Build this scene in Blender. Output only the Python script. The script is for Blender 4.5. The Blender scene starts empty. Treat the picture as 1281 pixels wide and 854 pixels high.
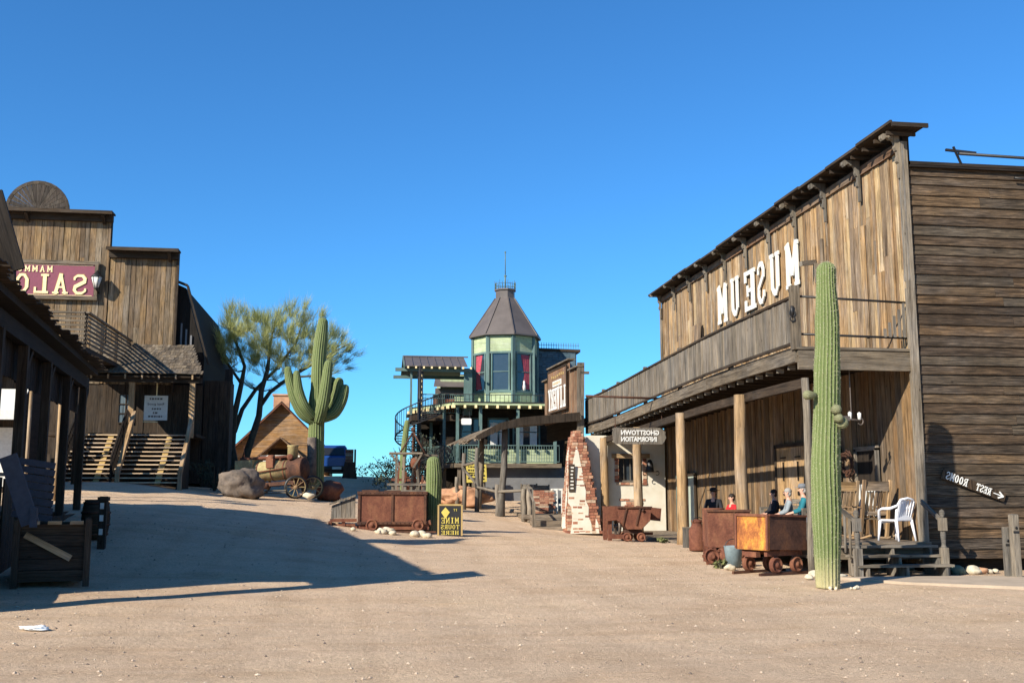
import bpy, math, random
import numpy as np
from mathutils import Vector, Matrix, Euler, noise
random.seed(7)
PI = math.pi
sc = bpy.context.scene
COL = sc.collection
# ---------------------------------------------------------------- camera numbers (used to read distances)
F, PIT, YAW, EYE = 1300.0, math.radians(8.3), math.radians(8.1), 1.6
def ray(x, y):
    a = (x-640.5)/F; b = (427-y)/F
    fy = math.cos(PIT)-b*math.sin(PIT); z = math.sin(PIT)+b*math.cos(PIT)
    return a*math.cos(YAW)+fy*math.sin(YAW), -a*math.sin(YAW)+fy*math.cos(YAW), z
def onX(x, y, V): r = ray(x, y); t = V/r[0]; return Vector((V, r[1]*t, EYE+r[2]*t))
def onY(x, y, V): r = ray(x, y); t = V/r[1]; return Vector((r[0]*t, V, EYE+r[2]*t))
# ---------------------------------------------------------------- terrain height
GP = [(-5,10,0),(0,5,0),(5,10,0),(10,10,0),(20,10,0),(12,20,0),(17,20,.05),(8,17.5,0),(3,20,0.02),(-1,20,.1),(-4,17,.08),
      (-5,20,.25),(-8,14,.1),(8.8,28,.2),(8.8,33,.12),(8.8,37,.02),(11,37,.0),(3,27,.15),(0,27,.35),(-4.5,25.5,.85),(1,32,.42),(5,33,.3),
      (6.6,38.3,.34),(5.3,41,.78),(8,44,.8),(5.1,46.3,.95),(-3,41.2,1.42),(-5.0,40,1.5),(-4,36,1.35),(-8.2,39.3,1.97),(-9,36,1.8),(-12,34,1.6),(-12,41,2.05),
      (4.6,50,1.5),(7,50,1.3),(8,56,1.5),(0,46,1.35),(0,52,1.95),(-1,57,2.42),(3,60,2.4),(-8,60,2.7),(-8,50,2.2),(-4,62,2.6),(0,74,2.3),
      (20,30,.1),(20,45,.9),(20,60,1.4),(-20,30,1.2),(-20,60,2.4),(-18,12,.2),(-5,80,2.0),(30,80,1),(-30,80,1.5),
      (0,-20,0),(40,0,0),(-40,0,0),(60,60,.4),(-60,60,.4),(0,130,-.5),(60,130,-1),(-60,130,-1),(0,-60,0),(90,0,0),(-90,0,0)]
_P = np.array([(a, b) for a, b, c in GP], float); _Z = np.array([c for a, b, c in GP], float)
def _U(d2): return np.where(d2 > 0, d2*np.log(np.maximum(d2, 1e-9))*.5, 0)
_n = len(_P); _d = ((_P[:, None]-_P[None])**2).sum(-1)
_A = np.zeros((_n+3, _n+3)); _A[:_n, :_n] = _U(_d)+np.eye(_n)*.8; _A[:_n, _n] = 1; _A[:_n, _n+1:] = _P; _A[_n, :_n] = 1; _A[_n+1:, :_n] = _P.T
_W = np.linalg.solve(_A, np.concatenate([_Z, [0, 0, 0]]))
def gza(X, Y):
    q = np.stack([X, Y], -1)
    out = np.empty(len(q))
    for i in range(0, len(q), 20000):
        qq = q[i:i+20000]; d = ((qq[:, None]-_P[None])**2).sum(-1)
        out[i:i+20000] = _U(d)@_W[:_n]+_W[_n]+qq@_W[_n+1:]
    r = np.hypot(q[:, 0], q[:, 1]-30); f = np.clip((140-r)/50, 0, 1)
    return out*f-1.5*(1-f)
def gz(x, y): return float(gza(np.array([x], float), np.array([y], float))[0])
def ong(x, y):                     # pixel -> point on the terrain
    r = ray(x, y); t = 6.0
    while t < 120:
        if EYE+r[2]*t < gz(r[0]*t, r[1]*t): break
        t += .05
    return Vector((r[0]*t, r[1]*t, gz(r[0]*t, r[1]*t)))
# ---------------------------------------------------------------- mesh collector
class MB:
    def __init__(s): s.v = []; s.f = []; s.uv = []; s.r = []; s.sm = []; s.att = None; s.mi = []
    def face(s, idx, uv, r, sm=False, mi=0): s.f.append(idx); s.uv.append(uv); s.r.append(r); s.sm.append(sm); s.mi.append(mi)
    def box(s, c, size, rot=None, r=None, mi=0, taper=None):
        r = random.random() if r is None else r
        c = Vector(c); h = [x/2 for x in size]; b = len(s.v)
        for i in range(8):
            p = Vector(((-h[0], h[0])[i & 1], (-h[1], h[1])[(i >> 1) & 1], (-h[2], h[2])[i >> 2]))
            if taper and i >> 2: p.x *= taper; p.y *= taper
            if rot is not None: p = rot @ p
            s.v.append(c+p)
        L = max(range(3), key=lambda k: size[k]); o = (random.random()*40, random.random()*40)
        loc = [((-h[0], h[0])[i & 1], (-h[1], h[1])[(i >> 1) & 1], (-h[2], h[2])[i >> 2]) for i in range(8)]
        for idx, ax in (((0, 4, 6, 2), 0), ((1, 3, 7, 5), 0), ((0, 1, 5, 4), 1), ((2, 6, 7, 3), 1), ((0, 2, 3, 1), 2), ((4, 5, 7, 6), 2)):
            if L == ax: a1, a2 = [k for k in range(3) if k != ax]
            else: a1 = L; a2 = [k for k in range(3) if k not in (ax, L)][0]
            s.face([b+i for i in idx], [(loc[i][a1]+o[0], loc[i][a2]+o[1]) for i in idx], r, False, mi)
    def beam(s, a, b, w, h, r=None, up=(0, 0, 1), mi=0):
        a = Vector(a); b = Vector(b); d = b-a; L = d.length; x = d.normalized(); u = Vector(up)
        if abs(x.dot(u)) > .98: u = Vector((0, 1, 0))
        y = u.cross(x).normalized(); z = x.cross(y)
        s.box((a+b)/2, (L, w, h), Matrix((x, y, z)).transposed(), r, mi)
    def tube(s, pts, rad, n=8, r=None, cap=True, wob=0, mi=0):
        r = random.random() if r is None else r
        pts = [Vector(p) for p in pts]
        if not hasattr(rad, '__len__'): rad = [rad]*len(pts)
        b0 = len(s.v); L = 0; o = (random.random()*40, random.random()*40); ref = None; Ls = []
        for i, p in enumerate(pts):
            t = (pts[min(i+1, len(pts)-1)]-pts[max(i-1, 0)]).normalized()
            if ref is None:
                ref = Vector((0, 0, 1)) if abs(t.z) < .9 else Vector((1, 0, 0))
            x = (ref-t*ref.dot(t)).normalized(); y = t.cross(x); ref = x
            if i: L += (p-pts[i-1]).length
            Ls.append(L)
            for k in range(n):
                a = 2*PI*k/n; q = rad[i]*(1+(random.uniform(-wob, wob) if wob else 0))
                s.v.append(p+(x*math.cos(a)+y*math.sin(a))*q)
        for i in range(len(pts)-1):
            for k in range(n):
                k2 = (k+1) % n; c = 2*PI*max(rad[i], .01)/n
                s.face([b0+i*n+k, b0+i*n+k2, b0+(i+1)*n+k2, b0+(i+1)*n+k],
                       [(Ls[i]+o[0], k*c+o[1]), (Ls[i]+o[0], (k+1)*c+o[1]), (Ls[i+1]+o[0], (k+1)*c+o[1]), (Ls[i+1]+o[0], k*c+o[1])], r, n > 5, mi)
        if cap:
            for base, rev in ((b0, True), (b0+(len(pts)-1)*n, False)):
                idx = [base+k for k in range(n)]
                if rev: idx.reverse()
                s.face(idx, [(s.v[i].x*3, s.v[i].y*3) for i in idx], r, False, mi)
    def lathe(s, c, prof, n=16, r=.5, axis='z', mi=0, rot=None):
        b0 = len(s.v); c = Vector(c)
        for rr, z in prof:
            for k in range(n):
                a = 2*PI*k/n; p = Vector((rr*math.cos(a), rr*math.sin(a), z))
                if axis == 'x': p = Vector((p.z, p.x, p.y))
                if axis == 'y': p = Vector((p.x, p.z, p.y))
                if rot is not None: p = rot @ p
                s.v.append(c+p)
        for i in range(len(prof)-1):
            for k in range(n):
                k2 = (k+1) % n
                f = [b0+i*n+k, b0+i*n+k2, b0+(i+1)*n+k2, b0+(i+1)*n+k]
                s.face(f, [(k/n, prof[i][1]), ((k+1)/n, prof[i][1]), ((k+1)/n, prof[i+1][1]), (k/n, prof[i+1][1])], r, True, mi)
        for i in (0, len(prof)-1):
            if prof[i][0] > 1e-4 and prof[0] != prof[-1]: s.face([b0+i*n+k for k in range(n)], [(k/n, 0) for k in range(n)], r, False, mi)
    def prism(s, poly, ex, r=None, mi=0):
        """poly: list of 3-D points (planar), ex: extrusion vector"""
        r = random.random() if r is None else r
        poly = [Vector(p) for p in poly]; ex = Vector(ex); b = len(s.v); n = len(poly)
        s.v += poly+[p+ex for p in poly]
        nn = Vector((0, 0, 0))
        for i in range(n): nn += poly[i].cross(poly[(i+1) % n])
        ax = max(range(3), key=lambda k: abs(nn[k])); a1, a2 = [k for k in range(3) if k != ax]
        if abs(ax-2) < .1: pass
        o = (random.random()*9, random.random()*9)
        def U(p): return (p[a2]+o[0], p[a1]+o[1])
        s.face([b+i for i in range(n)][::-1], [U(poly[i]) for i in range(n)][::-1], r, False, mi)
        s.face([b+n+i for i in range(n)], [U(poly[i]) for i in range(n)], r, False, mi)
        for i in range(n):
            j = (i+1) % n; e = (poly[j]-poly[i]).length
            s.face([b+i, b+j, b+n+j, b+n+i], [(0, 0), (e, 0), (e, ex.length), (0, ex.length)], r, False, mi)
    def rock(s, c, rad, seed=0, sub=2, r=None, rough=.3, flat=.0):
        import bmesh
        r = random.random() if r is None else r
        bm = bmesh.new(); bmesh.ops.create_icosphere(bm, subdivisions=sub, radius=1)
        b = len(s.v); c = Vector(c); R = Vector(rad) if hasattr(rad, '__len__') else Vector((rad,)*3)
        for v in bm.verts:
            n = noise.noise(v.co*1.3+Vector((seed*7.1, seed, 0)))+.5*noise.noise(v.co*3.1+Vector((0, seed*3, seed)))+.25*noise.noise(v.co*8+Vector((seed, 0, seed)))
            q = v.co*(1+rough*n*1.6)
            s.v.append(c+Vector((q.x*R.x, q.y*R.y, q.z*R.z)))
        for f in bm.faces:
            s.face([b+v.index for v in f.verts], [(v.co.x+v.co.z*.5, v.co.y+v.co.z*.5) for v in f.verts], r, flat < .5, 0)
        bm.free()
    def build(s, name, mat, parent=None, world=False, label=None, recalc=True):
        me = bpy.data.meshes.new(name)
        off = parent.location if (world and parent is not None) else Vector((0, 0, 0))
        me.from_pydata([tuple(v-off) for v in s.v], [], s.f)
        uvl = me.uv_layers.new(name='UVMap')
        uvl.data.foreach_set('uv', [c for f in s.uv for p in f for c in p])
        at = me.attributes.new('rnd', 'FLOAT', 'FACE'); at.data.foreach_set('value', s.r)
        me.polygons.foreach_set('use_smooth', s.sm)
        if s.att is not None:
            a = me.attributes.new('rib', 'FLOAT', 'POINT'); a.data.foreach_set('value', s.att)
        for m in (mat if isinstance(mat, (list, tuple)) else [mat]): me.materials.append(m)
        if any(s.mi): me.polygons.foreach_set('material_index', s.mi)
        if recalc:
            import bmesh
            bm = bmesh.new(); bm.from_mesh(me); bmesh.ops.recalc_face_normals(bm, faces=bm.faces); bm.to_mesh(me); bm.free()
        o = bpy.data.objects.new(name, me); COL.objects.link(o)
        if parent is not None: o.parent = parent
        if label: o['label'] = label
        return o
def thing(name, label, cat, loc=(0, 0, 0), rotz=0, group=None):
    o = bpy.data.objects.new(name, None); COL.objects.link(o); o.empty_display_size = .2
    o.location = loc; o.rotation_euler = (0, 0, rotz); o['label'] = label; o['category'] = cat
    if group: o['group'] = group
    return o
def tag(o, label, cat, group=None):
    o['label'] = label; o['category'] = cat
    if group: o['group'] = group
    return o
def dup(root, loc, rotz, label):
    r = root.copy(); COL.objects.link(r); r.location = loc; r.rotation_euler = (0, 0, rotz); r['label'] = label
    def rec(a, b):
        for ch in a.children:
            c = ch.copy(); COL.objects.link(c); c.parent = b; rec(ch, c)
    rec(root, r); return r
# ---------------------------------------------------------------- materials
def newmat(name):
    m = bpy.data.materials.new(name); m.use_nodes = True; nt = m.node_tree
    b = nt.nodes['Principled BSDF']; return m, nt, b
def N(nt, t, **k):
    n = nt.nodes.new(t)
    for a, v in k.items():
        if a in n.inputs: n.inputs[a].default_value = v
        else: setattr(n, a, v)
    return n
def ramp(nt, fac, stops):
    r = nt.nodes.new('ShaderNodeValToRGB'); e = r.color_ramp.elements
    while len(e) < len(stops): e.new(.5)
    for i, (p, c) in enumerate(stops): e[i].position = p; e[i].color = (*c, 1) if len(c) == 3 else c
    nt.links.new(fac, r.inputs[0]); return r.outputs[0]
def mix(nt, mode, fac, a, b):
    m = nt.nodes.new('ShaderNodeMix'); m.data_type = 'RGBA'; m.blend_type = mode
    for sock, v in ((m.inputs[0], fac), (m.inputs[6], a), (m.inputs[7], b)):
        if hasattr(v, 'links'): nt.links.new(v, sock)
        else: sock.default_value = v if not isinstance(v, tuple) or len(v) == 4 else (*v, 1)
    return m.outputs[2]
def noise_n(nt, vec, scale, detail=5, rough=.6, dist=0):
    n = N(nt, 'ShaderNodeTexNoise'); n.inputs['Scale'].default_value = scale; n.inputs['Detail'].default_value = detail
    n.inputs['Roughness'].default_value = rough; n.inputs['Distortion'].default_value = dist
    if vec is not None: nt.links.new(vec, n.inputs['Vector'])
    return n.outputs['Fac']
def mapping(nt, src, scale):
    tc = N(nt, 'ShaderNodeTexCoord'); m = N(nt, 'ShaderNodeMapping'); m.inputs['Scale'].default_value = scale
    nt.links.new(tc.outputs[src], m.inputs['Vector']); return m.outputs['Vector']
def bump(nt, b, h, strength, dist=.01):
    n = N(nt, 'ShaderNodeBump'); n.inputs['Strength'].default_value = strength; n.inputs['Distance'].default_value = dist
    nt.links.new(h, n.inputs['Height']); nt.links.new(n.outputs[0], b.inputs['Normal'])
def wood(name, cols, dark=.35, streak=1.0, rough=.85, gain=1.0, hi=1.3):
    """weathered boards: every board its own tone, grain along the board, dark streaks and knots"""
    m, nt, b = newmat(name)
    at = N(nt, 'ShaderNodeAttribute', attribute_name='rnd')
    cols = [tuple(min(1, c*gain) for c in q) for q in cols]
    base = ramp(nt, at.outputs['Fac'], [(i/(max(1, len(cols)-1)), c) for i, c in enumerate(cols)])
    g = noise_n(nt, mapping(nt, 'UV', (.7, 16, 1)), 3, 6, .7, .3)
    g2 = noise_n(nt, mapping(nt, 'UV', (.35, 5, 1)), 2, 4, .6, .5)
    w = noise_n(nt, mapping(nt, 'Object', (1.1, 1.1, .6)), 1.3, 5, .65)
    gr = ramp(nt, g, [(.34, (dark,)*3), (.5, (.82,)*3), (.68, (hi, hi*.98, hi*.95))])
    c = mix(nt, 'MULTIPLY', 1.0, base, gr)
    c = mix(nt, 'MULTIPLY', .85*streak, c, ramp(nt, g2, [(.32, (.38, .36, .34)), (.50, (1, 1, 1)), (.7, (1.15, 1.15, 1.15))]))
    c = mix(nt, 'MULTIPLY', .7, c, ramp(nt, w, [(.3, (.6, .58, .56)), (.6, (1.1, 1.08, 1.05))]))
    vo = N(nt, 'ShaderNodeTexVoronoi'); vo.inputs['Scale'].default_value = 1.6
    nt.links.new(mapping(nt, 'UV', (1, 2.2, 1)), vo.inputs['Vector'])
    c = mix(nt, 'MULTIPLY', 1.0, c, ramp(nt, vo.outputs['Distance'], [(.03, (.3, .26, .22)), (.07, (1, 1, 1))]))
    cr = noise_n(nt, mapping(nt, 'UV', (.28, 26, 1)), 2.2, 3, .55, .15)
    c = mix(nt, 'MULTIPLY', .8, c, ramp(nt, cr, [(.33, (.28, .25, .22)), (.385, (1, 1, 1))]))
    bl = noise_n(nt, mapping(nt, 'UV', (.5, 1.2, 1)), 1.2, 5, .7); bw = N(nt, 'ShaderNodeHueSaturation'); bw.inputs['Saturation'].default_value = .45; bw.inputs['Value'].default_value = .95; nt.links.new(c, bw.inputs['Color'])
    c = mix(nt, 'MIX', ramp(nt, bl, [(.45, (0, 0, 0)), (.65, (.5, .5, .5))]), c, bw.outputs[0])
    nt.links.new(c, b.inputs['Base Color']); b.inputs['Roughness'].default_value = rough
    b.inputs['Specular IOR Level'].default_value = .2
    bump(nt, b, g, .6, .014)
    return m
def plain(name, col, rough=.6, var=.25, scale=6, metal=0, bs=.15, col2=None, spec=.4):
    m, nt, b = newmat(name)
    n = noise_n(nt, mapping(nt, 'Object', (1, 1, 1)), scale, 6, .65)
    c2 = col2 or tuple(x*(1-var) for x in col)
    c = ramp(nt, n, [(.35, c2), (.62, col)])
    nt.links.new(c, b.inputs['Base Color']); b.inputs['Roughness'].default_value = rough; b.inputs['Metallic'].default_value = metal
    b.inputs['Specular IOR Level'].default_value = spec
    if bs: bump(nt, b, noise_n(nt, mapping(nt, 'Object', (1, 1, 1)), scale*4, 5), bs, .01)
    return m
def rust(name, c1, c2, c3, scale=3, thr=.5):
    m, nt, b = newmat(name)
    n1 = noise_n(nt, mapping(nt, 'Object', (1, 1, .6)), scale, 8, .7, .4); n2 = noise_n(nt, mapping(nt, 'Object', (1, 1, 1)), scale*7, 6, .7)
    c = ramp(nt, n1, [(thr-.15, c1), (thr, c2), (thr+.16, c3)])
    c = mix(nt, 'MULTIPLY', .7, c, ramp(nt, n2, [(.3, (.5,)*3), (.65, (1.15,)*3)]))
    nt.links.new(c, b.inputs['Base Color']); b.inputs['Roughness'].default_value = .85; b.inputs['Specular IOR Level'].default_value = .25
    bump(nt, b, n2, .4, .01)
    return m
M = {}
M['front'] = wood('MuseumFrontBoards', [(.23, .14, .07), (.38, .24, .12), (.52, .33, .155), (.27, .19, .125), (.56, .40, .215), (.36, .22, .105), (.20, .14, .09), (.44, .32, .195)], .25)
M['porchwall'] = wood('PorchWallBoards', [(.17, .10, .05), (.27, .165, .08), (.33, .205, .095), (.18, .13, .085), (.24, .15, .07), (.14, .10, .065)], .3)  # front board colours darkened to paint in the balcony's shade
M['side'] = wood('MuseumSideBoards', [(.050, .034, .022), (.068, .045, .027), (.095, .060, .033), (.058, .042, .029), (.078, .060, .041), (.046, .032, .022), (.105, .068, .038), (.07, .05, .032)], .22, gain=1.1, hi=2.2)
M['grey'] = wood('GreyWeatheredWood', [(.17, .145, .11), (.24, .20, .155), (.15, .135, .115), (.27, .22, .16), (.20, .18, .155)], .4)
M['beam'] = wood('WeatheredBeam', [(.15, .12, .085), (.19, .15, .105), (.165, .135, .10)], .45)
M['crest'] = wood('CrestSlats', [(.05, .04, .032), (.10, .08, .06), (.07, .055, .045)], .4)
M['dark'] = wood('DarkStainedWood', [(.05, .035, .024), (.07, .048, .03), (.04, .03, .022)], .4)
M['vdark'] = wood('NearBlackOldWood', [(.022, .016, .012), (.03, .022, .016), (.016, .013, .011)], .5)
M['log'] = wood('PeeledLog', [(.40, .26, .13), (.36, .24, .13), (.44, .30, .16)], .6)
M['saloon'] = wood('SaloonBoards', gain=.78, cols=[(.25, .16, .085), (.34, .22, .11), (.21, .155, .10), (.42, .28, .14), (.28, .18, .09), (.17, .125, .085), (.36, .27, .17)], dark=.28)
M['red'] = wood('RedBrownBoards', [(.20, .11, .065), (.28, .155, .085), (.17, .10, .06), (.25, .165, .10)], .4)
M['church'] = wood('ChurchSiding', [(.33, .185, .075), (.38, .215, .09), (.29, .16, .065)], .55)
M['step'] = wood('SteppedPine', [(.62, .45, .29), (.66, .50, .33), (.58, .42, .27)], .6)
M['shingle'] = wood('CedarShingle', [(.13, .10, .07), (.20, .155, .105), (.10, .08, .06), (.24, .19, .13)], .5)
M['deck'] = wood('DeckBoards', [(.22, .17, .12), (.27, .21, .15), (.18, .145, .11)], .5)
M['teal'] = wood('TealPaintedWood', [(.10, .175, .17), (.125, .205, .195)], .7, .4)
M['green'] = wood('PaleGreenSiding', [(.38, .46, .27), (.42, .50, .30)], .8, .3)
M['bluegrey'] = wood('BlueGreyShingle', [(.10, .15, .19), (.12, .18, .22), (.08, .13, .165)], .6)
M['white'] = plain('WhitePaint', (.68, .67, .63), .6, .15)
M['cream'] = plain('CreamLettering', (.85, .68, .36), .6, .12)
M['letter'] = plain('WornWhiteLettering', (.66, .64, .58), .7, .15, 14)
M['yellow'] = plain('YellowPaint', (.55, .44, .09), .6, .15)
M['black'] = plain('BlackIron', (.018, .017, .017), .5, .3, 8)
M['burg'] = plain('BurgundySignPaint', (.20, .045, .075), .6, .15)
M['goldedge'] = plain('GoldEdge', (.40, .27, .10), .5, .2)
M['stucco'] = plain('CreamStucco', (.60, .56, .47), .9, .12, 2, bs=.5, col2=(.53, .48, .38))
M['mortar'] = plain('Mortar', (.50, .38, .26), .95, .2, 6, bs=.5)
M['rustcart'] = rust('RustBrown', (.10, .035, .022), (.16, .06, .035), (.22, .095, .05))
M['rustdark'] = rust('RustDark', (.045, .022, .016), (.085, .040, .026), (.14, .06, .03))
M['rustor'] = rust('RustOrange', (.13, .045, .022), (.34, .12, .035), (.58, .30, .05), 3.2, .50)
M['bronze'] = rust('OldBoilerPaint', (.22, .12, .07), (.38, .30, .14), (.46, .40, .20), 1.6)
M['greypaint'] = plain('FadedBluePaint', (.20, .26, .28), .7, .3, 10)
M['palegreen'] = plain('PaleGreenDoor', (.36, .40, .33), .7, .15)
M['dimblue'] = plain('DimBluePaint', (.04, .045, .062), .8, .3, 8)
M['glass'] = plain('WindowGlass', (.03, .04, .05), .08, .2, bs=0, spec=.8)
M['curtain'] = plain('RedCurtain', (.42, .07, .10), .9, .35, 12)
M['metalroof'] = plain('BrownMetalRoof', (.115, .095, .085), .5, .25, 1.2)
M['shadowwall'] = plain('GreyPlaster', (.16, .16, .165), .9, .2, 2)  # the plaster's own grey
M['plastic'] = plain('WhitePlastic', (.72, .72, .76), .35, .05)
M['rockred'] = plain('RedSandstone', (.50, .28, .16), .95, .5, 2.5, bs=.8, col2=(.30, .15, .085))
M['rockgrey'] = plain('GreyGranite', (.17, .13, .10), .95, .5, 3, bs=1.0, col2=(.055, .045, .04))
M['rockwhite'] = plain('PaleQuartz', (.60, .52, .38), .95, .3, 9, bs=.6)
M['rockgreen'] = plain('GreenCopperOre', (.13, .17, .12), .95, .3, 9, bs=.6)
M['bluecar'] = plain('BlueCarPaint', (.012, .05, .21), .25, .15, 2, bs=0, spec=.6)
M['tyre'] = plain('Rubber', (.02, .02, .02), .8, .2, bs=.1)
M['carglass'] = plain('CarGlass', (.012, .014, .018), .35, .1, bs=0, spec=.5)
M['lampred'] = plain('RedLens', (.4, .02, .02), .3, .1, bs=0)
M['bark'] = plain('PaloVerdeBark', (.085, .075, .05), .9, .5, 6, bs=.6)
M['twig'] = None
M['skin'] = plain('Skin', (.55, .31, .22), .55, .1, 5, bs=0)
M['hair'] = plain('GreyHair', (.33, .31, .29), .8, .3, 30)
M['dhair'] = plain('DarkHair', (.02, .014, .01), .7, .3, 30)
M['tealcloth'] = plain('TealJacket', (.015, .15, .19), .9, .3, 6)
M['greycloth'] = plain('GreyJacket', (.25, .28, .30), .9, .25, 6)
M['blackcloth'] = plain('BlackCloth', (.015, .015, .02), .9, .3, 6)
M['redcloth'] = plain('RedCloth', (.45, .015, .02), .9, .3, 6)
M['denim'] = plain('Denim', (.06, .09, .16), .9, .25, 8)
M['capcloth'] = plain('GreyCap', (.16, .17, .19), .9, .2, 8)
M['copper'] = plain('TarnishedSteel', (.15, .12, .10), .5, .4, 8, metal=.4)
M['concrete'] = plain('DustyConcrete', (.42, .33, .24), .95, .25, 1.5, bs=.3)
M['shrub'] = plain('DarkShrubLeaf', (.05, .06, .035), .9, .5, 3, bs=0)
M['weed'] = plain('DryWeed', (.16, .17, .06), .9, .4, 9, bs=0)
M['litter'] = plain('WhiteLitter', (.8, .8, .78), .5, .05)
# brick with tone per brick
def brickmat():
    m, nt, b = newmat('OldBrick')
    at = N(nt, 'ShaderNodeAttribute', attribute_name='rnd')
    c = ramp(nt, at.outputs['Fac'], [(0, (.20, .075, .045)), (.35, (.33, .13, .075)), (.7, (.42, .22, .13)), (1, (.50, .38, .27))])
    n = noise_n(nt, mapping(nt, 'Object', (1, 1, 1)), 16, 6)
    c = mix(nt, 'MULTIPLY', .8, c, ramp(nt, n, [(.3, (.5,)*3), (.6, (1.1,)*3)]))
    nt.links.new(c, b.inputs['Base Color']); b.inputs['Roughness'].default_value = .95
    bump(nt, b, n, .6, .02); return m
M['brick'] = brickmat()
def cactusmat(name, col, tip, spine):
    m, nt, b = newmat(name)
    at = N(nt, 'ShaderNodeAttribute', attribute_name='rib')
    n = noise_n(nt, mapping(nt, 'Object', (1, 1, .35)), 2.5, 5, .65); n2 = noise_n(nt, mapping(nt, 'Object', (1, 1, 1)), 40, 3)
    c = ramp(nt, n, [(.3, tuple(x*.75 for x in col)), (.65, col)])
    c = mix(nt, 'MIX', ramp(nt, at.outputs['Fac'], [(.55, (0, 0, 0)), (.95, (.75, .75, .75))]), c, (*tip, 1))
    vo = N(nt, 'ShaderNodeTexVoronoi'); vo.inputs['Scale'].default_value = 42
    nt.links.new(mapping(nt, 'Object', (1, 1, 1)), vo.inputs['Vector'])
    sp = ramp(nt, vo.outputs['Distance'], [(.18, (1, 1, 1)), (.34, (0, 0, 0))])
    f = N(nt, 'ShaderNodeMath', operation='MULTIPLY'); nt.links.new(sp, f.inputs[0]); nt.links.new(at.outputs['Fac'], f.inputs[1])
    c = mix(nt, 'MIX', f.outputs[0], c, (*spine, 1))
    z = N(nt, 'ShaderNodeTexCoord'); sx = N(nt, 'ShaderNodeSeparateXYZ'); nt.links.new(z.outputs['Object'], sx.inputs[0])
    q = N(nt, 'ShaderNodeMath', operation='MULTIPLY_ADD'); nt.links.new(n2, q.inputs[0]); q.inputs[1].default_value = .7; nt.links.new(sx.outputs['Z'], q.inputs[2])
    c = mix(nt, 'MIX', ramp(nt, q.outputs[0], [(.35, (.8, .8, .8)), (.95, (0, 0, 0))]), c, (.42, .36, .20, 1))
    n3 = noise_n(nt, mapping(nt, 'Object', (2.2, 2.2, 1.1)), 1.7, 7, .75, .6)
    c = mix(nt, 'MIX', ramp(nt, n3, [(.60, (0, 0, 0)), (.68, (.75, .75, .75))]), c, (.20, .165, .10, 1))
    nt.links.new(c, b.inputs['Base Color']); b.inputs['Roughness'].default_value = .85; b.inputs['Specular IOR Level'].default_value = .15
    bump(nt, b, n2, .5, .015)
    return m
M['cactus'] = cactusmat('SaguaroSkin', (.115, .15, .052), (.22, .25, .11), (.36, .34, .24))
M['cactusbud'] = cactusmat('SaguaroBud', (.16, .165, .085), (.26, .25, .15), (.36, .33, .22))
def twigmat():
    m, nt, b = newmat('PaloVerdeTwig')
    at = N(nt, 'ShaderNodeAttribute', attribute_name='rnd')
    c = ramp(nt, at.outputs['Fac'], [(0, (.16, .18, .06)), (.5, (.30, .32, .11)), (1, (.44, .44, .18))])
    nt.links.new(c, b.inputs['Base Color']); b.inputs['Roughness'].default_value = .8; b.inputs['Specular IOR Level'].default_value = .2
    return m
M['twig'] = twigmat()
def groundmat():
    m, nt, b = newmat('SandyGravel')
    v = mapping(nt, 'Object', (1, 1, 1))
    big = noise_n(nt, v, .18, 5, .6); mid = noise_n(nt, v, 1.4, 6, .7, .3); fine = noise_n(nt, v, 16, 8, .8); gr = noise_n(nt, v, 70, 4, .75)
    c = ramp(nt, big, [(.3, (.58, .435, .30)), (.5, (.62, .465, .325)), (.7, (.64, .48, .32))])
    c = mix(nt, 'MULTIPLY', .6, c, ramp(nt, mid, [(.25, (.78, .75, .73)), (.6, (1.06, 1.04, 1.02))]))
    c = mix(nt, 'MULTIPLY', .75, c, ramp(nt, fine, [(.32, (.62, .58, .54)), (.48, (1, 1, 1)), (.66, (1.16, 1.15, 1.12))]))
    c = mix(nt, 'MULTIPLY', .85, c, ramp(nt, gr, [(.34, (.62, .59, .57)), (.5, (1, 1, 1)), (.64, (1.2,)*3)]))
    vo = N(nt, 'ShaderNodeTexVoronoi'); vo.inputs['Scale'].default_value = 9; nt.links.new(v, vo.inputs['Vector'])
    sn = noise_n(nt, v, 5, 2); k_ = N(nt, 'ShaderNodeMath', operation='ADD'); nt.links.new(vo.outputs['Distance'], k_.inputs[0]); nt.links.new(sn, k_.inputs[1])
    c = mix(nt, 'MULTIPLY', .8, c, ramp(nt, k_.outputs[0], [(.42, (.5, .45, .42)), (.5, (1, 1, 1))]))
    tk = N(nt, 'ShaderNodeTexWave', wave_type='BANDS', bands_direction='X'); tk.inputs['Scale'].default_value = .23; tk.inputs['Distortion'].default_value = 5; tk.inputs['Detail'].default_value = 3; nt.links.new(mapping(nt, 'Object', (1, .22, 1)), tk.inputs['Vector']); c = mix(nt, 'MULTIPLY', .7, c, ramp(nt, tk.outputs['Fac'], [(.0, (.92, .91, .9)), (.2, (1, 1, 1)), (.85, (1, 1, 1)), (1, (1.04, 1.03, 1.02))]))
    ro = noise_n(nt, mapping(nt, 'Object', (.25, .9, 1)), 1.1, 6, .7, .5); c = mix(nt, 'MULTIPLY', .8, c, ramp(nt, ro, [(.35, (.86, .80, .74)), (.55, (1, 1, 1)), (.7, (1.05, 1.0, .92))]))
    nt.links.new(c, b.inputs['Base Color']); b.inputs['Roughness'].default_value = 1; b.inputs['Specular IOR Level'].default_value = .1
    a = N(nt, 'ShaderNodeMath', operation='MULTIPLY_ADD'); nt.links.new(mid, a.inputs[0]); a.inputs[1].default_value = 1.4; nt.links.new(fine, a.inputs[2])
    bump(nt, b, a.outputs[0], 1.0, .045)
    return m
M['ground'] = groundmat()
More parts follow.
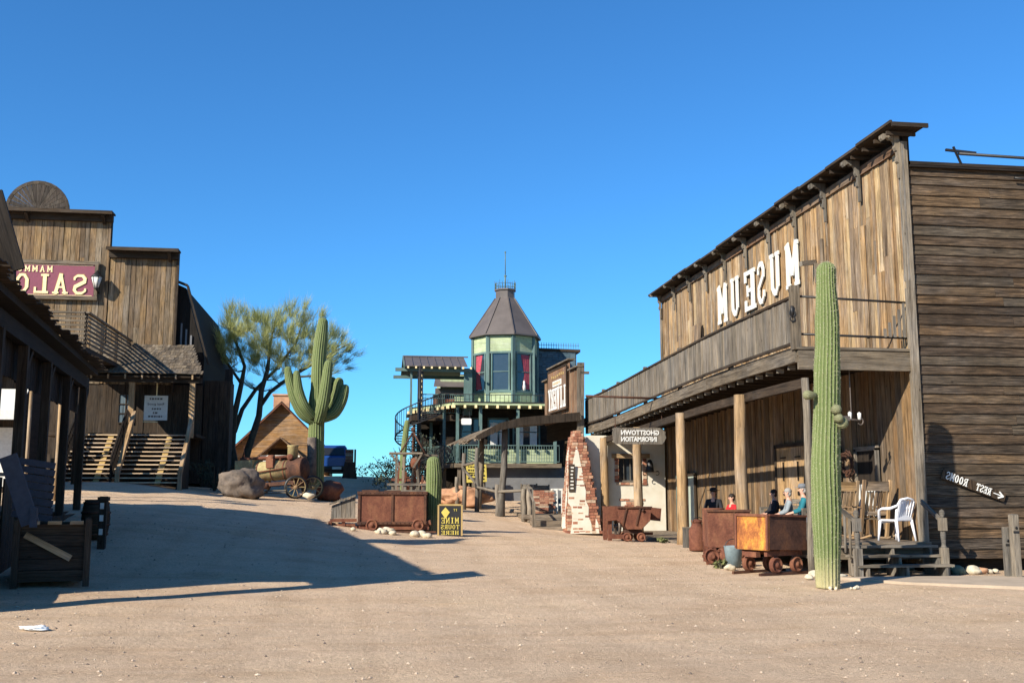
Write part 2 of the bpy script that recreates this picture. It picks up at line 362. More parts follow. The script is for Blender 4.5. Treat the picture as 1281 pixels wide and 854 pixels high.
# ---------------------------------------------------------------- lettering
GL = {
 'N': [(.18,0,.18,1,.17),(.82,0,.82,1,.17),(.18,1,.82,0,.2),(0,.05,.36,.05,.1),(.64,.95,1,.95,.1),(0,.95,.2,.95,.1)],  # slab-serif strokes: (x0,y0,x1,y1,width) in a unit cell
 'M': [(.16,0,.16,1,.2),(.84,0,.84,1,.2),(.16,1,.5,.3,.17),(.84,1,.5,.3,.17),(.0,.05,.34,.05,.1),(.66,.05,1,.05,.1),(0,.95,.25,.95,.1),(.75,.95,1,.95,.1)],
 'U': [(.2,.18,.2,1,.22),(.8,.18,.8,1,.2),(.2,.2,.38,.07,.16),(.38,.07,.62,.07,.16),(.62,.07,.8,.2,.16),(0,.95,.4,.95,.1),(.62,.95,1,.95,.1)],
 'S': [(.84,.72,.84,.86,.12),(.84,.84,.66,.95,.13),(.66,.95,.34,.95,.14),(.34,.95,.18,.8,.18),(.18,.8,.2,.64,.18),(.2,.64,.78,.38,.2),(.78,.38,.82,.2,.18),(.82,.2,.66,.05,.16),(.66,.05,.34,.05,.14),(.34,.05,.16,.16,.13),(.14,.14,.14,.3,.12)],
 'E': [(.25,0,.25,1,.22),(.02,.06,.9,.06,.12),(.02,.94,.9,.94,.12),(.25,.5,.7,.5,.11),(.86,.0,.86,.28,.12),(.86,.72,.86,1,.12),(.68,.36,.68,.64,.09)],
 'L': [(.3,0,.3,1,.22),(.05,.06,.92,.06,.12),(.05,.94,.55,.94,.11),(.88,.0,.88,.32,.13)],
 'I': [(.5,0,.5,1,.26),(.2,.05,.8,.05,.1),(.2,.95,.8,.95,.1)],
 'V': [(.2,1,.5,0,.22),(.8,1,.5,0,.16),(0,.95,.38,.95,.1),(.62,.95,1,.95,.1)],
 'R': [(.24,0,.24,1,.22),(.24,.94,.66,.94,.12),(.66,.94,.82,.8,.16),(.82,.8,.82,.64,.18),(.82,.64,.66,.52,.14),(.24,.5,.66,.5,.12),(.55,.5,.85,.05,.18),(.02,.05,.46,.05,.1),(.7,.05,1,.05,.1),(.02,.95,.3,.95,.1)],
 'Y': [(.16,1,.5,.48,.2),(.84,1,.5,.48,.17),(.5,.5,.5,0,.22),(.25,.05,.75,.05,.1),(0,.95,.34,.95,.1),(.66,.95,1,.95,.1)],
 'A': [(.5,1,.2,0,.15),(.5,1,.8,0,.2),(.3,.34,.7,.34,.1),(.02,.05,.38,.05,.1),(.6,.05,1,.05,.1),(.38,.96,.62,.96,.1)],
 'O': [(.2,.28,.2,.72,.2),(.8,.28,.8,.72,.2),(.2,.7,.38,.93,.17),(.38,.93,.62,.93,.14),(.62,.93,.8,.7,.17),(.2,.3,.38,.07,.17),(.38,.07,.62,.07,.14),(.62,.07,.8,.3,.17)],
 'T': [(.5,0,.5,1,.22),(.04,.94,.96,.94,.12),(.28,.05,.72,.05,.1),(.08,.7,.08,1,.12),(.92,.7,.92,1,.12)],
 'H': [(.22,0,.22,1,.2),(.78,0,.78,1,.2),(.22,.5,.78,.5,.12),(.02,.05,.42,.05,.1),(.58,.05,.98,.05,.1),(.02,.95,.42,.95,.1),(.58,.95,.98,.95,.1)],
 '>': [(0,.5,.95,.5,.14),(.55,.9,1,.5,.14),(.55,.1,1,.5,.14)],
}
def glyph(mb, ch, o, X, Y, w, h, depth, nrm, r=.5, wk=1.0):
    """o = lower corner of the cell, X/Y in-plane unit vectors (X already runs right-to-left for mirror writing)"""
    o = Vector(o); k = 0
    for (x0, y0, x1, y1, t) in GL.get(ch, []):
        k += 1; a = Vector((x0*w, y0*h, 0)); b = Vector((x1*w, y1*h, 0)); d = b-a; L = d.length
        t = t*(w*wk if abs(d.y) > abs(d.x)*.6 else h*.9); d.normalize(); n = Vector((-d.y, d.x, 0))*t/2
        e = d*(0 if (abs(d.x) < .05 or abs(d.y) < .05) else t*.2); q = [a-e-n, b+e-n, b+e+n, a-e+n]
        mb.prism([o+X*p.x+Y*p.y for p in q], nrm*(depth+.0012*k), r)
def slab(name, s, c, X, Y, w, h, mat, parent, depth=.02, gap=.12, world=True, wk=1.0):
    """mirror-written slab lettering centred on c; X is the direction in which the (mirrored) word is read"""
    mb = MB(); X = Vector(X).normalized(); Y = Vector(Y).normalized(); nrm = -X.cross(Y); n = len(s); cw = w/(n+(n-1)*gap)
    o = Vector(c)-X*w/2-Y*h/2
    for i, ch in enumerate(s): glyph(mb, ch, o+X*(i*cw*(1+gap)), X, Y, cw, h, depth, nrm, wk=wk)
    return mb.build(name, mat, parent, world)
def sans(name, s, c, X, Y, h, mat, parent, depth=.01, bold=.0, width=None, world=True):
    cu = bpy.data.curves.new('txt', 'FONT'); cu.body = s; cu.align_x = 'CENTER'; cu.align_y = 'CENTER'; cu.size = 1; cu.offset = bold; cu.extrude = .5
    cu.resolution_u = 2
    to = bpy.data.objects.new('txt', cu); COL.objects.link(to); bpy.context.view_layer.update()
    dg = bpy.context.evaluated_depsgraph_get(); me = bpy.data.meshes.new_from_object(to.evaluated_get(dg))
    bpy.data.objects.remove(to)
    X = Vector(X).normalized(); Y = Vector(Y).normalized(); Z = -X.cross(Y); c = Vector(c)-(parent.location if world else Vector((0, 0, 0)))
    xs = [v.co.x for v in me.vertices]; ys = [v.co.y for v in me.vertices]; W = max(xs)-min(xs); H = max(ys)-min(ys); cx = (max(xs)+min(xs))/2; cy = (max(ys)+min(ys))/2
    ky = h/H; kx = (width/W) if width else ky
    for v in me.vertices: v.co = c+X*(v.co.x-cx)*kx+Y*(v.co.y-cy)*ky+Z*((v.co.z+.5)*depth)
    import bmesh
    bm = bmesh.new(); bm.from_mesh(me); bmesh.ops.recalc_face_normals(bm, faces=bm.faces); bm.to_mesh(me); bm.free()
    me.name = name; me.materials.clear(); me.materials.append(mat)
    o = bpy.data.objects.new(name, me); COL.objects.link(o); o.parent = parent; return o
XP, XN, YP, YN, ZP = Vector((1, 0, 0)), Vector((-1, 0, 0)), Vector((0, 1, 0)), Vector((0, -1, 0)), Vector((0, 0, 1))
# ---------------------------------------------------------------- board wall helper (world axes)
def vboards(mb, ax, a, b, plane, z0, z1, w=(.14, .26), t=.025, out=-1, gap=.008, joints=True, zt=None, battens=0):
    """vertical boards between a and b along axis ax ('x' or 'y'), standing at plane, facing out"""
    p = a
    while p < b-.02:
        ww = min(random.uniform(*w), b-p)
        top = (zt(p+ww/2) if zt else z1)-random.uniform(0, .01); d = random.uniform(0, .022)
        cuts = [z0+random.uniform(-.02, .02), top]
        if joints and random.random() < .55: cuts.insert(1, random.uniform(z0+(top-z0)*.2, top-(top-z0)*.15))
        for i in range(len(cuts)-1):
            za, zb = cuts[i], cuts[i+1]-(.004 if i < len(cuts)-2 else 0)
            dd = d+random.uniform(0, .008); c = plane+out*(t/2+dd)
            tilt = random.uniform(-.006, .006)
            if ax == 'y': mb.box((c, p+ww/2, (za+zb)/2), (t, ww-gap, zb-za), Matrix.Rotation(tilt, 3, 'X'))
            else: mb.box((p+ww/2, c, (za+zb)/2), (ww-gap, t, zb-za), Matrix.Rotation(tilt, 3, 'Y'))
        if battens and random.random() < battens:
            if ax == 'y': mb.box((plane+out*(t+.03), p, (z0+top)/2), (.02, .05, top-z0-.02))
            else: mb.box((p, plane+out*(t+.03), (z0+top)/2), (.05, .02, top-z0-.02))
        p += ww
def hboards(mb, ax, a, b, plane, z0, z1, h=(.17, .25), t=.03, out=-1, seg=(1.5, 4), lap=.034):
    z = z0
    while z < z1-.02:
        hh = min(random.uniform(*h), z1-z); p = a
        while p < b-.05:
            L = min(random.uniform(*seg), b-p)
            if b-(p+L) < .5: L = b-p
            c = plane+out*(t/2+.01+random.uniform(0, .007)); rt = lap/hh
            dz = random.uniform(-.004, .004)
            if ax == 'x': mb.box((p+L/2, c, z+hh/2+dz), (L-.006, t, hh+.015), Matrix.Rotation(-out*rt*-1, 3, 'X') @ Matrix.Rotation(random.uniform(-.005, .005), 3, 'Y'))
            else: mb.box((c, p+L/2, z+hh/2+dz), (t, L-.006, hh+.015), Matrix.Rotation(-out*rt, 3, 'Y'))
            p += L
        z += hh
# ================================================================ SETTING
def ground():
    def axis(lims):
        out = []
        for a, b, st in lims:
            n = max(1, int(round((b-a)/st))); out += [a+(b-a)*i/n for i in range(n)]
        out.append(lims[-1][1]); return np.array(out)
    xs = axis([(-1500, -300, 300), (-300, -60, 30), (-60, -20, 4), (-20, 18, .3), (18, 60, 4), (60, 300, 30), (300, 1500, 300)])
    ys = axis([(-600, -60, 90), (-60, 4, 6), (4, 62, .3), (62, 100, 3), (100, 300, 20), (300, 2500, 200)])
    X, Y = np.meshgrid(xs, ys); Z = gza(X.ravel(), Y.ravel())
    k = np.array([noise.noise(Vector((x*.9, y*.9, 0)))*.03+noise.noise(Vector((x*.25, y*.25, 3)))*.03 if -20 < x < 18 and 4 < y < 62 else 0 for x, y in zip(X.ravel(), Y.ravel())])
    V = np.stack([X.ravel(), Y.ravel(), Z+k-.01], -1)
    nx = len(xs); fs = []
    for j in range(len(ys)-1):
        for i in range(nx-1): a = j*nx+i; fs.append((a, a+1, a+nx+1, a+nx))
    me = bpy.data.meshes.new('ground'); me.from_pydata(V.tolist(), [], fs); me.polygons.foreach_set('use_smooth', [True]*len(fs))
    me.materials.append(M['ground']); o = bpy.data.objects.new('ground', me); COL.objects.link(o); o['kind'] = 'structure'
ground()
def pebbles():
    rs = np.random.RandomState(3); mb = MB(); n = 9000
    X = rs.uniform(-9, 11, n*2); Y = 6.5+30*rs.uniform(0, 1, n*2)**1.7
    keep = (np.abs(X-Y*.14) < Y*.55)
    X = X[keep][:n]; Y = Y[keep][:n]; Z = gza(X, Y)
    cube = [Vector(p) for p in ((1, 0, 0), (-1, 0, 0), (0, 1, 0), (0, -1, 0), (0, 0, 1), (0, 0, -1))]
    tri = [(0, 2, 4), (2, 1, 4), (1, 3, 4), (3, 0, 4), (2, 0, 5), (1, 2, 5), (3, 1, 5), (0, 3, 5)]
    for x, y, z in zip(X, Y, Z):
        s = .005+.022*rs.rand()**4; a = rs.rand()*6; b = len(mb.v); r = rs.rand()
        for p in cube:
            q = Vector((p.x*(.8+rs.rand()*.5), p.y*(.7+rs.rand()*.5), p.z*.6)); q.rotate(Euler((0, 0, a)))
            mb.v.append(Vector((x, y, z+s*.2+noise.noise(Vector((x*.9, y*.9, 0)))*.03+noise.noise(Vector((x*.25, y*.25, 3)))*.03-.01))+q*s)
        for t in tri: mb.face([b+i for i in t], [(0, 0)]*3, r)
    m, nt, bs = newmat('PebbleStone'); at = N(nt, 'ShaderNodeAttribute', attribute_name='rnd')
    nt.links.new(ramp(nt, at.outputs['Fac'], [(0, (.16, .12, .09)), (.4, (.34, .25, .18)), (.85, (.46, .35, .25)), (1, (.52, .42, .31))]), bs.inputs['Base Color']); bs.inputs['Roughness'].default_value = .95
    o = mb.build('gravel', m); o['kind'] = 'stuff'
pebbles()
def hills():
    mb = MB(); n = 90; front = []; 
    for i in range(n+1):
        x = -1500+3000*i/n; h = 15+9*noise.noise(Vector((x*.004, 3, 0)))+5*noise.noise(Vector((x*.013, 8, 0)))+2*noise.noise(Vector((x*.05, 1, 0)))
        b = len(mb.v); mb.v += [Vector((x, 1150, -6)), Vector((x, 1250+20*noise.noise(Vector((x*.02, 0, 5))), max(4, h*.55))), Vector((x, 1400, max(6, h))), Vector((x, 1700, -6))]
        if i:
            for k in range(3): mb.face([b-4+k, b+k, b+k+1, b-3+k], [(0, 0)]*4, .5, True)
    o = mb.build('hills', plain('FarHills', (.13, .14, .16), .95, .3, .02, bs=0), recalc=False); o['kind'] = 'structure'
hills()
# dusty concrete walk at the right
def walk():
    pts = [(8.9, 18.9), (11.6, 18.9), (14, 18.2), (17, 17.4), (17, 14.4), (13.0, 15.6), (11, 16.7), (9.6, 17.7)]
    mb = MB(); z = .045
    mb.prism([(x, y, gz(x, y)-.05) for x, y in pts], (0, 0, .05+z), .5)
    o = mb.build('path', M['concrete']); o['kind'] = 'structure'
walk()
# ================================================================ MUSEUM
def museum():
    T = thing('museum_building', 'two storey brown board museum with a bracketed cornice and long upper balcony on the right', 'building', (11.38, 20.3, 0))
    X0 = 11.38; Y0 = 20.2; Y1 = 38.7
    # front wall
    mb = MB(); mb.box((X0+.12, (Y0+Y1)/2+.02, 4.68), (.14, Y1-Y0-.06, 9.22), r=.1)
    core = mb.build('wall_core', M['vdark'], T, True)
    mb = MB(); vboards(mb, 'y', Y0, Y1, X0+.05, 4.55, 9.05, (.11, .25), gap=.022, battens=.12)
    for y in (22.1, 24.3, 24.75, 35.0): mb.box((X0-.02, y, 6.9-random.random()*.5), (.03, .13, 2.6))
    mb.build('front_wall', M['front'], T, True)
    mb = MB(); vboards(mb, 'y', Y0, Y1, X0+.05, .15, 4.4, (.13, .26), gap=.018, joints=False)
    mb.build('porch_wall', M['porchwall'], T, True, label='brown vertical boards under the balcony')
    # corner boards
    mb = MB(); mb.box((X0+.0, Y0-.035, 4.65), (.17, .05, 8.9)); mb.build('corner_board', M['grey'], T, True); mb = MB(); mb.box((X0-.035, Y0+.03, 3), (.04, .16, 5.8)); mb.box((X0-.035, Y0+.02, 7.55), (.04, .17, 3.0))
    mb.build('corner_board', M['grey'], T, True); mb = MB(); mb.box((X0-.03, Y1-.05, 6.6), (.05, .16, 4.2)); mb.build('corner_board', M['grey'], T, True)
    # side wall facing the camera
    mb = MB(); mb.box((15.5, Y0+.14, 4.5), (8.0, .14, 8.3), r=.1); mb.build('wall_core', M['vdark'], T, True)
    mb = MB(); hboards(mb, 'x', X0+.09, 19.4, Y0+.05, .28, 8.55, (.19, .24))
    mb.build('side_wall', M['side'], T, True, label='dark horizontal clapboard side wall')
    mb = MB(); mb.box((15.5, Y0+2.5, 8.62), (8.0, 5.2, .07)); mb.box((15.5, Y0-.06, 8.6), (8.0, .06, .12)); mb.box((19.4, 24.5, 4.5), (.1, 8.6, 8.2)); mb.box((15.5, 38.1, 4.4), (7.9, .1, 8.6)); mb.box((15.5, 31, 8.5), (7.9, 14, .08))
    mb.build('roof', M['vdark'], T, True)
    # near-black box put in as the shade of the void below the boards
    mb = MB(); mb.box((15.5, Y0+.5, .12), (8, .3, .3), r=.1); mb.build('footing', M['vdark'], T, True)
    mb = MB(); mb.tube([(12.6, Y0-.15, 8.85), (19, Y0-.2, 8.72)], .035, 6); mb.beam((12.45, Y0-.2, 8.98), (12.75, Y0-.05, 8.55), .04, .04); mb.beam((12.3, Y0-.15, 8.92), (13.0, Y0-.15, 8.88), .05, .05)
    mb.tube([(13.9, Y0-.1, 8.38), (14.3, Y0-.12, 8.35)], .03, 6); mb.beam((14.3, Y0-.1, 8.5), (14.32, Y0-.1, 8.3), .05, .03)
    mb.build('roof_pipe', M['black'], T, True)
    # cornice
    mb = MB(); n = 12; ys = Y0-.42; ye = Y1+.15
    for i in range(n):
        a = ys+(ye-ys)*i/n; b = ys+(ye-ys)*(i+1)/n-.01; za = 9.32+.02*math.cos(i*2.1)-(.04 if i in (6, 7) else 0)-.012*i
        mb.box(((10.94+11.75)/2, (a+b)/2, za+.03), (.81, b-a, .045), Matrix.Rotation(random.uniform(-.006, .006), 3, 'Y'), .3)
        mb.box((10.93, (a+b)/2, za+.045+random.uniform(0, .02)), (.05, b-a, .06), r=.4)
    for y in np.arange(ys+.3, ye, .55): mb.box((11.3, y, 9.24), (.66, .05, .08), r=.1)
    mb.box((11.34, ys-.02, 9.33), (.82, .05, .09), r=.9)
    mb.build('cornice', M['dark'], T, True)
    mb = MB()
    for i in range(8): a = Y0+(Y1-Y0)*i/8; mb.box((X0-.03, a+(Y1-Y0)/16, 9.02+random.uniform(-.01, .01)), (.05, (Y1-Y0)/8-.02, .20), r=random.random())
    mb.build('frieze', M['red'], T, True)
    # scroll brackets
    prof = [(0, 0), (-.60, 0), (-.68, -.04), (-.68, -.11), (-.62, -.16), (-.55, -.13), (-.50, -.09), (-.42, -.09), (-.36, -.13), (-.27, -.12), (-.20, -.17), (-.17, -.24), (-.20, -.31), (-.15, -.38), (-.10, -.40), (-.09, -.50), (-.14, -.56), (-.13, -.64), (-.06, -.68), (-.05, -1.02), (0, -1.02)]
    for i in range(11):
        y = Y0+.04+i*(Y1-Y0-.2)/10
        mb = MB(); mb.prism([(X0-.055+x*.62, y-.05, 9.27+z*.95) for x, z in prof], (0, .1, 0))
        mb.build('bracket', M['grey'], T, True)
    # MUSEUM letters (mirror written)
    cells = [('M', 26.03, 7.66, .84), ('U', 27.23, 7.66, .66), ('S', 28.26, 7.62, .60), ('E', 29.16, 7.58, .94), ('U', 30.42, 7.62, .68), ('M', 31.57, 7.58, .86)]
    for ch, y, z, w in cells:
        mb = MB(); glyph(mb, ch, (X0-.045, y-w/2, z-.6), YP, ZP, w, 1.22, .03, XN, wk=1.25)
        mb.build('letter', M['letter'], T, True)
    # shuttered openings upstairs
    for y, z0, h in ((34.2, 5.6, 1.6), (24.1, 5.55, 1.9)):
        if y > 30:
            mb = MB(); mb.box((X0-.04, y, z0+h/2), (.05, 1.1, h)); f = mb.build('window', M['vdark'], T, True)
            mb = MB()
            for k in range(5): mb.box((X0-.14, y-.45+k*.22, z0+h/2+.3), (.03, .2, h-.3), Matrix.Rotation(.07, 3, 'Y'))
            s_ = mb.build('shutter', M['front'], T, True)
            mb = MB(); mb.box((X0-.2, y, z0+.15), (.2, 1.25, .05), Matrix.Rotation(-.3, 3, 'Y')); mb.build('sill', M['dark'], T, True)
    mb = MB(); mb.beam((X0-.02, 24.7, 7.45), (X0-.5, 24.5, 7.35), .1, .12); mb.beam((X0-.04, 24.6, 7.4), (X0-.04, 24.6, 6.9), .09, .07)
    mb.build('hoist_stub', M['grey'], T, True)
    # ---------------- balcony
    def dz(y): return 0 if y < 25 else -.33*min(1, ((y-25)/12))**1.1
    BX = 8.86; Y2 = 41.0
    mb = MB(); y = 20.35
    while y < Y2: mb.box(((BX+X0)/2, y+.1, 4.60+dz(y)), (X0-BX-.02, .19, .045)); y += .2
    mb.build('balcony_deck', M['deck'], T, True)
    mb = MB(); ysg = [20.32, 23.1, 26, 29, 32, 35, 38, 41]
    for a, b in zip(ysg[:-1], ysg[1:]): mb.beam((BX, a, 4.42+dz(a)), (BX, b-.01, 4.42+dz(b)), .09, .27)
    mb.box(((BX+X0)/2+.02, 20.28, 4.33), (X0-BX+.04, .07, .40)); mb.box(((BX+X0)/2, 20.27, 4.57), (X0-BX+.1, .10, .05), r=.9)
    mb.build('fascia', M['beam'], T, True)
    mb = MB(); y = 20.6
    while y < Y2: mb.box(((BX+X0)/2+.03, y, 4.46+dz(y)), (X0-BX-.12, .06, .2)); y += .61
    for a, b in zip(ysg[:-1], ysg[1:]): mb.beam((9.0, a, 4.05+dz(a)*.8-.2), (9.0, b, 4.05+dz(b)*.8-.2), .12, .2)
    mb.build('joist', M['dark'], T, True)
    y = 20.9
    while y < Y2: mb = MB(); mb.box((BX+.12, y, 4.24+dz(y)), (.16, .035, .10), r=.9); mb.build('joist_hanger', M['grey'], T, True); y += .61  # pale blocks painted as the sunlit ends of the joists
    # railing boards
    mb = MB(); y = 20.45
    while y < Y2:
        w = random.uniform(.09, .15); zz = dz(y); lo = 4.66+zz+random.uniform(-.02, .02)
        mb.box((BX-.02+random.uniform(-.008, .008), y+w/2, (lo+5.63+zz)/2), (.018, w-.006, 5.63+zz-lo), Matrix.Rotation(random.uniform(-.01, .01), 3, 'X')); y += w
    mb.build('railing_boards', M['grey'], T, True, label='close set grey vertical boards')
    mb = MB()
    for a, b in zip(ysg[:-1], ysg[1:]):
        mb.beam((BX-.02, a, 5.67+dz(a)), (BX-.02, b, 5.67+dz(b)), .09, .05); mb.beam((BX-.05, a, 4.68+dz(a)), (BX-.05, b, 4.68+dz(b)), .05, .06)
    mb.build('rail', M['dark'], T, True)
    for k, y in enumerate((20.34, 24.4, 28.6, 32.3, 35.9, 38.2, 41.0)):
        mb = MB()
        if k == 0: mb.box((BX+.0, y, 5.22), (.17, .17, 1.35))
        else: mb.box((BX+.06, y, 5.15+dz(y)), (.1, .13, 1.32))
        mb.build('railing_post', M['beam'], T, True)
    mb = MB(); mb.tube([(BX, 20.34, 5.68), (X0, 20.34, 5.60)], .025, 6); mb.tube([(BX, 20.34, 4.88), (X0, 20.34, 4.84)], .025, 6)
    mb.build('side_rail', M['black'], T, True)
    for k in range(5): mb = MB(); mb.box((11.28-k*.11, 20.33, 5.22-k*.07), (.055, .03, .74-k*.14)); mb.build('picket', M['grey'], T, True)  # bars shaped after the railing's triangular shadow on the wall
    mb = MB(); mb.tube([(BX-.1, 20.26, 5.35-.12), (BX-.1, 20.24, 5.45)], .035, 8); mb.tube([(BX-.1+.06*math.cos(a), 20.24, 5.30+.07*math.sin(a)) for a in np.linspace(0, 6.28, 12)], .014, 5); mb.tube([(BX-.1+.05*math.cos(a), 20.24, 5.18+.055*math.sin(a)) for a in np.linspace(0, 6.28, 12)], .014, 5)
    mb.build('iron_emblem', M['black'], T, True)
    # posts
    for y in (20.0, 23.75, 28.5, 33.25, 38.0):
        z0 = max(0, gz(9.0, y))-.05; z1 = 3.92+dz(y)*.85
        mb = MB(); pts = [(8.87+random.uniform(-.02, .02), y+random.uniform(-.02, .02), z0+(z1-z0)*t) for t in (0, .12, .3, .55, .8, 1)]
        mb.tube(pts, [.165, .16, .15, .148, .142, .14] if y > 21 else [.075]*6, 12, wob=.03); mb.build('post', M['log'] if y > 21 else M['grey'], T, True)
    # porch floor, raised at the near end
    mb = MB(); y = 19.95
    while y < 27.4: mb.box((10.15, y+.09, .60), (2.5, .175, .05)); y += .18
    mb.build('porch_floor', M['deck'], T, True)
    mb = MB(); mb.box((8.92, 23.6, .44), (.06, 7.3, .26)); mb.box((10.1, 19.93, .43), (2.4, .06, .26)); mb.build('porch_skirt', M['beam'], T, True)
    mb = MB(); mb.box((10.1, 32.9, .10), (2.4, 10.8, .24)); mb.box((8.88, 32.9, .15), (.08, 10.9, .22)); mb.build('porch_sill', M['deck'], T, True)
    # doors / windows in the porch wall
    def pdoor(name, y, w, z0, h, mat, lab, fr=M['dark']):
        mb = MB(); mb.box((X0-.05, y, z0+h/2), (.05, w, h)); d = mb.build(name, mat, T, True, label=lab)
        mb = MB()
        for s in (-1, 1): mb.box((X0-.08, y+s*(w/2+.05), z0+h/2), (.06, .1, h+.1))
        mb.box((X0-.08, y, z0+h+.05), (.06, w+.2, .1)); f = mb.build('frame', fr, d); f.location = -T.location-Vector((0, 0, 0))
        return d
    pdoor('door', 36.3, 1.0, .2, 2.05, M['white'], 'pale greenish white door', M['teal'])
    pdoor('door', 35.2, .7, .2, 2.0, M['palegreen'], 'pale green panel door', M['dark'])
    d = pdoor('door', 26.6, 1.9, .62, 2.2, M['front'], 'carved brown plank double door')
    mb = MB()
    for s in (-1, 1):
        c = 26.6+s*.48
        mb.box((X0-.09, c, 2.55), (.02, .34, .035), r=0); mb.box((X0-.09, c, 2.18), (.02, .06, .5), r=0); mb.box((X0-.09, c, 1.6), (.02, .12, .1), r=0)
    mb.box((X0-.1, 26.6, 1.25), (.05, 1.9, .07), r=0)
    q = mb.build('panel_carving', M['vdark'], d); q.location = -T.location
    pdoor('window', 24.2, .8, 1.3, 1.3, M['curtain'], 'window filled by a red curtain')
    d = pdoor('window', 22.35, .9, 1.15, 1.4, M['vdark'], 'window with pale upright slats', M['grey'])
    mb = MB()
    for k in range(6): mb.box((X0-.09, 21.98+k*.15, 1.45), (.02, .06, .7))
    q = mb.build('slat', M['white'], d); q.location = -T.location
    # steps at the near end
    S = thing('porch_steps', 'open wooden steps with turned newel posts up to the near end of the museum porch', 'steps', (10.3, 19.3, 0))
    for i, (y, z) in enumerate(((19.72, .56), (19.45, .39), (19.17, .22))):
        mb = MB(); mb.box((10.35, y, z), (1.95, .28, .045)); mb.build('tread', M['grey'], S, True)
    for x in (9.55, 10.35, 11.15):
        mb = MB(); mb.prism([(x, 19.05, .0), (x, 19.85, .0), (x, 19.85, .54), (x, 19.6, .54), (x, 19.58, .37), (x, 19.33, .37), (x, 19.31, .2), (x, 19.05, .2)], (.05, 0, 0)); mb.build('stringer', M['grey'], S, True)
    for x, y in ((9.42, 19.15), (11.28, 19.3)):
        mb = MB(); mb.box((x, y, .25), (.13, .13, .6)); mb.box((x, y, 1.0), (.13, .13, .25))
        mb.lathe((x, y, 0), [(.045, .5), (.06, .56), (.04, .6), (.05, .7), (.055, .8), (.045, .9), (.05, 1.0)], 10)
        mb.lathe((x, y, 0), [(.05, 1.12), (.03, 1.15), (.055, 1.19), (.06, 1.22), (.04, 1.27), (.0, 1.29)], 12)
        n_ = mb.build('newel_post', M['grey'], S, True)
    mb = MB(); mb.beam((9.42, 19.15, 1.05), (9.35, 20.0, 1.4), .06, .07)
    for t in (.25, .5, .75): mb.tube([(9.38, 19.15+.85*t, .3+.3*t), (9.38, 19.15+.85*t, 1.02+.35*t)], .028, 6)
    mb.build('handrail', M['grey'], S, True)
    mb = MB(); mb.beam((11.28, 19.3, 1.05), (11.3, 20.1, 1.45), .06, .07); mb.build('handrail', M['grey'], S, True)
museum()
# rest rooms sign
def restsign():
    c = onY(1218, 607, 20.12); a = onY(1183, 592, 20.12); b = onY(1256, 620, 20.12)
    T = thing('sign', 'white mirror written rest rooms lettering with an arrow on the dark side wall', 'sign', c)
    X = (a-b).normalized(); Yv = Vector((X.z, 0, -X.x)); Yv = Yv if Yv.z > 0 else -Yv
    L = (b-a).length
    mb = MB(); mb.prism([c+X*(L/2+.04)+Yv*.11+Vector((0, .03, 0)), c-X*(L/2+.06)+Yv*.09+Vector((0, .03, 0)), c-X*(L/2+.06)-Yv*.09+Vector((0, .03, 0)), c+X*(L/2+.04)-Yv*.1+Vector((0, .03, 0))], (0, -.02, 0)); mb.build('board', M['side'], T, True)
    slab('lettering', 'REST', c-X*(L*.17), X, Yv, .34, .15, M['white'], T, .01)
    slab('lettering', 'ROOMS', c+X*(L*.29), X, Yv, .50, .16, M['white'], T, .01)
    mb = MB(); glyph(mb, '>', c-X*(L*.34)-Yv*.07+Vector((0, 0, 0)), -X, Yv, .22, .15, .01, YN); mb.build('arrow', M['white'], T, True)
restsign()
def infosign():
    c = onY(800, 545, 31.0); T = thing('hanging_sign', 'brown plank sign with white mirror written ghost town information lettering hung from a pipe', 'sign', c)
    mb = MB(); w = 1.62/2; h = .25
    out = [(-w, -h+.04), (-w+.1, -h), (w-.1, -h), (w-.02, -h+.1), (w+.03, -.05), (w, .05), (w+.02, .14), (w-.1, h), (-w+.02, h), (-w-.03, .1)]
    mb.prism([c+Vector((x, 0, z)) for x, z in out], (0, .06, 0), .4); mb.build('board', M['grey'], T, True)
    sans('lettering', 'GHOSTTOWN', c+Vector((.02, 0, .10)), XN, ZP, .155, M['white'], T, .015, .03, width=1.2)
    sans('lettering', 'INFORMATION', c+Vector((-.02, 0, -.10)), XN, ZP, .155, M['white'], T, .015, .03, width=1.12)
    mb = MB(); z = onY(733, 495, 31.0).z
    x0 = onY(733, 498, 31.0).x; mb.tube([(x0, 31.03, z), (9.0, 31.03, z-.05)], .035, 8)
    for dx in (-.75, .72): mb.tube([c+Vector((dx, .03, .2)), (c.x+dx, 31.03, z-.02)], .012, 5)
    mb.build('hanger_pipe', M['rustdark'], T, True)
infosign()
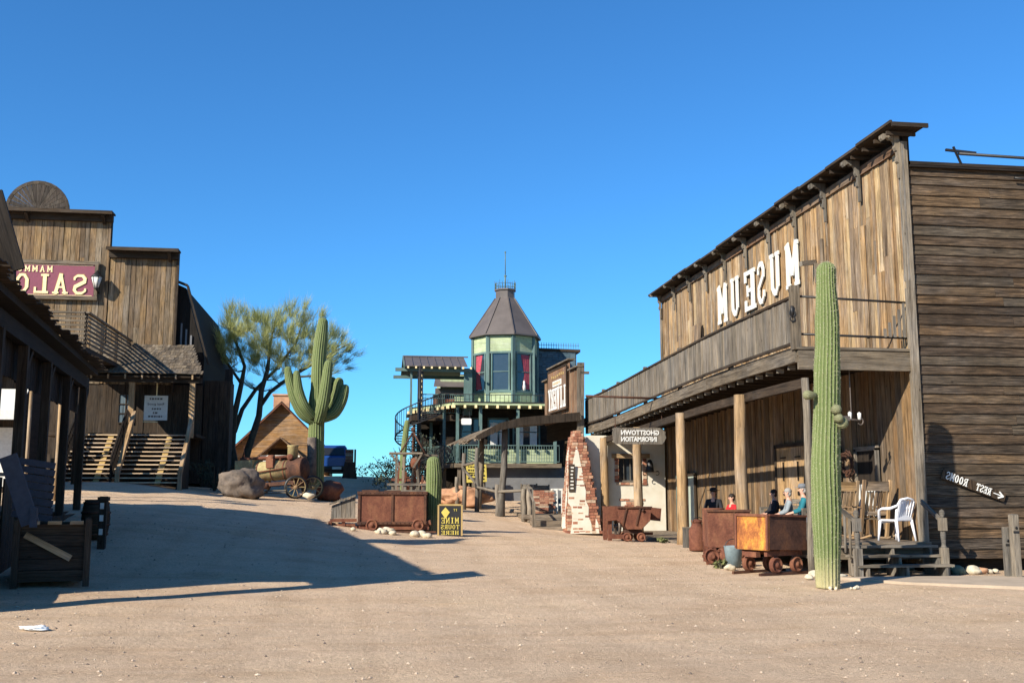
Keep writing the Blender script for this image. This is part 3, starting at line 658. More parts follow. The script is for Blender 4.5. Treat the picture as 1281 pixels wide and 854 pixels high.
# ================================================================ ADOBE INFORMATION BUILDING
def adobe():
    T = thing('adobe_building', 'cream stucco information building with a brick buttress beyond the museum porch', 'building', (9.5, 38.4, 0))
    w0, w1, z0, z1 = onY(773, 573, 38.35), onY(804, 573, 38.35), onY(790, 603, 38.35).z, onY(790, 573, 38.35).z
    a, b = w0.x, w1.x; mb = MB(); Yw = 38.5
    mb.box(((8.3+a)/2, Yw, 1.75), (a-8.3, .3, 3.9)); mb.box(((b+11.3)/2, Yw, 1.75), (11.3-b, .3, 3.9)); mb.box(((a+b)/2, Yw, (z0-.2)/2), (b-a, .3, z0+.2)); mb.box(((a+b)/2, Yw, (z1+3.7)/2), (b-a, .3, 3.7-z1))
    mb.box((9.9, 40.9, 3.72), (3.0, 4.6, .08)); mb.build('wall', M['stucco'], T, True)
    mb = MB(); mb.box(((a+b)/2, Yw+.1, (z0+z1)/2), (b-a, .04, z1-z0)); W = mb.build('window', M['glass'], T, True)
    mb = MB(); mb.box(((a+b)/2, Yw-.19, z1+.09), (b-a+.5, .12, .16)); q = mb.build('lintel', M['log'], W); q.location = -T.location
    mb = MB()
    for z in np.arange(z0, z1+.02, .13):
        for x in (a-.06, b+.06): mb.box((x, Yw-.165, z+.06), (.13+random.uniform(0, .03), .06, .11))
    for x in np.arange(a-.05, b+.1, .17): mb.box((x+.05, Yw-.165, z0-.05), (.16, .07, .09))
    q = mb.build('brick_surround', M['brick'], W); q.location = -T.location
    mb = MB()
    for x in (a+.25, a+.5, a+.75): mb.box((x, Yw, (z0+z1)/2), (.025, .03, z1-z0), r=.5)
    mb.box(((a+b)/2, Yw-.05, z0+.05), (b-a, .04, .05)); q = mb.build('bar', M['grey'], W); q.location = -T.location
    mb = MB()     # exposed bricks low on the wall
    for k in range(3):
        for j in range(3-k % 2): mb.box((9.75+j*.22+k*.06, Yw-.16, 1.0+k*.12), (.2, .04, .1))
    for j in range(5): mb.box((9.6+j*.2, Yw-.16, 1.36), (.18, .04, .07))
    mb.build('exposed_brick', M['brick'], T, True)
    # earth stained plinth and buttress
    mb = MB(); random.seed(5); core = MB()
    n = 34; H = 3.75; rows = []
    for i in range(n):
        z = gz(8, 37.8)+i*H/n; t = i/n
        xl = 7.36+.34*t**1.6; xr = 8.66-.62*t**.85+random.uniform(-.05, .05)
        if t > .93: xr -= .06; xl += .08
        y0 = 37.45+.35*t; rows.append((z, xl, xr, y0)); x = xl+(0 if i % 2 else -.02)
        core.box(((xl+xr)/2, (y0+38.3)/2+.03, z+H/n/2), (xr-xl-.06, 38.3-y0, H/n), r=.5)
        while x < xr-.05:
            L = min(random.uniform(.17, .24), xr-x+random.uniform(0, .03))
            mb.box((x+L/2, y0+.05+random.uniform(-.015, .01), z+H/n/2), (L-.015, .12, H/n-.014)); x += L
        for yy in np.arange(y0+.1, 38.3, .2):
            mb.box((xr+.0+random.uniform(-.03, .02), yy+.08, z+H/n/2), (.12, .18, H/n-.014)); mb.box((xl-.01, yy+.08, z+H/n/2), (.1, .18, H/n-.014))
    mb.build('buttress_bricks', M['brick'], T, True); core.build('buttress_core', M['mortar'], T, True)
    pl = MB()     # plaster left on the buttress face
    px = [(7.46, .16), (8.26, .16), (8.24, .5), (8.14, .8), (8.16, 1.1), (8.05, 1.35), (8.07, 1.7), (7.99, 2.0), (7.97, 2.35), (7.90, 2.7), (7.84, 3.1), (7.76, 3.32), (7.70, 3.05), (7.60, 2.6), (7.50, 2.2), (7.42, 1.7), (7.40, 1.25), (7.52, 1.1), (7.54, .6)]
    def yf(z): return 37.45+.35*z/H
    pl.prism([(x, yf(z)-.04, z+.0) for x, z in px], (0, .05, 0))
    px = [(8.40, .16), (8.52, .16), (8.5, .5), (8.42, .7), (8.38, .4)]
    pl.prism([(x, yf(z)-.035, z) for x, z in px], (0, .05, 0))
    sd = [(37.55, .35), (38.25, .3), (38.25, 3.1), (38.05, 3.3), (37.95, 2.9), (37.80, 2.5), (37.72, 1.9), (37.6, 1.3), (37.66, .9)]
    pl.prism([(7.36+.34*(z/H)**1.6-.09, y, z) for y, z in sd], (.04, 0, 0))
    pl.build('plaster_patch', M['stucco'], T, True)
    S = thing('plaque', 'narrow dark upright plaque with pale writing on the brick buttress', 'sign', (7.6, 37.5, 1.9))
    mb = MB(); mb.box((7.55, 37.55, 2.15), (.22, .04, 1.0)); mb.build('board', M['dark'], S, True)
    mb = MB()
    for k in range(7): mb.box((7.55+random.uniform(-.02, .02), 37.525, 1.78+k*.125), (random.uniform(.07, .13), .008, .05), r=.5)
    mb.build('writing', M['letter'], S, True)
    # wall lamp
    c = onY(813, 583, 38.0); L = thing('wall_lamp', 'black iron wall lamp with curled brackets on the cream stucco wall', 'lamp', c)
    mb = MB(); mb.lathe(c, [(.17, -.22), (.15, -.1), (.12, .1), (.08, .22), (.02, .26)], 10); mb.build('lamp_shade', M['black'], L, True)
    mb = MB()
    for s, dx in ((1, .28), (-1, -.2)): mb.tube([c+Vector((dx+s*.07*math.cos(a), 0, -.25+.08*math.sin(a))) for a in np.linspace(-2.4, 2.4, 10)], .014, 5)
    mb.tube([c+Vector((-.25, 0, -.2)), c+Vector((.35, 0, -.2))], .014, 5); mb.beam(c+Vector((0, 0, .1)), c+Vector((0, .36, .1)), .03, .03); mb.build('bracket', M['black'], L, True)
adobe()
# ================================================================ LIVERY
def livery():
    A = Vector((8.45, 40.4, 0)); B = Vector((8.1, 46.2, 0)); d = (B-A).normalized(); nrm = Vector((-d.y, d.x, 0))*1.0
    if nrm.x > 0: nrm = -nrm
    L = (B-A).length
    T = thing('livery_building', 'red brown livery with a stepped false front and low plank awning', 'building', A)
    R = Matrix.Rotation(math.atan2(d.y, d.x), 3, 'Z')
    def P(u, o, z): return A+d*u+nrm*o+Vector((0, 0, z))
    mb = MB(); u = 0; random.seed(11)
    while u < L:
        w = min(random.uniform(.13, .22), L-u); top = 6.55 if (u < 1.3 or u > 4.9) else 7.0
        mb.box(P(u+w/2, random.uniform(0, .015), (4.6+top)/2), (w-.008, .03, top-4.6), R); u += w
    mb.build('false_front', M['red'], T, True)
    mb = MB(); mb.box(P(L/2, -.12, 5.2), (L, .12, 2.7), R, r=.5); mb.build('wall_core', M['vdark'], T, True)
    mb = MB()
    for a, b, z in ((-.12, 1.3, 6.6), (1.2, 4.95, 7.05), (4.9, L+.1, 6.6)): mb.beam(P(a, .0, z), P(b, .0, z), .3, .06)
    mb.build('cap', M['beam'], T, True)
    mb = MB(); mb.prism([P(-.1, .12, 3.7), P(-.1, -.15, 3.7), P(-.1, -.2, 6.75), P(-.1, .08, 6.75)], d*.12); mb.box(P(-.05, -.22, 6.35), (.1, .35, .1), R); mb.build('corner_post', M['beam'], T, True)
    mb = MB(); mb.box(P(L/2, -.9, 2.1), (L, .1, 3.4), R, r=.5); mb.box(P(0.05, -1.8, 2.4), (.1, 2.4, 4.3), R, r=.5); mb.box(P(L/2, -2.6, 4.6), (L, 4, .1), R, r=.5); mb.build('wall', M['vdark'], T, True)
    # awning of planks sloping towards the street
    mb = MB(); u = -.25
    while u < L+.4:
        w = random.uniform(.2, .3); e = -4.15+.25*math.sin(u*2)+random.uniform(-.1, .1)
        mb.prism([P(u, .05, 4.72), P(u, 2.4, 4.47), P(u, 3.4, 4.2), P(u, -e, 3.72), P(u, -e, 3.67), P(u, 3.4, 4.14), P(u, 2.4, 4.41), P(u, .05, 4.66)], d*(w-.01)); u += w
    mb.build('awning', M['deck'], T, True)
    mb = MB(); mb.prism([P(-.28, .05, 4.76), P(-.28, 2.4, 4.52), P(-.28, 3.3, 4.28), P(-.28, 4.2, 3.78), P(-.28, 4.1, 3.62), P(-.28, 3.2, 4.02), P(-.28, 2.4, 4.2), P(-.28, .05, 4.42)], d*.07); mb.build('awning_fascia', M['dark'], T, True)
    mb = MB(); mb.tube([P(-.1, 2.95, 4.22), P(L, 2.95, 4.22)], .1, 8); mb.beam(P(-.22, .0, 4.55), P(-.22, 2.6, 4.32), .1, .16); mb.build('awning_beam', M['beam'], T, True)
    for u in (.35, 5.6):
        mb = MB(); g = gz(*P(u, 2.95, 0).xy); mb.tube([P(u-.05, 3.1, g-.1), P(u+.03, 3.06, 1.6), P(u-.03, 2.98, 2.6), P(u, 2.95, 3.4), P(u, 2.95, 4.2)], [.16, .14, .13, .12, .12], 9, wob=.08); mb.build('post', M['grey'], T, True)
    mb = MB(); mb.box(P(L/2, 1.1, .74), (L+.2, 2.4, .16), R); mb.build('porch_floor', M['deck'], T, True)
    mb = MB(); random.seed(3)
    for i in range(12):
        z = .82+i*.075; x = 0
        while x < .75:
            w = random.uniform(.17, .23); mb.box(P(.5, 1.75-x-w/2, z+.035), (.16, w-.01, .066), R); x += w
    mb.build('brick_pier', M['brick'], T, True)
    # sign board
    S = thing('sign_board', 'brown sign board with white mirror written livery lettering on the stepped false front', 'sign', P(2.9, .1, 5.9))
    mb = MB(); c0, c1 = 1.45, 4.7; poly = [P(c0, .09, 5.05), P(c1, .09, 5.05), P(c1, .09, 6.85), P(c0, .09, 6.85)]; mb.prism(poly, nrm*.05, .2); mb.build('board', M['red'], S, True)
    mb = MB()
    for a, b in ((0, 1), (1, 2), (2, 3), (3, 0)): mb.beam(poly[a]+nrm*.06, poly[b]+nrm*.06, .04, .05)
    mb.build('frame', M['dark'], S, True)
    slab('lettering', 'LIVERY', P((c0+c1)/2, .145, 5.60), d, ZP, 3.0, .92, M['white'], S, .02, .10, wk=1.15)
    mb = MB(); mb.box(P(3.05, .15, 6.25), (1.5, .02, .24), R, r=.5); mb.build('name_strip', M['letter'], S, True)
    mb = MB()
    for k in range(9): mb.box(P(2.45+k*.15, .165, 6.25), (.03+random.random()*.04, .012, .12), R, r=.5)
    for k in range(7): mb.box(P(1.95+k*.33, .15, 6.56+.03*math.sin(k*1.1)), (.16, .015, .11), R, r=.5)
    mb.build('small_writing', M['goldedge'], S, True)
    # steps in front
    S = thing('plank_steps', 'three broad railroad tie steps between the livery porch and the brick buttress', 'steps', (7.1, 38.6, .3))
    for i in range(3):
        mb = MB(); mb.box((7.05+i*.06, 38.35+i*.42, .28+i*.21), (1.75-.0*i, .5, .2)); mb.build('tread', M['deck'], S, True)
    mb = MB(); mb.box((7.05, 40.3, .72), (2.0, 1.7, .16)); mb.build('landing', M['deck'], S, True)
    for x in (6.25, 7.9):
        mb = MB(); mb.box((x, 38.2, .75), (.1, .1, 1.1)); mb.beam((x, 38.2, 1.28), (x-.0, 39.9, 1.9), .06, .07)
        mb.box((x, 39.9, 1.3), (.08, .08, 1.3)); mb.build('handrail', M['grey'], S, True)
    # rail fence and hitching posts
    pts = [((5.35, 39.4), 1.35, .09), ((5.2, 42.6), 1.45, .10), ((4.75, 42.2), 1.75, .09), ((4.72, 44.6), 1.75, .09)]
    H = thing('rail_fence', 'rough pole fence with forked uprights in front of the livery awning', 'fence', (5.3, 41, .8))
    for (x, y), h, r_ in (((6.3, 39.6), 1.25, .11), ((6.1, 39.7), 1.2, .1), ((5.2, 40.6), 1.2, .09), ((4.55, 42.0), 2.55, .09), ((4.25, 44.3), 2.35, .09), ((4.1, 46), 1.3, .09)):
        g = gz(x, y); mb = MB(); mb.tube([(x, y, g-.2), (x+.03, y, g+h*.4), (x-.02, y, g+h*.75), (x, y, g+h)], [r_*1.1, r_, r_*.95, r_*.9], 8, wob=.06); mb.build('post', M['grey'], H, True)
    g = gz(5.5, 40)
    for (a, b) in (((6.2, 39.7, 1.05), (5.2, 40.6, 1.0)), ((5.2, 40.6, 1.0), (4.5, 42.0, 1.2)), ((4.55, 42, 2.2), (4.2, 44.4, 2.1)), ((4.55, 42, 1.3), (4.2, 44.4, 2.0))):
        mb = MB(); mb.tube([Vector(a)+Vector((0, 0, g)), Vector(b)+Vector((0, 0, g))], .06, 7, wob=.05); mb.build('rail', M['grey'], H, True)
livery()
# ================================================================ GREEN TOWER HOUSE
def tower():
    cx, cy = 7.05, 52.0
    T = thing('tower_house', 'pale green and teal house with an octagonal tower, brown pointed metal roof and side balcony', 'building', (cx, cy, 1.3))
    def oct_(r, off=6): return [(cx+r*math.cos(math.radians(a+off)), cy+r*math.sin(math.radians(a+off))) for a in range(180, 540, 45)]
    V = oct_(1.66)
    def ring(mb, r, z0, z1, r2=None, n=8):
        a = oct_(r); b = oct_(r2 or r); i0 = len(mb.v)
        mb.v += [Vector((*p, z0)) for p in a]+[Vector((*p, z1)) for p in b]
        for i in range(8): j = (i+1) % 8; mb.face([i0+i, i0+j, i0+8+j, i0+8+i], [(i, 0), (i+1, 0), (i+1, 1), (i, 1)], .5)
        mb.face([i0+i for i in range(8)], [(0, 0)]*8, .5); mb.face([i0+8+i for i in range(8)], [(0, 0)]*8, .5)
    mb = MB(); ring(mb, 1.56, 5.8, 9.4); mb.build('tower_core', M['vdark'], T, True)
    # siding panels above and below the windows, face by face
    for i in range(8):
        a = Vector((*V[i], 0)); b = Vector((*V[(i+1) % 8], 0)); d = (b-a).normalized(); mid = (a+b)/2; R = Matrix.Rotation(math.atan2(d.y, d.x), 3, 'Z'); L = (b-a).length
        for z0, z1 in ((8.55, 9.35), (5.9, 6.5)):
            mb = MB(); z = z0
            while z < z1-.03: mb.box(mid*.995+Vector((cx, cy, 0))*.005+Vector((0, 0, z+.065)), (L-.1, .05, .142), R @ Matrix.Rotation(.03, 3, 'X')); z += .14
            mb.build('siding', M['green'], T, True)
    mb = MB()
    for i in range(8):
        a = Vector((*V[i], 0)); b = Vector((*V[(i+1) % 8], 0)); d = (b-a).normalized(); mid = (a+b)/2; R = Matrix.Rotation(math.atan2(d.y, d.x), 3, 'Z'); L = (b-a).length
        mb.box(a+Vector((0, 0, 7.6)), (.18, .14, 3.6), R)
        for z, h in ((8.5, .1), (6.55, .1), (9.38, .1), (5.88, .1)): mb.box(mid+Vector((0, 0, z)), (L-.1, .1, h), R)
        for s in (-1, 1): mb.box(mid+d*s*(L/2-.2)+Vector((0, 0, 7.53)), (.07, .09, 1.95), R)
    mb.build('tower_trim', M['teal'], T, True)
    for i in range(4):
        a = Vector((*V[i], 0)); b = Vector((*V[(i+1) % 8], 0)); d = (b-a).normalized(); mid = (a+b)/2; R = Matrix.Rotation(math.atan2(d.y, d.x), 3, 'Z'); L = (b-a).length
        out = Vector((d.y, -d.x, 0)); out = out if out.dot(mid-Vector((cx, cy, 0))) > 0 else -out
        mb = MB(); mb.box(mid-out*.05+Vector((0, 0, 7.53)), (L-.45, .02, 1.85), R); w = mb.build('window', M['glass'], T, True)
        mb = MB(); mb.box(mid+out*-.02+Vector((0, 0, 7.55)), (L-.45, .03, .05), R); mb.box(mid+out*-.02+Vector((0, 0, 6.63)), (L-.45, .05, .05), R, r=.5); q = mb.build('sash', M['teal'], w); q.location = -T.location
        if i in (0, 2):
            mb = MB(); s = 1 if i == 0 else -1
            for k in range(7): mb.prism([mid-out*.035+d*s*(-L/2+.24+k*.075)+Vector((0, 0, 8.4)), mid-out*.035+d*s*(-L/2+.315+k*.075)+Vector((0, 0, 8.4)), mid-out*.03+d*s*(-L/2+.23+.045*(k+1))+Vector((0, 0, 7.4)), mid-out*.03+d*s*(-L/2+.23+.055*(k+1)+(.1 if k > 4 else 0))+Vector((0, 0, 6.7)), mid-out*.03+d*s*(-L/2+.23+.05*k)+Vector((0, 0, 6.7)), mid-out*.03+d*s*(-L/2+.23+.045*k)+Vector((0, 0, 7.4))], out*(.01+.004*(k % 2)))
            q = mb.build('curtain', M['curtain'], w); q.location = -T.location
            if i == 2:
                mb = MB(); mb.lathe(mid+out*-.01+d*.05+Vector((0, 0, 6.62)), [(.07, 0), (.09, .2), (.05, .35), (.06, .45), (.0, .52)], 8); q = mb.build('figurine', M['white'], w); q.location = -T.location
    mb = MB(); ring(mb, 1.86, 9.42, 11.45, .52); ring(mb, 1.9, 9.36, 9.42); ring(mb, .5, 11.45, 11.85); ring(mb, .57, 11.85, 11.93)
    for i in range(8):
        a = oct_(1.88)[i]; b = oct_(.54)[i]; mb.beam((*a, 9.43), (*b, 11.46), .05, .04, r=.9)
    mb.build('tower_roof', M['metalroof'], T, True)
    mb = MB(); R_ = oct_(.55)
    for i in range(8):
        a, b = Vector((*R_[i], 0)), Vector((*R_[(i+1) % 8], 0))
        mb.tube([a+Vector((0, 0, 12.2)), b+Vector((0, 0, 12.2))], .012, 4); mb.tube([a+Vector((0, 0, 12.02)), b+Vector((0, 0, 12.02))], .012, 4)
        for t in (0, .33, .66): p = a.lerp(b, t); mb.tube([p+Vector((0, 0, 11.9)), p+Vector((0, 0, 12.38 if t == 0 else 12.3))], .012, 4)
    mb.tube([(cx, cy, 11.9), (cx, cy, 12.7)], .04, 6); mb.tube([(cx, cy, 12.7), (cx, cy, 13.9)], .025, 6); mb.lathe((cx, cy, 13.9), [(0, -.08), (.06, 0), (0, .08)], 8); mb.lathe((cx, cy, 12.65), [(0, -.1), (.09, 0), (0, .1)], 8)
    mb.build('finial', M['teal'], T, True)
    # eave between storeys
    up = [(4.2, 49.0), (9.9, 49.0), (10.4, 54), (10.4, 58), (2.3, 58), (2.3, 53.2)]
    mb = MB(); mb.prism([(x, y, 5.74) for x, y in up], (0, 0, .12)); mb.build('storey_eave', M['green'], T, True)
    mb = MB()
    def edge(a, b, z, st, sz):
        a = Vector((*a, z)); b = Vector((*b, z)); n = int((b-a).length/st)
        for i in range(n+1): mb.box(a.lerp(b, i/max(1, n)), sz)
    edge((4.2, 48.95), (9.9, 48.95), 5.66, .5, (.1, .14, .14)); edge((2.25, 53.2), (4.15, 49.0), 5.66, .5, (.14, .1, .14)); mb.build('rafter_tails', M['cream'], T, True)
    mb = MB(); mb.beam((4.2, 49.0, 5.88), (9.9, 49.0, 5.88), .06, .05); mb.beam((4.2, 49.0, 5.88), (2.3, 53.2, 5.88), .06, .05)
    for x in np.arange(4.3, 9.9, .21): mb.box((x, 49.0, 6.06), (.02, .02, .34))
    mb.beam((4.2, 49.0, 6.24), (9.9, 49.0, 6.24), .03, .03); mb.build('roof_cresting', M['black'], T, True)
    # lower storey and raised deck
    dk = [(4.3, 49.2), (9.4, 49.2), (9.4, 56), (2.5, 57), (2.5, 53.2)]
    mb = MB(); mb.prism([(x, y, 2.8) for x, y in dk], (0, 0, .2)); mb.build('deck', M['beam'], T, True)
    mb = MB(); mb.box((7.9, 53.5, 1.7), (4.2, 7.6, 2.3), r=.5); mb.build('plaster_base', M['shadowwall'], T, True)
    for x, y in ((4.4, 49.3), (5.5, 49.3), (7.3, 49.3), (9.1, 49.3), (3.85, 50.4), (3.3, 51.6), (2.8, 52.8), (2.6, 54.5)):
        mb = MB(); mb.box((x, y, 4.35), (.14, .14, 2.72)); mb.build('veranda_post', M['teal'], T, True)
    mb = MB()
    for x, y in ((4.5, 49.4), (5.2, 49.4), (3.9, 50.6), (3.3, 51.8), (2.8, 53)): mb.box((x, y, 2.0), (.16, .16, 1.6))
    mb.build('deck_pier', M['beam'], T, True)
    mb = MB(); mb.box((7.2, 54.2, 4.35), (6.6, 6, 2.7), r=.5); mb.box((3.45, 55.6, 4.3), (1.2, 3.0, 2.8), r=.5); mb.box((4.6, 54.2, 1.95), (2.6, 5.6, 1.68), r=.5); mb.build('lower_wall', M['vdark'], T, True)  # last box: near-black fill painted as shade under the deck
    for x, w, cur in ((5.2, .9, 0), (6.6, 1.0, 1), (8.0, 1.3, 1)):
        mb = MB(); mb.box((x, 51.17, 4.55), (w, .04, 1.3)); W = mb.build('window', M['glass'], T, True)
        mb = MB()
        for s in (-1, 1): mb.box((x+s*w/2, 51.14, 4.5), (.08, .08, 1.5))
        mb.box((x, 51.14, 5.25), (w, .08, .08)); mb.box((x, 51.14, 4.6), (w, .06, .05)); q = mb.build('frame', M['teal'], W); q.location = -T.location
        if cur:
            mb = MB()
            for k in range(6): mb.box((x-w*.38+k*.06, 51.12, 4.5), (.05, .02, 1.1))
            for k in range(6): mb.box((x+w*.38-k*.06, 51.12, 4.5), (.05, .02, 1.1))
            q = mb.build('curtain', M['white'], W); q.location = -T.location
    mb = MB()
    for k in range(5): mb.box((7.2, 51.16, 3.08+k*.15), (4.6, .05, .14))
    mb.build('lower_siding', M['green'], T, True)
    # deck railing
    mb = MB()
    def rail(a, b, z0, z1, st=.12, rr=.012):
        a = Vector((*a, 0)); b = Vector((*b, 0)); n = int((b-a).length/st)
        mb.tube([a+Vector((0, 0, z1)), b+Vector((0, 0, z1))], .025, 5); mb.tube([a+Vector((0, 0, z0)), b+Vector((0, 0, z0))], .02, 5)
        for i in range(n+1): p = a.lerp(b, i/n); mb.tube([p+Vector((0, 0, z0)), p+Vector((0, 0, z1))], rr, 4)
    rail((4.4, 49.25), (9.3, 49.25), 3.08, 3.85); rail((2.55, 53.2), (4.35, 49.3), 3.08, 3.85)
    mb.build('deck_railing', M['teal'], T, True)
    # upper balcony to the left with its own metal roof
    bx0, bx1, by0, by1 = 2.25, 5.15, 50.4, 53.6
    mb = MB(); mb.box(((bx0+bx1)/2, (by0+by1)/2, 5.22), (bx1-bx0, by1-by0, .28)); mb.build('balcony_floor', M['dark'], T, True)
    mb = MB(); rail((bx0+.3, by0), (bx1, by0), 5.45, 6.35, .1, .012); mb.build('balcony_railing', M['teal'], T, True)
    mb = MB(); mb.tube([(bx0+.3, by0-.02, 6.15), (bx1, by0-.02, 6.15)], .02, 5)
    mb.build('balcony_cable', M['teal'], T, True)
    mb = MB(); mb.box((3.9, 51.4, 5.85), (1.0, .5, .75)); mb.box((3.9, 51.6, 6.2), (1.05, .1, .5)); mb.build('balcony_bench', M['rustcart'], T, True)
    yr = (by0+by1)/2; ze, zr = 7.65, 8.35
    mb = MB()
    for s, ye in ((-1, by0-.5), (1, by1+.5)):
        x = bx0-.35
        while x < bx1-.3:
            w = .38; mb.prism([(x, yr, zr), (x, ye, ze), (x, ye, ze+.04), (x, yr, zr+.04)], (w-.01, 0, 0), r=random.random()); mb.beam((x, yr, zr+.05), (x, ye, ze+.05), .03, .05, r=.9); x += w
    mb.beam((bx0-.38, yr, zr+.06), (bx1, yr, zr+.06), .14, .05); mb.build('balcony_roof', M['metalroof'], T, True)
    mb = MB(); mb.beam((bx0-.38, by0-.5, ze-.03), (bx0-.38, yr, zr), .05, .16); mb.beam((bx0-.38, by1+.5, ze-.03), (bx0-.38, yr, zr), .05, .16); mb.beam((bx0-.8, by0-.1, ze-.12), (bx1, by0-.1, ze-.12), .14, .16); mb.beam((bx0-.8, by1, ze-.12), (bx1, by1, ze-.12), .14, .16)
    mb.box((bx0-.02, by0, 6.5), (.1, .1, 2.3)); mb.box((bx1-.15, by0+.05, 6.5), (.4, .14, 2.3)); mb.build('balcony_frame', M['teal'], T, True)
    mb = MB(); x = bx0-.2
    while x < bx1: mb.box((x, by0-.5, ze-.05), (.08, .1, .1)); x += .38
    mb.build('rafter_end', M['cream'], T, True)
    mb = MB(); mb.box((bx0+.42, by0-.1, 6.4), (.26, .12, 2.6)); q = mb.build('ornate_column', M['black'], T, True)
    mb = MB()
    for k in range(9): mb.lathe((bx0+.42, by0-.17, 5.35+k*.27), [(.08, -.01), (.085, .0), (.04, .01)], 8, axis='y')
    o2 = mb.build('rosette', M['cream'], q); o2.location = -T.location
    # spiral stair
    sx, sy, sr = 2.25, 49.3, .92
    mb = MB(); mb.tube([(sx+.35, sy, 1.6), (sx+.35, sy, 7.6)], .07, 8)
    pr = None; topp = []; botp = []
    for k in range(34):
        a = math.radians(-20-k*15); z = 5.4-k*.115; o = Vector((sx+.35+sr*math.cos(a)*1.25, sy+sr*math.sin(a), z)); c = Vector((sx+.35, sy, z)); a2 = a-math.radians(15)
        o2_ = Vector((sx+.35+sr*math.cos(a2)*1.25, sy+sr*math.sin(a2), z)); mb.prism([c, o, o2_], (0, 0, .03)); topp.append(o+Vector((0, 0, .95))); botp.append(o)
        mb.tube([o, o+Vector((0, 0, .95))], .014, 4); mid = (o+o2_)/2; mb.tube([mid, mid+Vector((0, 0, .9))], .01, 4)
    mb.tube(topp, .03, 6); mb.tube(botp, .035, 6); mb.build('spiral_stair', M['black'], T, True)
    # rear wing with slate blue shingles
    mb = MB(); z = 1.4
    while z < 8.95:
        x = 8.5
        while x < 10.9: w = random.uniform(.2, .45); w = min(w, 10.9-x); mb.box((x+w/2, 53.0-random.uniform(0, .01), z+.1), (w-.012, .04, .2), Matrix.Rotation(-.08, 3, 'X')); x += w
        y = 53
        while y < 60: w = .5; mb.box((10.93, y+w/2, z+.1), (.04, w-.01, .2)); y += w
        z += .19
    mb.build('shingled_wing', M['bluegrey'], T, True)
    mb = MB(); mb.box((9.6, 56.5, 5), (2.4, 6.8, 7.6)); mb.box((9.7, 56.5, 9.0), (2.9, 7.2, .14), Matrix.Rotation(.02, 3, 'Y')); mb.prism([(9.2, 52.9, 7.3), (11.0, 52.9, 7.9), (11.0, 52.2, 7.5), (9.4, 52.2, 7.0)], (0, 0, .1)); mb.build('wing_roof', M['dark'], T, True)
    mb = MB()
    for x in np.arange(8.7, 11.1, .13): mb.tube([(x, 52.95, 9.08), (x, 52.95, 9.38)], .014, 4)
    mb.tube([(8.6, 52.95, 9.25), (11.1, 52.95, 9.25)], .012, 4); mb.build('wing_cresting', M['teal'], T, True)
    # small rear gable left of the tower
    mb = MB(); mb.box((4.9, 58, 6.0), (1.6, 3, 4)); mb.build('rear_wall', M['green'], T, True)
    mb = MB(); mb.prism([(3.7, 56, 7.3), (5.6, 56, 7.3), (5.6, 57.3, 8.1), (3.9, 57.3, 8.1)], (0, .05, .06)); mb.box((4.7, 56.4, 7.1), (1.8, .1, .3)); mb.build('rear_roof', M['metalroof'], T, True)
    c = onY(583.5, 527, 48.9); S = thing('light_box_sign', 'blank white rounded sign box hanging under the green house eave', 'sign', c)
    mb = MB(); w, h = .24, .15; mb.prism([c+Vector(p) for p in ((-w, 0, -h+.04), (-w+.04, 0, -h), (w-.04, 0, -h), (w, 0, -h+.04), (w, 0, h-.04), (w-.04, 0, h), (-w+.04, 0, h), (-w, 0, h-.04))], (0, .08, 0)); mb.build('panel', M['white'], S, True)
    mb = MB(); mb.tube([c+Vector((-.15, .04, .14)), c+Vector((-.15, .04, .5))], .01, 4); mb.tube([c+Vector((.15, .04, .14)), c+Vector((.15, .04, .5))], .01, 4); mb.build('hanger', M['black'], S, True)
    # yellow notice
    c = onY(596, 592, 48.6); S = thing('notice_board', 'yellow notice board with black writing leaning at the foot of the green house', 'sign', (c.x, c.y, c.z-.5))
    mb = MB(); mb.box(c, (.95, .04, .8), Matrix.Rotation(-.05, 3, 'Y')); mb.box(c+Vector((.1, 0, .43)), (.5, .03, .12)); mb.build('board', M['yellow'], S, True)
    mb = MB()
    for j, z in enumerate((.3, .14, -.08, -.24)):
        x = -.4
        while x < .4: w = random.uniform(.04, .12); mb.box(c+Vector((x+w/2, -.03, z-x*.05)), (w, .01, .07 if j else .05)); x += w+.04
    mb.prism([c+Vector((-.42, -.035, .0)), c+Vector((.1, -.035, .04)), c+Vector((-.42, -.035, .05))], (0, -.01, 0)); mb.build('writing', M['black'], S, True)
    mb = MB()
    for dx in (-.35, .35): mb.box(c+Vector((dx, .06, -.5)), (.05, .05, .9))
    mb.build('leg', M['grey'], S, True)
tower()
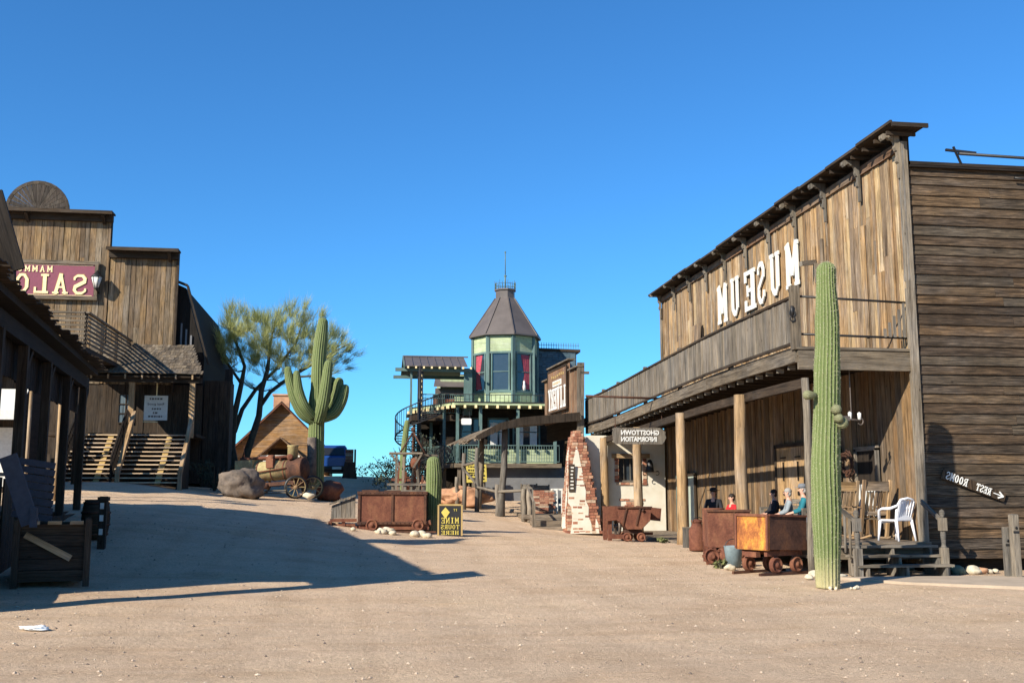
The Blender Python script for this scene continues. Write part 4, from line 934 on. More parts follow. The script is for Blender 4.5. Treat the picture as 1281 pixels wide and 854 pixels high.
# ================================================================ SALOON
def saloon():
    Y = 44.0; T = thing('saloon_building', 'tall brown board saloon with stepped false front and shingled porch roof on the left', 'building', (-10, Y, 2.0))
    x0, x1, x2 = -17.5, -10.55, -7.85
    mb = MB(); vboards(mb, 'x', x0, x1, Y, 6.0, 12.95, (.17, .28), gap=.015); vboards(mb, 'x', x1+.02, x2, Y+.03, 6.0, 11.45, (.17, .28), gap=.015)
    mb.build('false_front', M['saloon'], T, True)
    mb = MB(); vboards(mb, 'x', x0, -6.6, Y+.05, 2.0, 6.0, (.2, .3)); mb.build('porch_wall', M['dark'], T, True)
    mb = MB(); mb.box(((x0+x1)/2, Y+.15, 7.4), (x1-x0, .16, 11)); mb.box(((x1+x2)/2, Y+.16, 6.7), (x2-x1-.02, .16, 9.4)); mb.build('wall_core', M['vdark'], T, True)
    mb = MB()
    for a, b, z in ((x0, x1+.12, 13.05), (x1-.05, x2+.12, 11.55)):
        mb.box(((a+b)/2, Y-.25, z), (b-a, .62, .07)); mb.box(((a+b)/2, Y-.10, z-.2), (b-a-.1, .2, .26)); mb.box(((a+b)/2, Y-.55, z-.03), (b-a, .05, .14))
        for x in np.arange(b-.4, a, -3.0): mb.beam((x, Y-.05, z-.4), (x, Y-.45, z-.1), .12, .1)
    mb.box((x2+.04, Y-.02, 8.6), (.1, .12, 5.8)); mb.build('cornice', M['dark'], T, True)
    # radiating half round crest
    c = onY(47, 274, Y); mb = MB(); n = 17
    for i in range(n):
        a0 = PI*i/n; a1 = PI*(i+1)/n-.012; r = 1.16
        mb.prism([(c.x+.08*math.cos(a0), Y-.12, 13.1+.08*math.sin(a0)), (c.x+r*math.cos(a0), Y-.12, 13.1+r*math.sin(a0)), (c.x+r*math.cos(a1), Y-.12, 13.1+r*math.sin(a1)), (c.x+.08*math.cos(a1), Y-.12, 13.1+.08*math.sin(a1))], (0, .05, 0), r=random.random())
    for i in range(16): a0 = PI*i/16; a1 = PI*(i+1)/16; mb.beam((c.x+1.2*math.cos(a0), Y-.1, 13.1+1.2*math.sin(a0)), (c.x+1.2*math.cos(a1), Y-.1, 13.1+1.2*math.sin(a1)), .14, .06, up=(0, 1, 0))
    mb.build('half_round_crest', M['crest'], T, True)
    # dark side wall with steep roof
    mb = MB(); mb.prism([(x2-.1, Y+.3, 2), (x2-.1, Y+.3, 10.3), (x2+.35, Y+.3, 10.1), (x2+1.2, Y+.3, 7.2), (x2+1.2, Y+.3, 2)], (0, 10, 0)); mb.build('side_wing', M['vdark'], T, True)
    mb = MB(); mb.beam((x2-.1, Y+.25, 10.4), (x2+.42, Y+.25, 10.2), .3, .08); mb.beam((x2+.42, Y+.25, 10.2), (x2+1.4, Y+.25, 6.9), .3, .08); mb.build('verge_board', M['dark'], T, True)
    mb = MB()
    for k in range(3): mb.box((x2+.25+k*.2, Y+.26, 8.0-k*.25), (.07, .05, 1.2))
    mb.build('side_window', M['shadowwall'], T, True)
    mb = MB(); vboards(mb, 'x', -6.62, -5.55, Y+.6, 1.6, 6.25, (.15, .25)); mb.box((-6.1, Y+1.4, 4), (1.0, 1.4, 4.5)); mb.box((-5.72, Y+1.2, 6.5), (.3, .3, .6)); mb.build('lean_to', M['dark'], T, True)  # boards all in the plain dark wood tone
    # porch roof of cedar shingles
    mb = MB(); rows = 11
    for i in range(rows):
        t0 = i/rows; y = 41.1+(Y-41.1)*t0; z = 6.15+1.5*t0; x = -11.0+.1*i*0; xr = -6.25-.9*t0
        while x < xr: w = min(random.uniform(.1, .2), xr-x+.05); mb.box((x+w/2, y+.12, z+.06+random.uniform(-.008, .012)), (w-.008, .36, .02), Matrix.Rotation(.43, 3, 'X') @ Matrix.Rotation(random.uniform(-.03, .03), 3, 'Y')); x += w
    mb.build('porch_roof', M['shingle'], T, True)
    mb = MB(); mb.prism([(-11, 41.15, 6.05), (-6.3, 41.15, 6.05), (-7.0, Y-.05, 7.5), (-11, Y-.05, 7.5)], (0, .02, -.06)); x = -10.9
    while x < -6.3: mb.box((x, 41.1, 6.0), (.07, .1, .16)); x += .62
    mb.box((-8.7, 41.4, 5.92), (4.9, .14, .2)); mb.build('porch_rafters', M['dark'], T, True)
    mb = MB(); x = -10.9
    while x < -6.3: mb.box((x, 41.03, 6.0), (.06, .03, .17)); x += .62
    mb.build('rafter_tip', M['log'], T, True)
    for x, z0 in ((-8.85, 3.85), (-6.6, 3.7)):
        mb = MB(); mb.box((x, 41.45, (z0+5.85)/2), (.2, .18, 5.85-z0)); mb.build('post', M['log'], T, True)
    # porch floor and wide stair
    mb = MB(); mb.box((-9.2, 42.8, 3.82), (5.6, 2.3, .12)); mb.build('porch_floor', M['dark'], T, True)
    for k in range(12):
        z = 1.98+k*.165; y = 39.35+k*.19
        mb = MB(); mb.box((-8.75, y, z), (4.15, .24, .045)); mb.build('stair_tread', M['step'], T, True)
    for x in (-9.5, -7.35):
        mb = MB(); mb.beam((x, 39.3, 1.92), (x, 41.35, 3.72), .2, .05); mb.build('stringer', M['goldedge'], T, True, label='yellow brown painted stringer')
    mb = MB(); mb.box((-8.75, 41.6, 2.6), (4.1, .06, 2.3)); mb.prism([(-10.85, 39.25, 1.6), (-10.85, 41.6, 1.6), (-10.85, 41.6, 3.75), (-10.85, 39.25, 1.75)], (.08, 0, 0)); mb.prism([(-6.7, 39.25, 1.6), (-6.7, 41.6, 1.6), (-6.7, 41.6, 3.75), (-6.7, 39.25, 1.75)], (.08, 0, 0)); mb.prism([(-8.9, 39.25, 1.6), (-8.9, 41.6, 1.6), (-8.9, 41.6, 3.75), (-8.9, 39.25, 1.75)], (.08, 0, 0))  # first box: dark sheet painted as shade behind the open treads
    mb.build('stringer', M['dark'], T, True)
    for x in (-8.72, -6.55):
        mb = MB(); mb.beam((x, 39.2, 2.3), (x, 41.45, 4.65), .13, .2, r=.2); mb.box((x, 39.2, 2.0), (.14, .14, .9)); mb.build('handrail', M['log'], T, True)
    for x in (-10.75, -8.98):
        mb = MB(); mb.beam((x, 39.2, 2.85), (x, 41.4, 4.75), .06, .08); mb.beam((x, 39.2, 2.45), (x, 41.4, 4.35), .05, .07)
        for k in range(15): y = 39.25+k*.15; mb.box((x, y, 2.35+k*.13), (.045, .07, 1.05))
        mb.build('baluster_rail', M['vdark'], T, True)
    # window, poster, hanging plates
    mb = MB(); mb.box((-9.6, Y-.0, 5.0), (.55, .06, 1.15)); W = mb.build('window', M['bluegrey'], T, True)
    mb = MB()
    for dx in (-.28, 0, .28): mb.box((-9.6+dx, Y-.05, 5.0), (.04, .03, 1.2))
    for dz in (-.58, -.2, .18, .58): mb.box((-9.6, Y-.055, 5.0+dz), (.6, .03, .04))
    q = mb.build('muntin', M['dark'], W); q.location = -T.location
    S = thing('poster', 'large pale menu poster with grey writing on the shaded saloon porch', 'poster', (-9.1, 43.0, 5))
    c = onY(195, 510, 42.9); mb = MB(); mb.box(c, (.9, .03, .98)); mb.build('sheet', M['letter'], S, True)
    sans('heading', 'Real good', c+Vector((0, -.02, .14)), XN, ZP, .13, M['black'], S, .004, 0, width=.62)
    mb = MB()
    for z, ww in ((.36, .5), (-.04, .3), (-.2, .2), (-.34, .55)):
        x = -ww/2
        while x < ww/2: w = random.uniform(.04, .1); mb.box(c+Vector((x+w/2, -.02, z)), (w, .006, .07)); x += w+.03
    mb.build('writing', M['copper'], S, True)
    mb = MB(); mb.beam(c+Vector((0, .05, .48)), c+Vector((0, .05, 1.0)), .04, .04); mb.beam(c+Vector((-.45, 0, -.55)), c+Vector((.1, 0, -.55)), .03, .03); mb.build('batten', M['cream'], S, True)
    # SALOON sign
    a = onY(117, 372, Y-.15); b = onY(117, 331, Y-.15); xr = a.x; xl = xr-4.9; zc = (a.z+b.z)/2; h = b.z-a.z
    S = thing('saloon_sign', 'burgundy sign board with cream mirror written mammoth saloon lettering high on the false front', 'sign', ((xl+xr)/2, Y-.15, zc))
    mb = MB(); mb.box(((xl+xr)/2, Y-.14, zc), (xr-xl, .06, h), r=.5); mb.build('board', M['burg'], S, True)
    mb = MB()
    for z in (zc-h/2-.05, zc+h/2+.05): mb.box(((xl+xr)/2, Y-.17, z), (xr-xl+.3, .12, .14))
    for x in (xl-.07, xr+.07): mb.box((x, Y-.17, zc), (.13, .115, h+.02))
    mb.build('frame', M['beam'], S, True)
    mb = MB()
    for z in (zc-h/2+.06, zc+h/2-.06): mb.box(((xl+xr)/2, Y-.175, z), (xr-xl-.14, .01, .02))
    mb.build('pinstripe', M['cream'], S, True)
    for mat, off, hh, wk in ((M['goldedge'], .172, .84, 1.35), (M['cream'], .19, .80, 1.0)):
        slab('lettering', 'SALOON', (xr-2.42, Y-off, zc-.17), XN, ZP, 4.35, hh, mat, S, .01, .2, wk=wk)
    slab('small_lettering', 'MAMMOTH', (xr-2.62, Y-.18, zc+.44), XN, ZP, 1.95, .25, M['cream'], S, .01, .3)
    # lamp
    c = onY(121, 350, Y-.4); L = thing('wall_lantern', 'black glass sided lantern on the saloon front beside the burgundy sign', 'lamp', c)
    mb = MB(); mb.lathe(c, [(.10, -.32), (.22, .12)], 6); mb.build('lantern_glass', M['letter'], L, True)
    mb = MB(); mb.lathe(c, [(.26, .12), (.2, .18), (.05, .34), (0, .42)], 6); mb.lathe(c, [(.0, -.42), (.1, -.36), (.1, -.32)], 6)
    for k in range(6): a_ = PI*k/3; mb.tube([c+Vector((.1*math.cos(a_), .1*math.sin(a_), -.32)), c+Vector((.22*math.cos(a_), .22*math.sin(a_), .12))], .014, 4)
    mb.beam(c+Vector((0, .0, -.4)), c+Vector((.05, .38, -.5)), .04, .04); mb.build('lantern_frame', M['black'], L, True)
saloon()
# ================================================================ SHOP BETWEEN, WITH LONG UPPER RAILING
def shop():
    T = thing('balcony_shop', 'low plank shop behind the left porch with an upper slatted gallery reaching to the saloon', 'building', (-11, 34, 1.7))
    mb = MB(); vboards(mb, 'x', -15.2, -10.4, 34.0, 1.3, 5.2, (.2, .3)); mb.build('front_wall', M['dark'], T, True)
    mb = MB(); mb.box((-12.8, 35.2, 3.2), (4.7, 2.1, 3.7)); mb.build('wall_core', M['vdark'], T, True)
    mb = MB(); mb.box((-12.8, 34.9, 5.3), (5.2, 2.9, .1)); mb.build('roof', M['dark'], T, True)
    mb = MB(); mb.prism([(-15, 33.9, 4.75), (-10.3, 33.9, 4.75), (-10.2, 32.6, 4.0), (-15, 32.6, 4.0)], (0, 0, .04)); mb.box((-12.6, 32.58, 3.9), (4.8, .03, .28)); mb.build('canvas_awning', M['letter'], T, True)
    mb = MB(); mb.box((-10.9, 33.93, 2.7), (.9, .05, 1.8)); mb.build('door', M['letter'], T, True)
    # gallery
    X = -9.5
    mb = MB(); mb.box((X-.75, 40.45, 6.5), (1.5, 6.9, .16)); mb.build('gallery_floor', M['dark'], T, True)
    mb = MB()
    for k in range(7):
        z = 6.72+k*.15; mb.box((X, 40.45, z), (.03, 6.8, .075)); mb.box((X-1.55, 37.03, z), (3.0, .03, .075))
    mb.box((X, 40.45, 7.76), (.12, 6.9, .06)); mb.box((X-1.6, 37.0, 7.75), (3.0, .12, .06)); mb.build('gallery_slats', M['beam'], T, True)
    for y in (37.1, 39.4, 41.6, 43.75): mb = MB(); mb.box((X-.06, y, 7.2), (.1, .1, 1.2)); mb.build('gallery_post', M['dark'], T, True)
    for x, y in ((X-.2, 37.2), (X-1.4, 37.2), (X-1.4, 39.4)): mb = MB(); mb.tube([(x, y, 1.3), (x, y, 6.45)], .08, 8); mb.build('post', M['dark'], T, True)
    # signs seen under the porch roof
    c = onY(49, 471, 31.5); S = thing('sign', 'small red sign with cream mirror written letters seen between the left porch posts', 'sign', c)
    mb = MB(); mb.box(c, (.75, .05, .42)); mb.build('board', M['burg'], S, True)
    slab('lettering', 'ER', c+Vector((-.02, -.03, 0)), XN, ZP, .42, .26, M['cream'], S, .01)
    mb = MB(); mb.box(c+Vector((0, -.01, .24)), (.8, .06, .05)); mb.tube([c+Vector((.15, 0, .25)), c+Vector((.15, 0, .8))], .05, 6); mb.tube([c+Vector((-.2, .05, -.2)), c+Vector((-.2, .05, -3.9))], .05, 6); mb.build('hanger', M['log'], S, True)
    c = onY(78, 480, 31.0); S = thing('plank_sign', 'dark red slanting fascia board over a pale window between the porch posts', 'sign', c)
    mb = MB(); mb.beam(onY(66, 465, 31), onY(90, 487, 31), .06, .34); mb.build('board', M['rustcart'], S, True)
    mb = MB(); mb.box(onY(77, 490, 31.2), (.55, .05, .5)); mb.tube([onY(77, 490, 31.25), Vector((onY(77, 490, 31.25).x, 31.25, 1.2))], .06, 6); mb.build('backing', M['log'], S, True)
shop()
# ================================================================ NEAR LEFT PORCH BUILDING
def nearleft():
    A = Vector((-5.45, 14.6, 0)); d = Vector((-1.69, 14.2, 0)).normalized(); nn = Vector((d.y, -d.x, 0)); R = Matrix.Rotation(math.atan2(d.y, d.x), 3, 'Z')
    T = thing('porch_building', 'dark timber store with a shingled porch roof on posts in shade at the left edge', 'building', A)
    def P(u, o, z): return A+d*u+nn*o+Vector((0, 0, z))
    L = 14.4
    mb = MB()
    for i in range(10):
        o = .12-i*.26; z = 4.86+i*.008; u = -.1
        while u < L:
            w = random.uniform(.12, .22); mb.box(P(u+w/2, o+random.uniform(-.02, .02)+(random.uniform(-.05, .09)+.06*math.sin(u*1.7) if i == 0 else 0), z), (w-.01, .34, .022), R @ Matrix.Rotation(-.03, 3, 'X')); u += w
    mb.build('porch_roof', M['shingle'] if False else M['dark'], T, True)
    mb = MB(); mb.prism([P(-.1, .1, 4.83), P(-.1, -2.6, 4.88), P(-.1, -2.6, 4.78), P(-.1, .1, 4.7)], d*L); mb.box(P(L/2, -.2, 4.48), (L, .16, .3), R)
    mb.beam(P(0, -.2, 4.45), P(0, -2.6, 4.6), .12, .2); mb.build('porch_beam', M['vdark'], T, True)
    us = []
    for u in (2.5, 3.7, 5.9, 8.5, 11.2, 14.0):
        g = gz(*P(u, -.2, 0).xy); mb = MB(); mb.box(P(u, -.2, (g+4.35)/2), (.17, .17, 4.35-g), R)
        if u > 5: mb.beam(P(u, -.2, 3.75), P(u+.7, -.2, 4.35), .09, .1)
        mb.build('post', M['dark'], T, True)
    mb = MB(); mb.box(P(.1, -.2, 2.4), (.5, .1, 4.8), R); mb.build('board_post', M['dark'], T, True)  # unseen post, widened into a board to thicken its ground shadow
    mb = MB(); mb.box(P(.2, .0, 5.27), (.9, .06, .9), R); mb.build('parapet', M['dark'], T, True)  # board added out of view to lengthen the shadow's tip
    mb = MB()
    for u in np.arange(-.05, L-.1, .24): mb.box(P(u+.11, -.38, 4.05+random.uniform(-.03, .03)), (.22, .03, .72), R)  # near-black boards added for the deep shade under the eave
    mb.build('valance', M['vdark'], T, True)
    # two storey wall behind
    mb = MB(); mb.box(P(4.3, -3.2, 3.6), (9.4, .2, 7.2), R); mb.box(P(11.8, -3.2, 2.6), (5.5, .2, 5.2), R); mb.box(P(-.4, -5, 3.4), (.2, 3.6, 6.8), R); mb.box(P(4.3, -5, 6.9), (9.4, 3.7, .12), R)
    
    mb.build('wall', M['vdark'], T, True)
    mb = MB(); a = onY(18, 338, 21.6); b = onY(-10, 240, 21.6); c_ = onY(-90, 150, 21.6); e_ = onY(-90, 425, 21.6); mb.prism([a, b, c_, e_, onY(18, 425, 21.6)], (0, .12, 0)); mb.beam(a+Vector((.05, 0, 0)), b+Vector((.05, 0, 0)), .3, .08, up=(0, 1, 0)); mb.build('gable_end', M['vdark'], T, True)
    # raised floor with rails
    mb = MB(); mb.box(P(2.9, -1.4, .95), (4.0, 2.5, .1), R); mb.box(P(9.5, -1.5, 1.1), (9, 2.4, .1), R); mb.build('porch_floor', M['dark'], T, True)
    mb = MB()
    for u in np.arange(-.1, 4.4, .16): mb.box(P(u, -.12, .5), (.14, .03, .95), R)
    mb.build('skirt', M['dark'], T, True); mb = MB()
    for u in np.arange(4.5, 13.8, .2): h = 1.75 if u < 9.2 else 1.0; mb.box(P(u, -.1, h/2+.1), (.18, .03, h), R)
    mb.build('skirt', M['dark'], T, True)
    mb = MB()
    for u in np.arange(2.5, 4.6, .11): mb.box(P(u, -.18, 1.5), (.05, .03, .75), R)
    mb.box(P(3.5, -.18, 1.92), (2.2, .1, .06), R); mb.build('railing', M['grey'], T, True)
    mb = MB()
    for u in np.arange(7.2, 9.2, .2): mb.box(P(u, -.18, 1.55), (.05, .03, .7), R)
    mb.beam(P(5.75, -.18, 1.65), P(9.3, -.18, 1.95), .08, .08); mb.build('railing', M['dark'], T, True)
    # sloping board and slatted panel
    q0 = onY(10, 570, 17.0); q1 = onY(38, 655, 17.0)
    S = thing('leaning_board', 'long faded blue grey board leaning against the left porch', 'board', q1)
    mb = MB(); mb.beam(q0, q1, .05, .26, up=(1, 0, 0)); mb.build('plank', M['dimblue'], S, True)
    mb = MB(); mb.beam(q1+Vector((0, -.03, .1)), q1+Vector((.1, -.03, .1)), .06, .3); mb.build('cleat', M['dimblue'], S, True)
    q = onY(42, 612, 17.7); S = thing('lattice', 'dim blue grey slatted lattice leaning behind the long board', 'lattice', q)
    mb = MB()
    for k in range(8): mb.box(q+Vector((0, 0, .42-k*.12)), (.62, .03, .10), Matrix.Rotation(.15, 3, 'Y'))
    mb.build('slat', M['dimblue'], S, True)
    mb = MB()
    for x in (-.25, .25): mb.box(q+Vector((x, .03, 0)), (.05, .03, 1.0))
    mb.build('back_rail', M['dark'], S, True)
    # dark ore bin; top planks and brace painted pale as if sunlit
    c = P(3.7, .85, 0); g = gz(*c.xy); B = thing('wooden_bin', 'dark plank ore bin standing in shade before the left porch', 'bin', (c.x, c.y, g))
    Rb = Matrix.Rotation(.25, 3, 'Z')
    def Q(x, y, z): return Vector((c.x, c.y, g))+Rb @ Vector((x, y, z))
    mb = MB()
    for k in range(5):
        for y in (-.75, .75): mb.box(Q(0, y, .15+k*.18), (1.0, .05, .17), Rb)
        for x in (-.5, .5): mb.box(Q(x, 0, .15+k*.18), (.05, 1.45, .17), Rb)
    mb.box(Q(0, 0, .12), (.9, 1.4, .06), Rb); mb.build('side_planks', M['dark'], B, True)
    for x, y in ((-.52, -.78), (.52, -.78), (.52, .78), (-.52, .78)): mb = MB(); mb.box(Q(x, y, .5), (.1, .1, 1.05), Rb); mb.build('corner_post', M['dark'], B, True)
    mb = MB()
    for k in range(3): mb.box(Q(-.3+k*.32, -.8, .98), (.2, .3, .05), Rb)
    mb.beam(Q(-.4, -.83, .80), Q(.28, -.83, .42), .04, .10); mb.build('brace', M['log'], B, True)
    c = Vector((-5.55, 23.2, 0)); g = gz(-5.55, 23.2); B = thing('barrel', 'dark wooden barrel in the shade past the plank ore bin', 'barrel', (c.x, c.y, g))
    mb = MB(); c.z = g; mb.lathe(c, [(.22, 0), (.27, .2), (.29, .42), (.27, .65), (.23, .82), (.2, .82), (.2, .78)], 18); mb.build('staves', M['dark'], B, True)
    for z in (.1, .3, .55, .75): mb = MB(); rr = .30 if .2 < z < .6 else .265; mb.lathe(c, [(rr-.01, z-.02), (rr, z-.02), (rr, z+.02), (rr-.01, z+.02)], 18); mb.build('hoop', M['rustdark'], B, True)
    c = Vector((-5.15, 22.1, 0)); g = gz(c.x, c.y); B = thing('hitching_post', 'short dark hitching post with a pale worn face beside the barrel', 'post', (c.x, c.y, g))
    mb = MB(); mb.box((c.x, c.y, g+.5), (.14, .14, 1.1)); mb.box((c.x, c.y, g+1.0), (.2, .2, .08)); o_ = mb.build('shaft', M['dark'], B, True)
    for z in (.35, .62, .86): mb = MB(); mb.box((c.x-.01, c.y-.08, g+z), (.07, .02, .12)); mb.build('worn_patch', M['letter'], B, True)
nearleft()
# ================================================================ CHURCH
def church():
    Y = 62.0; pk = onY(353, 503, Y); zb = 2.4; ex = 3.1; ze = onY(300, 566, Y).z
    T = thing('church', 'small golden sided chapel with a steep red brown gable behind the steam boiler', 'building', (pk.x, Y, zb))
    cx = pk.x; zp = pk.z-.1; w = ex-.3
    mb = MB(); z = zb
    while z < zp-.1:
        t = 1 if z < ze else max(0, 1-(z-ze)/(zp-ze)); hw = w*t
        if hw > .08: mb.box((cx, Y, z+.07), (2*hw, .05, .145), Matrix.Rotation(-.08, 3, 'X'))
        z += .14
    mb.build('gable_siding', M['church'], T, True)
    mb = MB(); mb.prism([(cx-w, Y+.06, zb-.5), (cx+w, Y+.06, zb-.5), (cx+w, Y+.06, ze), (cx, Y+.06, zp-.1), (cx-w, Y+.06, ze)], (0, 7, 0)); mb.build('wall', M['church'], T, True)
    mb = MB()
    for s in (-1, 1):
        a = Vector((cx, Y-.35, zp+.05)); b = Vector((cx+s*(ex+.15), Y-.35, ze-.35)); mb.prism([a, b, b+Vector((0, 0, .1)), a+Vector((0, 0, .1))], (0, 7.8, 0))
    mb.build('roof', M['dark'], T, True)
    mb = MB()
    for s in (-1, 1): mb.beam((cx, Y-.38, zp+.02), (cx+s*(ex+.18), Y-.38, ze-.38), .06, .22, up=(0, 1, 0)); 
    mb.build('bargeboard', M['rustcart'], T, True)
    mb = MB(); mb.box((cx-.25, Y+3, zp+.25), (.95, .7, 1.0)); mb.box((cx-.25, Y+3, zp+.78), (1.1, .85, .1)); mb.build('chimney', M['rockred'], T, True)
    pc = onY(351, 548, Y-1.6); ph = 1.55
    mb = MB()
    for s in (-1, 1):
        a = Vector((pc.x, Y-1.8, pc.z)); b = Vector((pc.x+s*1.4, Y-1.8, pc.z-1.25)); mb.prism([a, b, b+Vector((0, 0, .1)), a+Vector((0, 0, .1))], (0, 1.8, 0)); mb.box((pc.x+s*1.15, Y-1.6, (zb+pc.z-1.1)/2), (.12, .12, pc.z-1.1-zb))
    mb.build('porch_roof', M['red'], T, True)
    mb = MB(); mb.box((pc.x, Y-.05, pc.z-1.3), (1.6, .04, 1.5)); mb.build('door', M['vdark'], T, True)
    mb = MB(); mb.box((pc.x, Y-1.6, pc.z-1.0), (2.2, .08, .1)); mb.box((pc.x, Y-1.6, pc.z-1.3), (2.0, .08, .08)); mb.build('tie_beam', M['letter'], T, True)
church()
# ================================================================ CACTI
def ribbed(mb, path, rad, nr, depth=.12, step=.11, seed=0, dome=True):
    """ribbed column along path (list of Vector) with radii; adds per-vertex rib height"""
    if mb.att is None: mb.att = []
    pts = [Vector(p) for p in path]; segs = []; L = [0]
    for i in range(1, len(pts)): L.append(L[-1]+(pts[i]-pts[i-1]).length)
    n = max(4, int(L[-1]/step)); P = []; Rr = []
    def samp(t):
        for i in range(1, len(pts)):
            if t <= L[i] or i == len(pts)-1:
                f = (t-L[i-1])/max(1e-6, L[i]-L[i-1]); p0 = pts[max(i-2, 0)]; p1 = pts[i-1]; p2 = pts[i]; p3 = pts[min(i+1, len(pts)-1)]
                f = min(1, max(0, f))
                q = .5*((2*p1)+(p2-p0)*f+(2*p0-5*p1+4*p2-p3)*f*f+(3*p1-p0-3*p2+p3)*f**3) if len(pts) > 2 else p1.lerp(p2, f)
                return q, rad[i-1]+(rad[i]-rad[i-1])*f
    for k in range(n+1): q, r = samp(L[-1]*k/n); P.append(q); Rr.append(r)
    if dome:
        R0 = Rr[-1]; e = P[-1]; d = (P[-1]-P[-3]).normalized()
        for j in range(1, 7): a = j/6*PI/2; P.append(e+d*R0*.9*math.sin(a)); Rr.append(max(R0*math.cos(a), .004))
    m = nr*4; b0 = len(mb.v); ref = None
    for i, p in enumerate(P):
        t = (P[min(i+1, len(P)-1)]-P[max(i-1, 0)]).normalized()
        if ref is None: ref = Vector((1, 0, 0)) if abs(t.x) < .8 else Vector((0, 0, 1))
        x = (ref-t*ref.dot(t)).normalized(); y = t.cross(x); ref = x
        for k in range(m):
            a = 2*PI*k/m; tw = .05*math.sin(i*.07+seed); ph = (k % 4)
            rib = (0, .55, 1, .55)[ph]
            rr = Rr[i]*(1-depth*(1-rib))*(1+.045*noise.noise(Vector((math.cos(a)*2, math.sin(a)*2, i*.15+seed)))+.02*noise.noise(Vector((k*3.1, i*.5, seed))))
            mb.v.append(p+(x*math.cos(a+tw)+y*math.sin(a+tw))*rr); mb.att.append(rib)
    for i in range(len(P)-1):
        for k in range(m): k2 = (k+1) % m; mb.face([b0+i*m+k, b0+i*m+k2, b0+(i+1)*m+k2, b0+(i+1)*m+k], [(0, 0)]*4, .5, True)
    mb.face([b0+(len(P)-1)*m+k for k in range(m)], [(0, 0)]*m, .5)
    mb.face([b0+k for k in range(m)][::-1], [(0, 0)]*m, .5)
def spines(mb_src, mat, T, keep=.6, ln=.035):
    mb = MB(); rs = random.Random(9)
    vs = mb_src.v; at_ = mb_src.att
    for f in mb_src.f:
        if len(f) != 4 or at_[f[0]] < .9 or rs.random() > keep: continue
        p = vs[f[0]].lerp(vs[f[3]], rs.random()); nrm = (vs[f[1]]-vs[f[0]]).cross(vs[f[3]]-vs[f[0]]).normalized()
        if nrm.length < .5: continue
        for _ in range(3):
            dv = (nrm+Vector((rs.uniform(-.9, .9), rs.uniform(-.9, .9), rs.uniform(-.9, .9)))).normalized()*rs.uniform(ln*.5, ln); sd = dv.cross(Vector((rs.random(), rs.random(), rs.random()))).normalized()*.0022; b = len(mb.v)
            mb.v += [p-sd, p+sd, p+dv]; mb.face([b, b+1, b+2], [(0, 0)]*3, .5)
    return mb.build('spines', mat, T, True, recalc=False)
M['spine'] = plain('CactusSpine', (.50, .45, .33), .8, .2, 9, bs=0)
def big_saguaro():
    b = Vector((8.1, 17.3, 0)); T = thing('saguaro_cactus', 'tall single column saguaro with two round buds before the museum porch', 'cactus', b)
    mb = MB()
    def at(x, y): p = onY(x, y, 17.3); return p
    path = [at(1036, 735), at(1035, 700), at(1034, 640), at(1033, 580), at(1034.5, 520), at(1034.5, 470), at(1035, 430), at(1034.5, 395), at(1033.5, 360), at(1033.5, 338)]
    ribbed(mb, path, [.20, .215, .255, .25, .232, .228, .212, .21, .172, .168], 20, .17, .05, 1); mb.build('trunk', M['cactus'], T, True); spines(mb, M['spine'], T)
    for x, y, r, dy in ((1011, 494, .085, -.1), (1046, 512, .09, -.27), (1053, 529, .105, -.2), (1049, 523, .08, -.28)):
        c = onY(x, y, 17.3+dy); cc = Vector((8.1, 17.3, c.z)); dr = (c-cc).normalized()
        mb = MB(); ribbed(mb, [c-dr*.16, c-dr*.03, c+dr*.02], [r*.5, r*.95, r], 14, .1, .05, 3); mb.build('bud', M['cactusbud'], T, True)
    mb = MB(); random.seed(4)
    for i in range(14): a = random.random()*6.28; mb.rock((8.1+.33*math.cos(a), 17.3+.33*math.sin(a), .01), random.uniform(.02, .05), i, 1)
    o = mb.build('root_stone', M['rockwhite'], T, True)
big_saguaro()
def arm_saguaro():
    Y = 46.0; g = gz(-2.0, Y); T = thing('saguaro_cactus', 'large many armed saguaro beside the old steam boiler', 'cactus', (onY(395, 600, Y).x, Y, g))
    def at(x, y, dy=0): return onY(x, y, Y+dy)
    mb = MB(); ribbed(mb, [at(394, 612), at(395, 570), at(396, 530), at(398, 490), at(399, 450), at(402, 420), at(404, 403)], [.37, .37, .34, .33, .31, .28, .22], 18, .14, .12, 2); mb.build('trunk', M['cactus'], T, True)
    arms = [([(394, 528, -.1), (379, 517, -.3), (368, 497, -.4), (362, 475, -.4), (360, 462, -.4)], [.2, .24, .22, .19, .15]),
            ([(392, 522, -.3), (381, 508, -.55), (374, 490, -.6), (372, 475, -.6), (371, 467, -.6)], [.18, .21, .20, .17, .14]),
            ([(398, 527, -.2), (403, 508, -.5), (407, 485, -.6), (410, 462, -.6), (411, 455, -.6)], [.24, .26, .24, .21, .18]),
            ([(390, 520, .4), (391, 505, .5), (393, 490, .5), (394, 482, .5)], [.16, .19, .18, .15]),
            ([(400, 522, .1), (411, 513, .2), (419, 497, .2), (423, 482, .2), (424, 477, .2)], [.2, .26, .26, .24, .2]),
            ([(403, 524, -.1), (418, 517, -.1), (427, 503, -.1), (431, 490, -.1), (432, 485, -.1)], [.18, .24, .23, .2, .17]),
            ([(403, 500, .4), (413, 490, .5), (416, 480, .5), (416, 475, .5)], [.14, .18, .18, .15])]
    for k, (pp, rr) in enumerate(arms): mb = MB(); ribbed(mb, [at(*p) for p in pp], rr, 14, .14, .12, k); mb.build('arm', M['cactus'], T, True)
    mb = MB(); mb.tube([at(390, 603, -.42), at(390, 547, -.4)], .2, 9); mb.build('scar', M['rockgrey'], T, True, label='bare grey scar low on the trunk')
arm_saguaro()
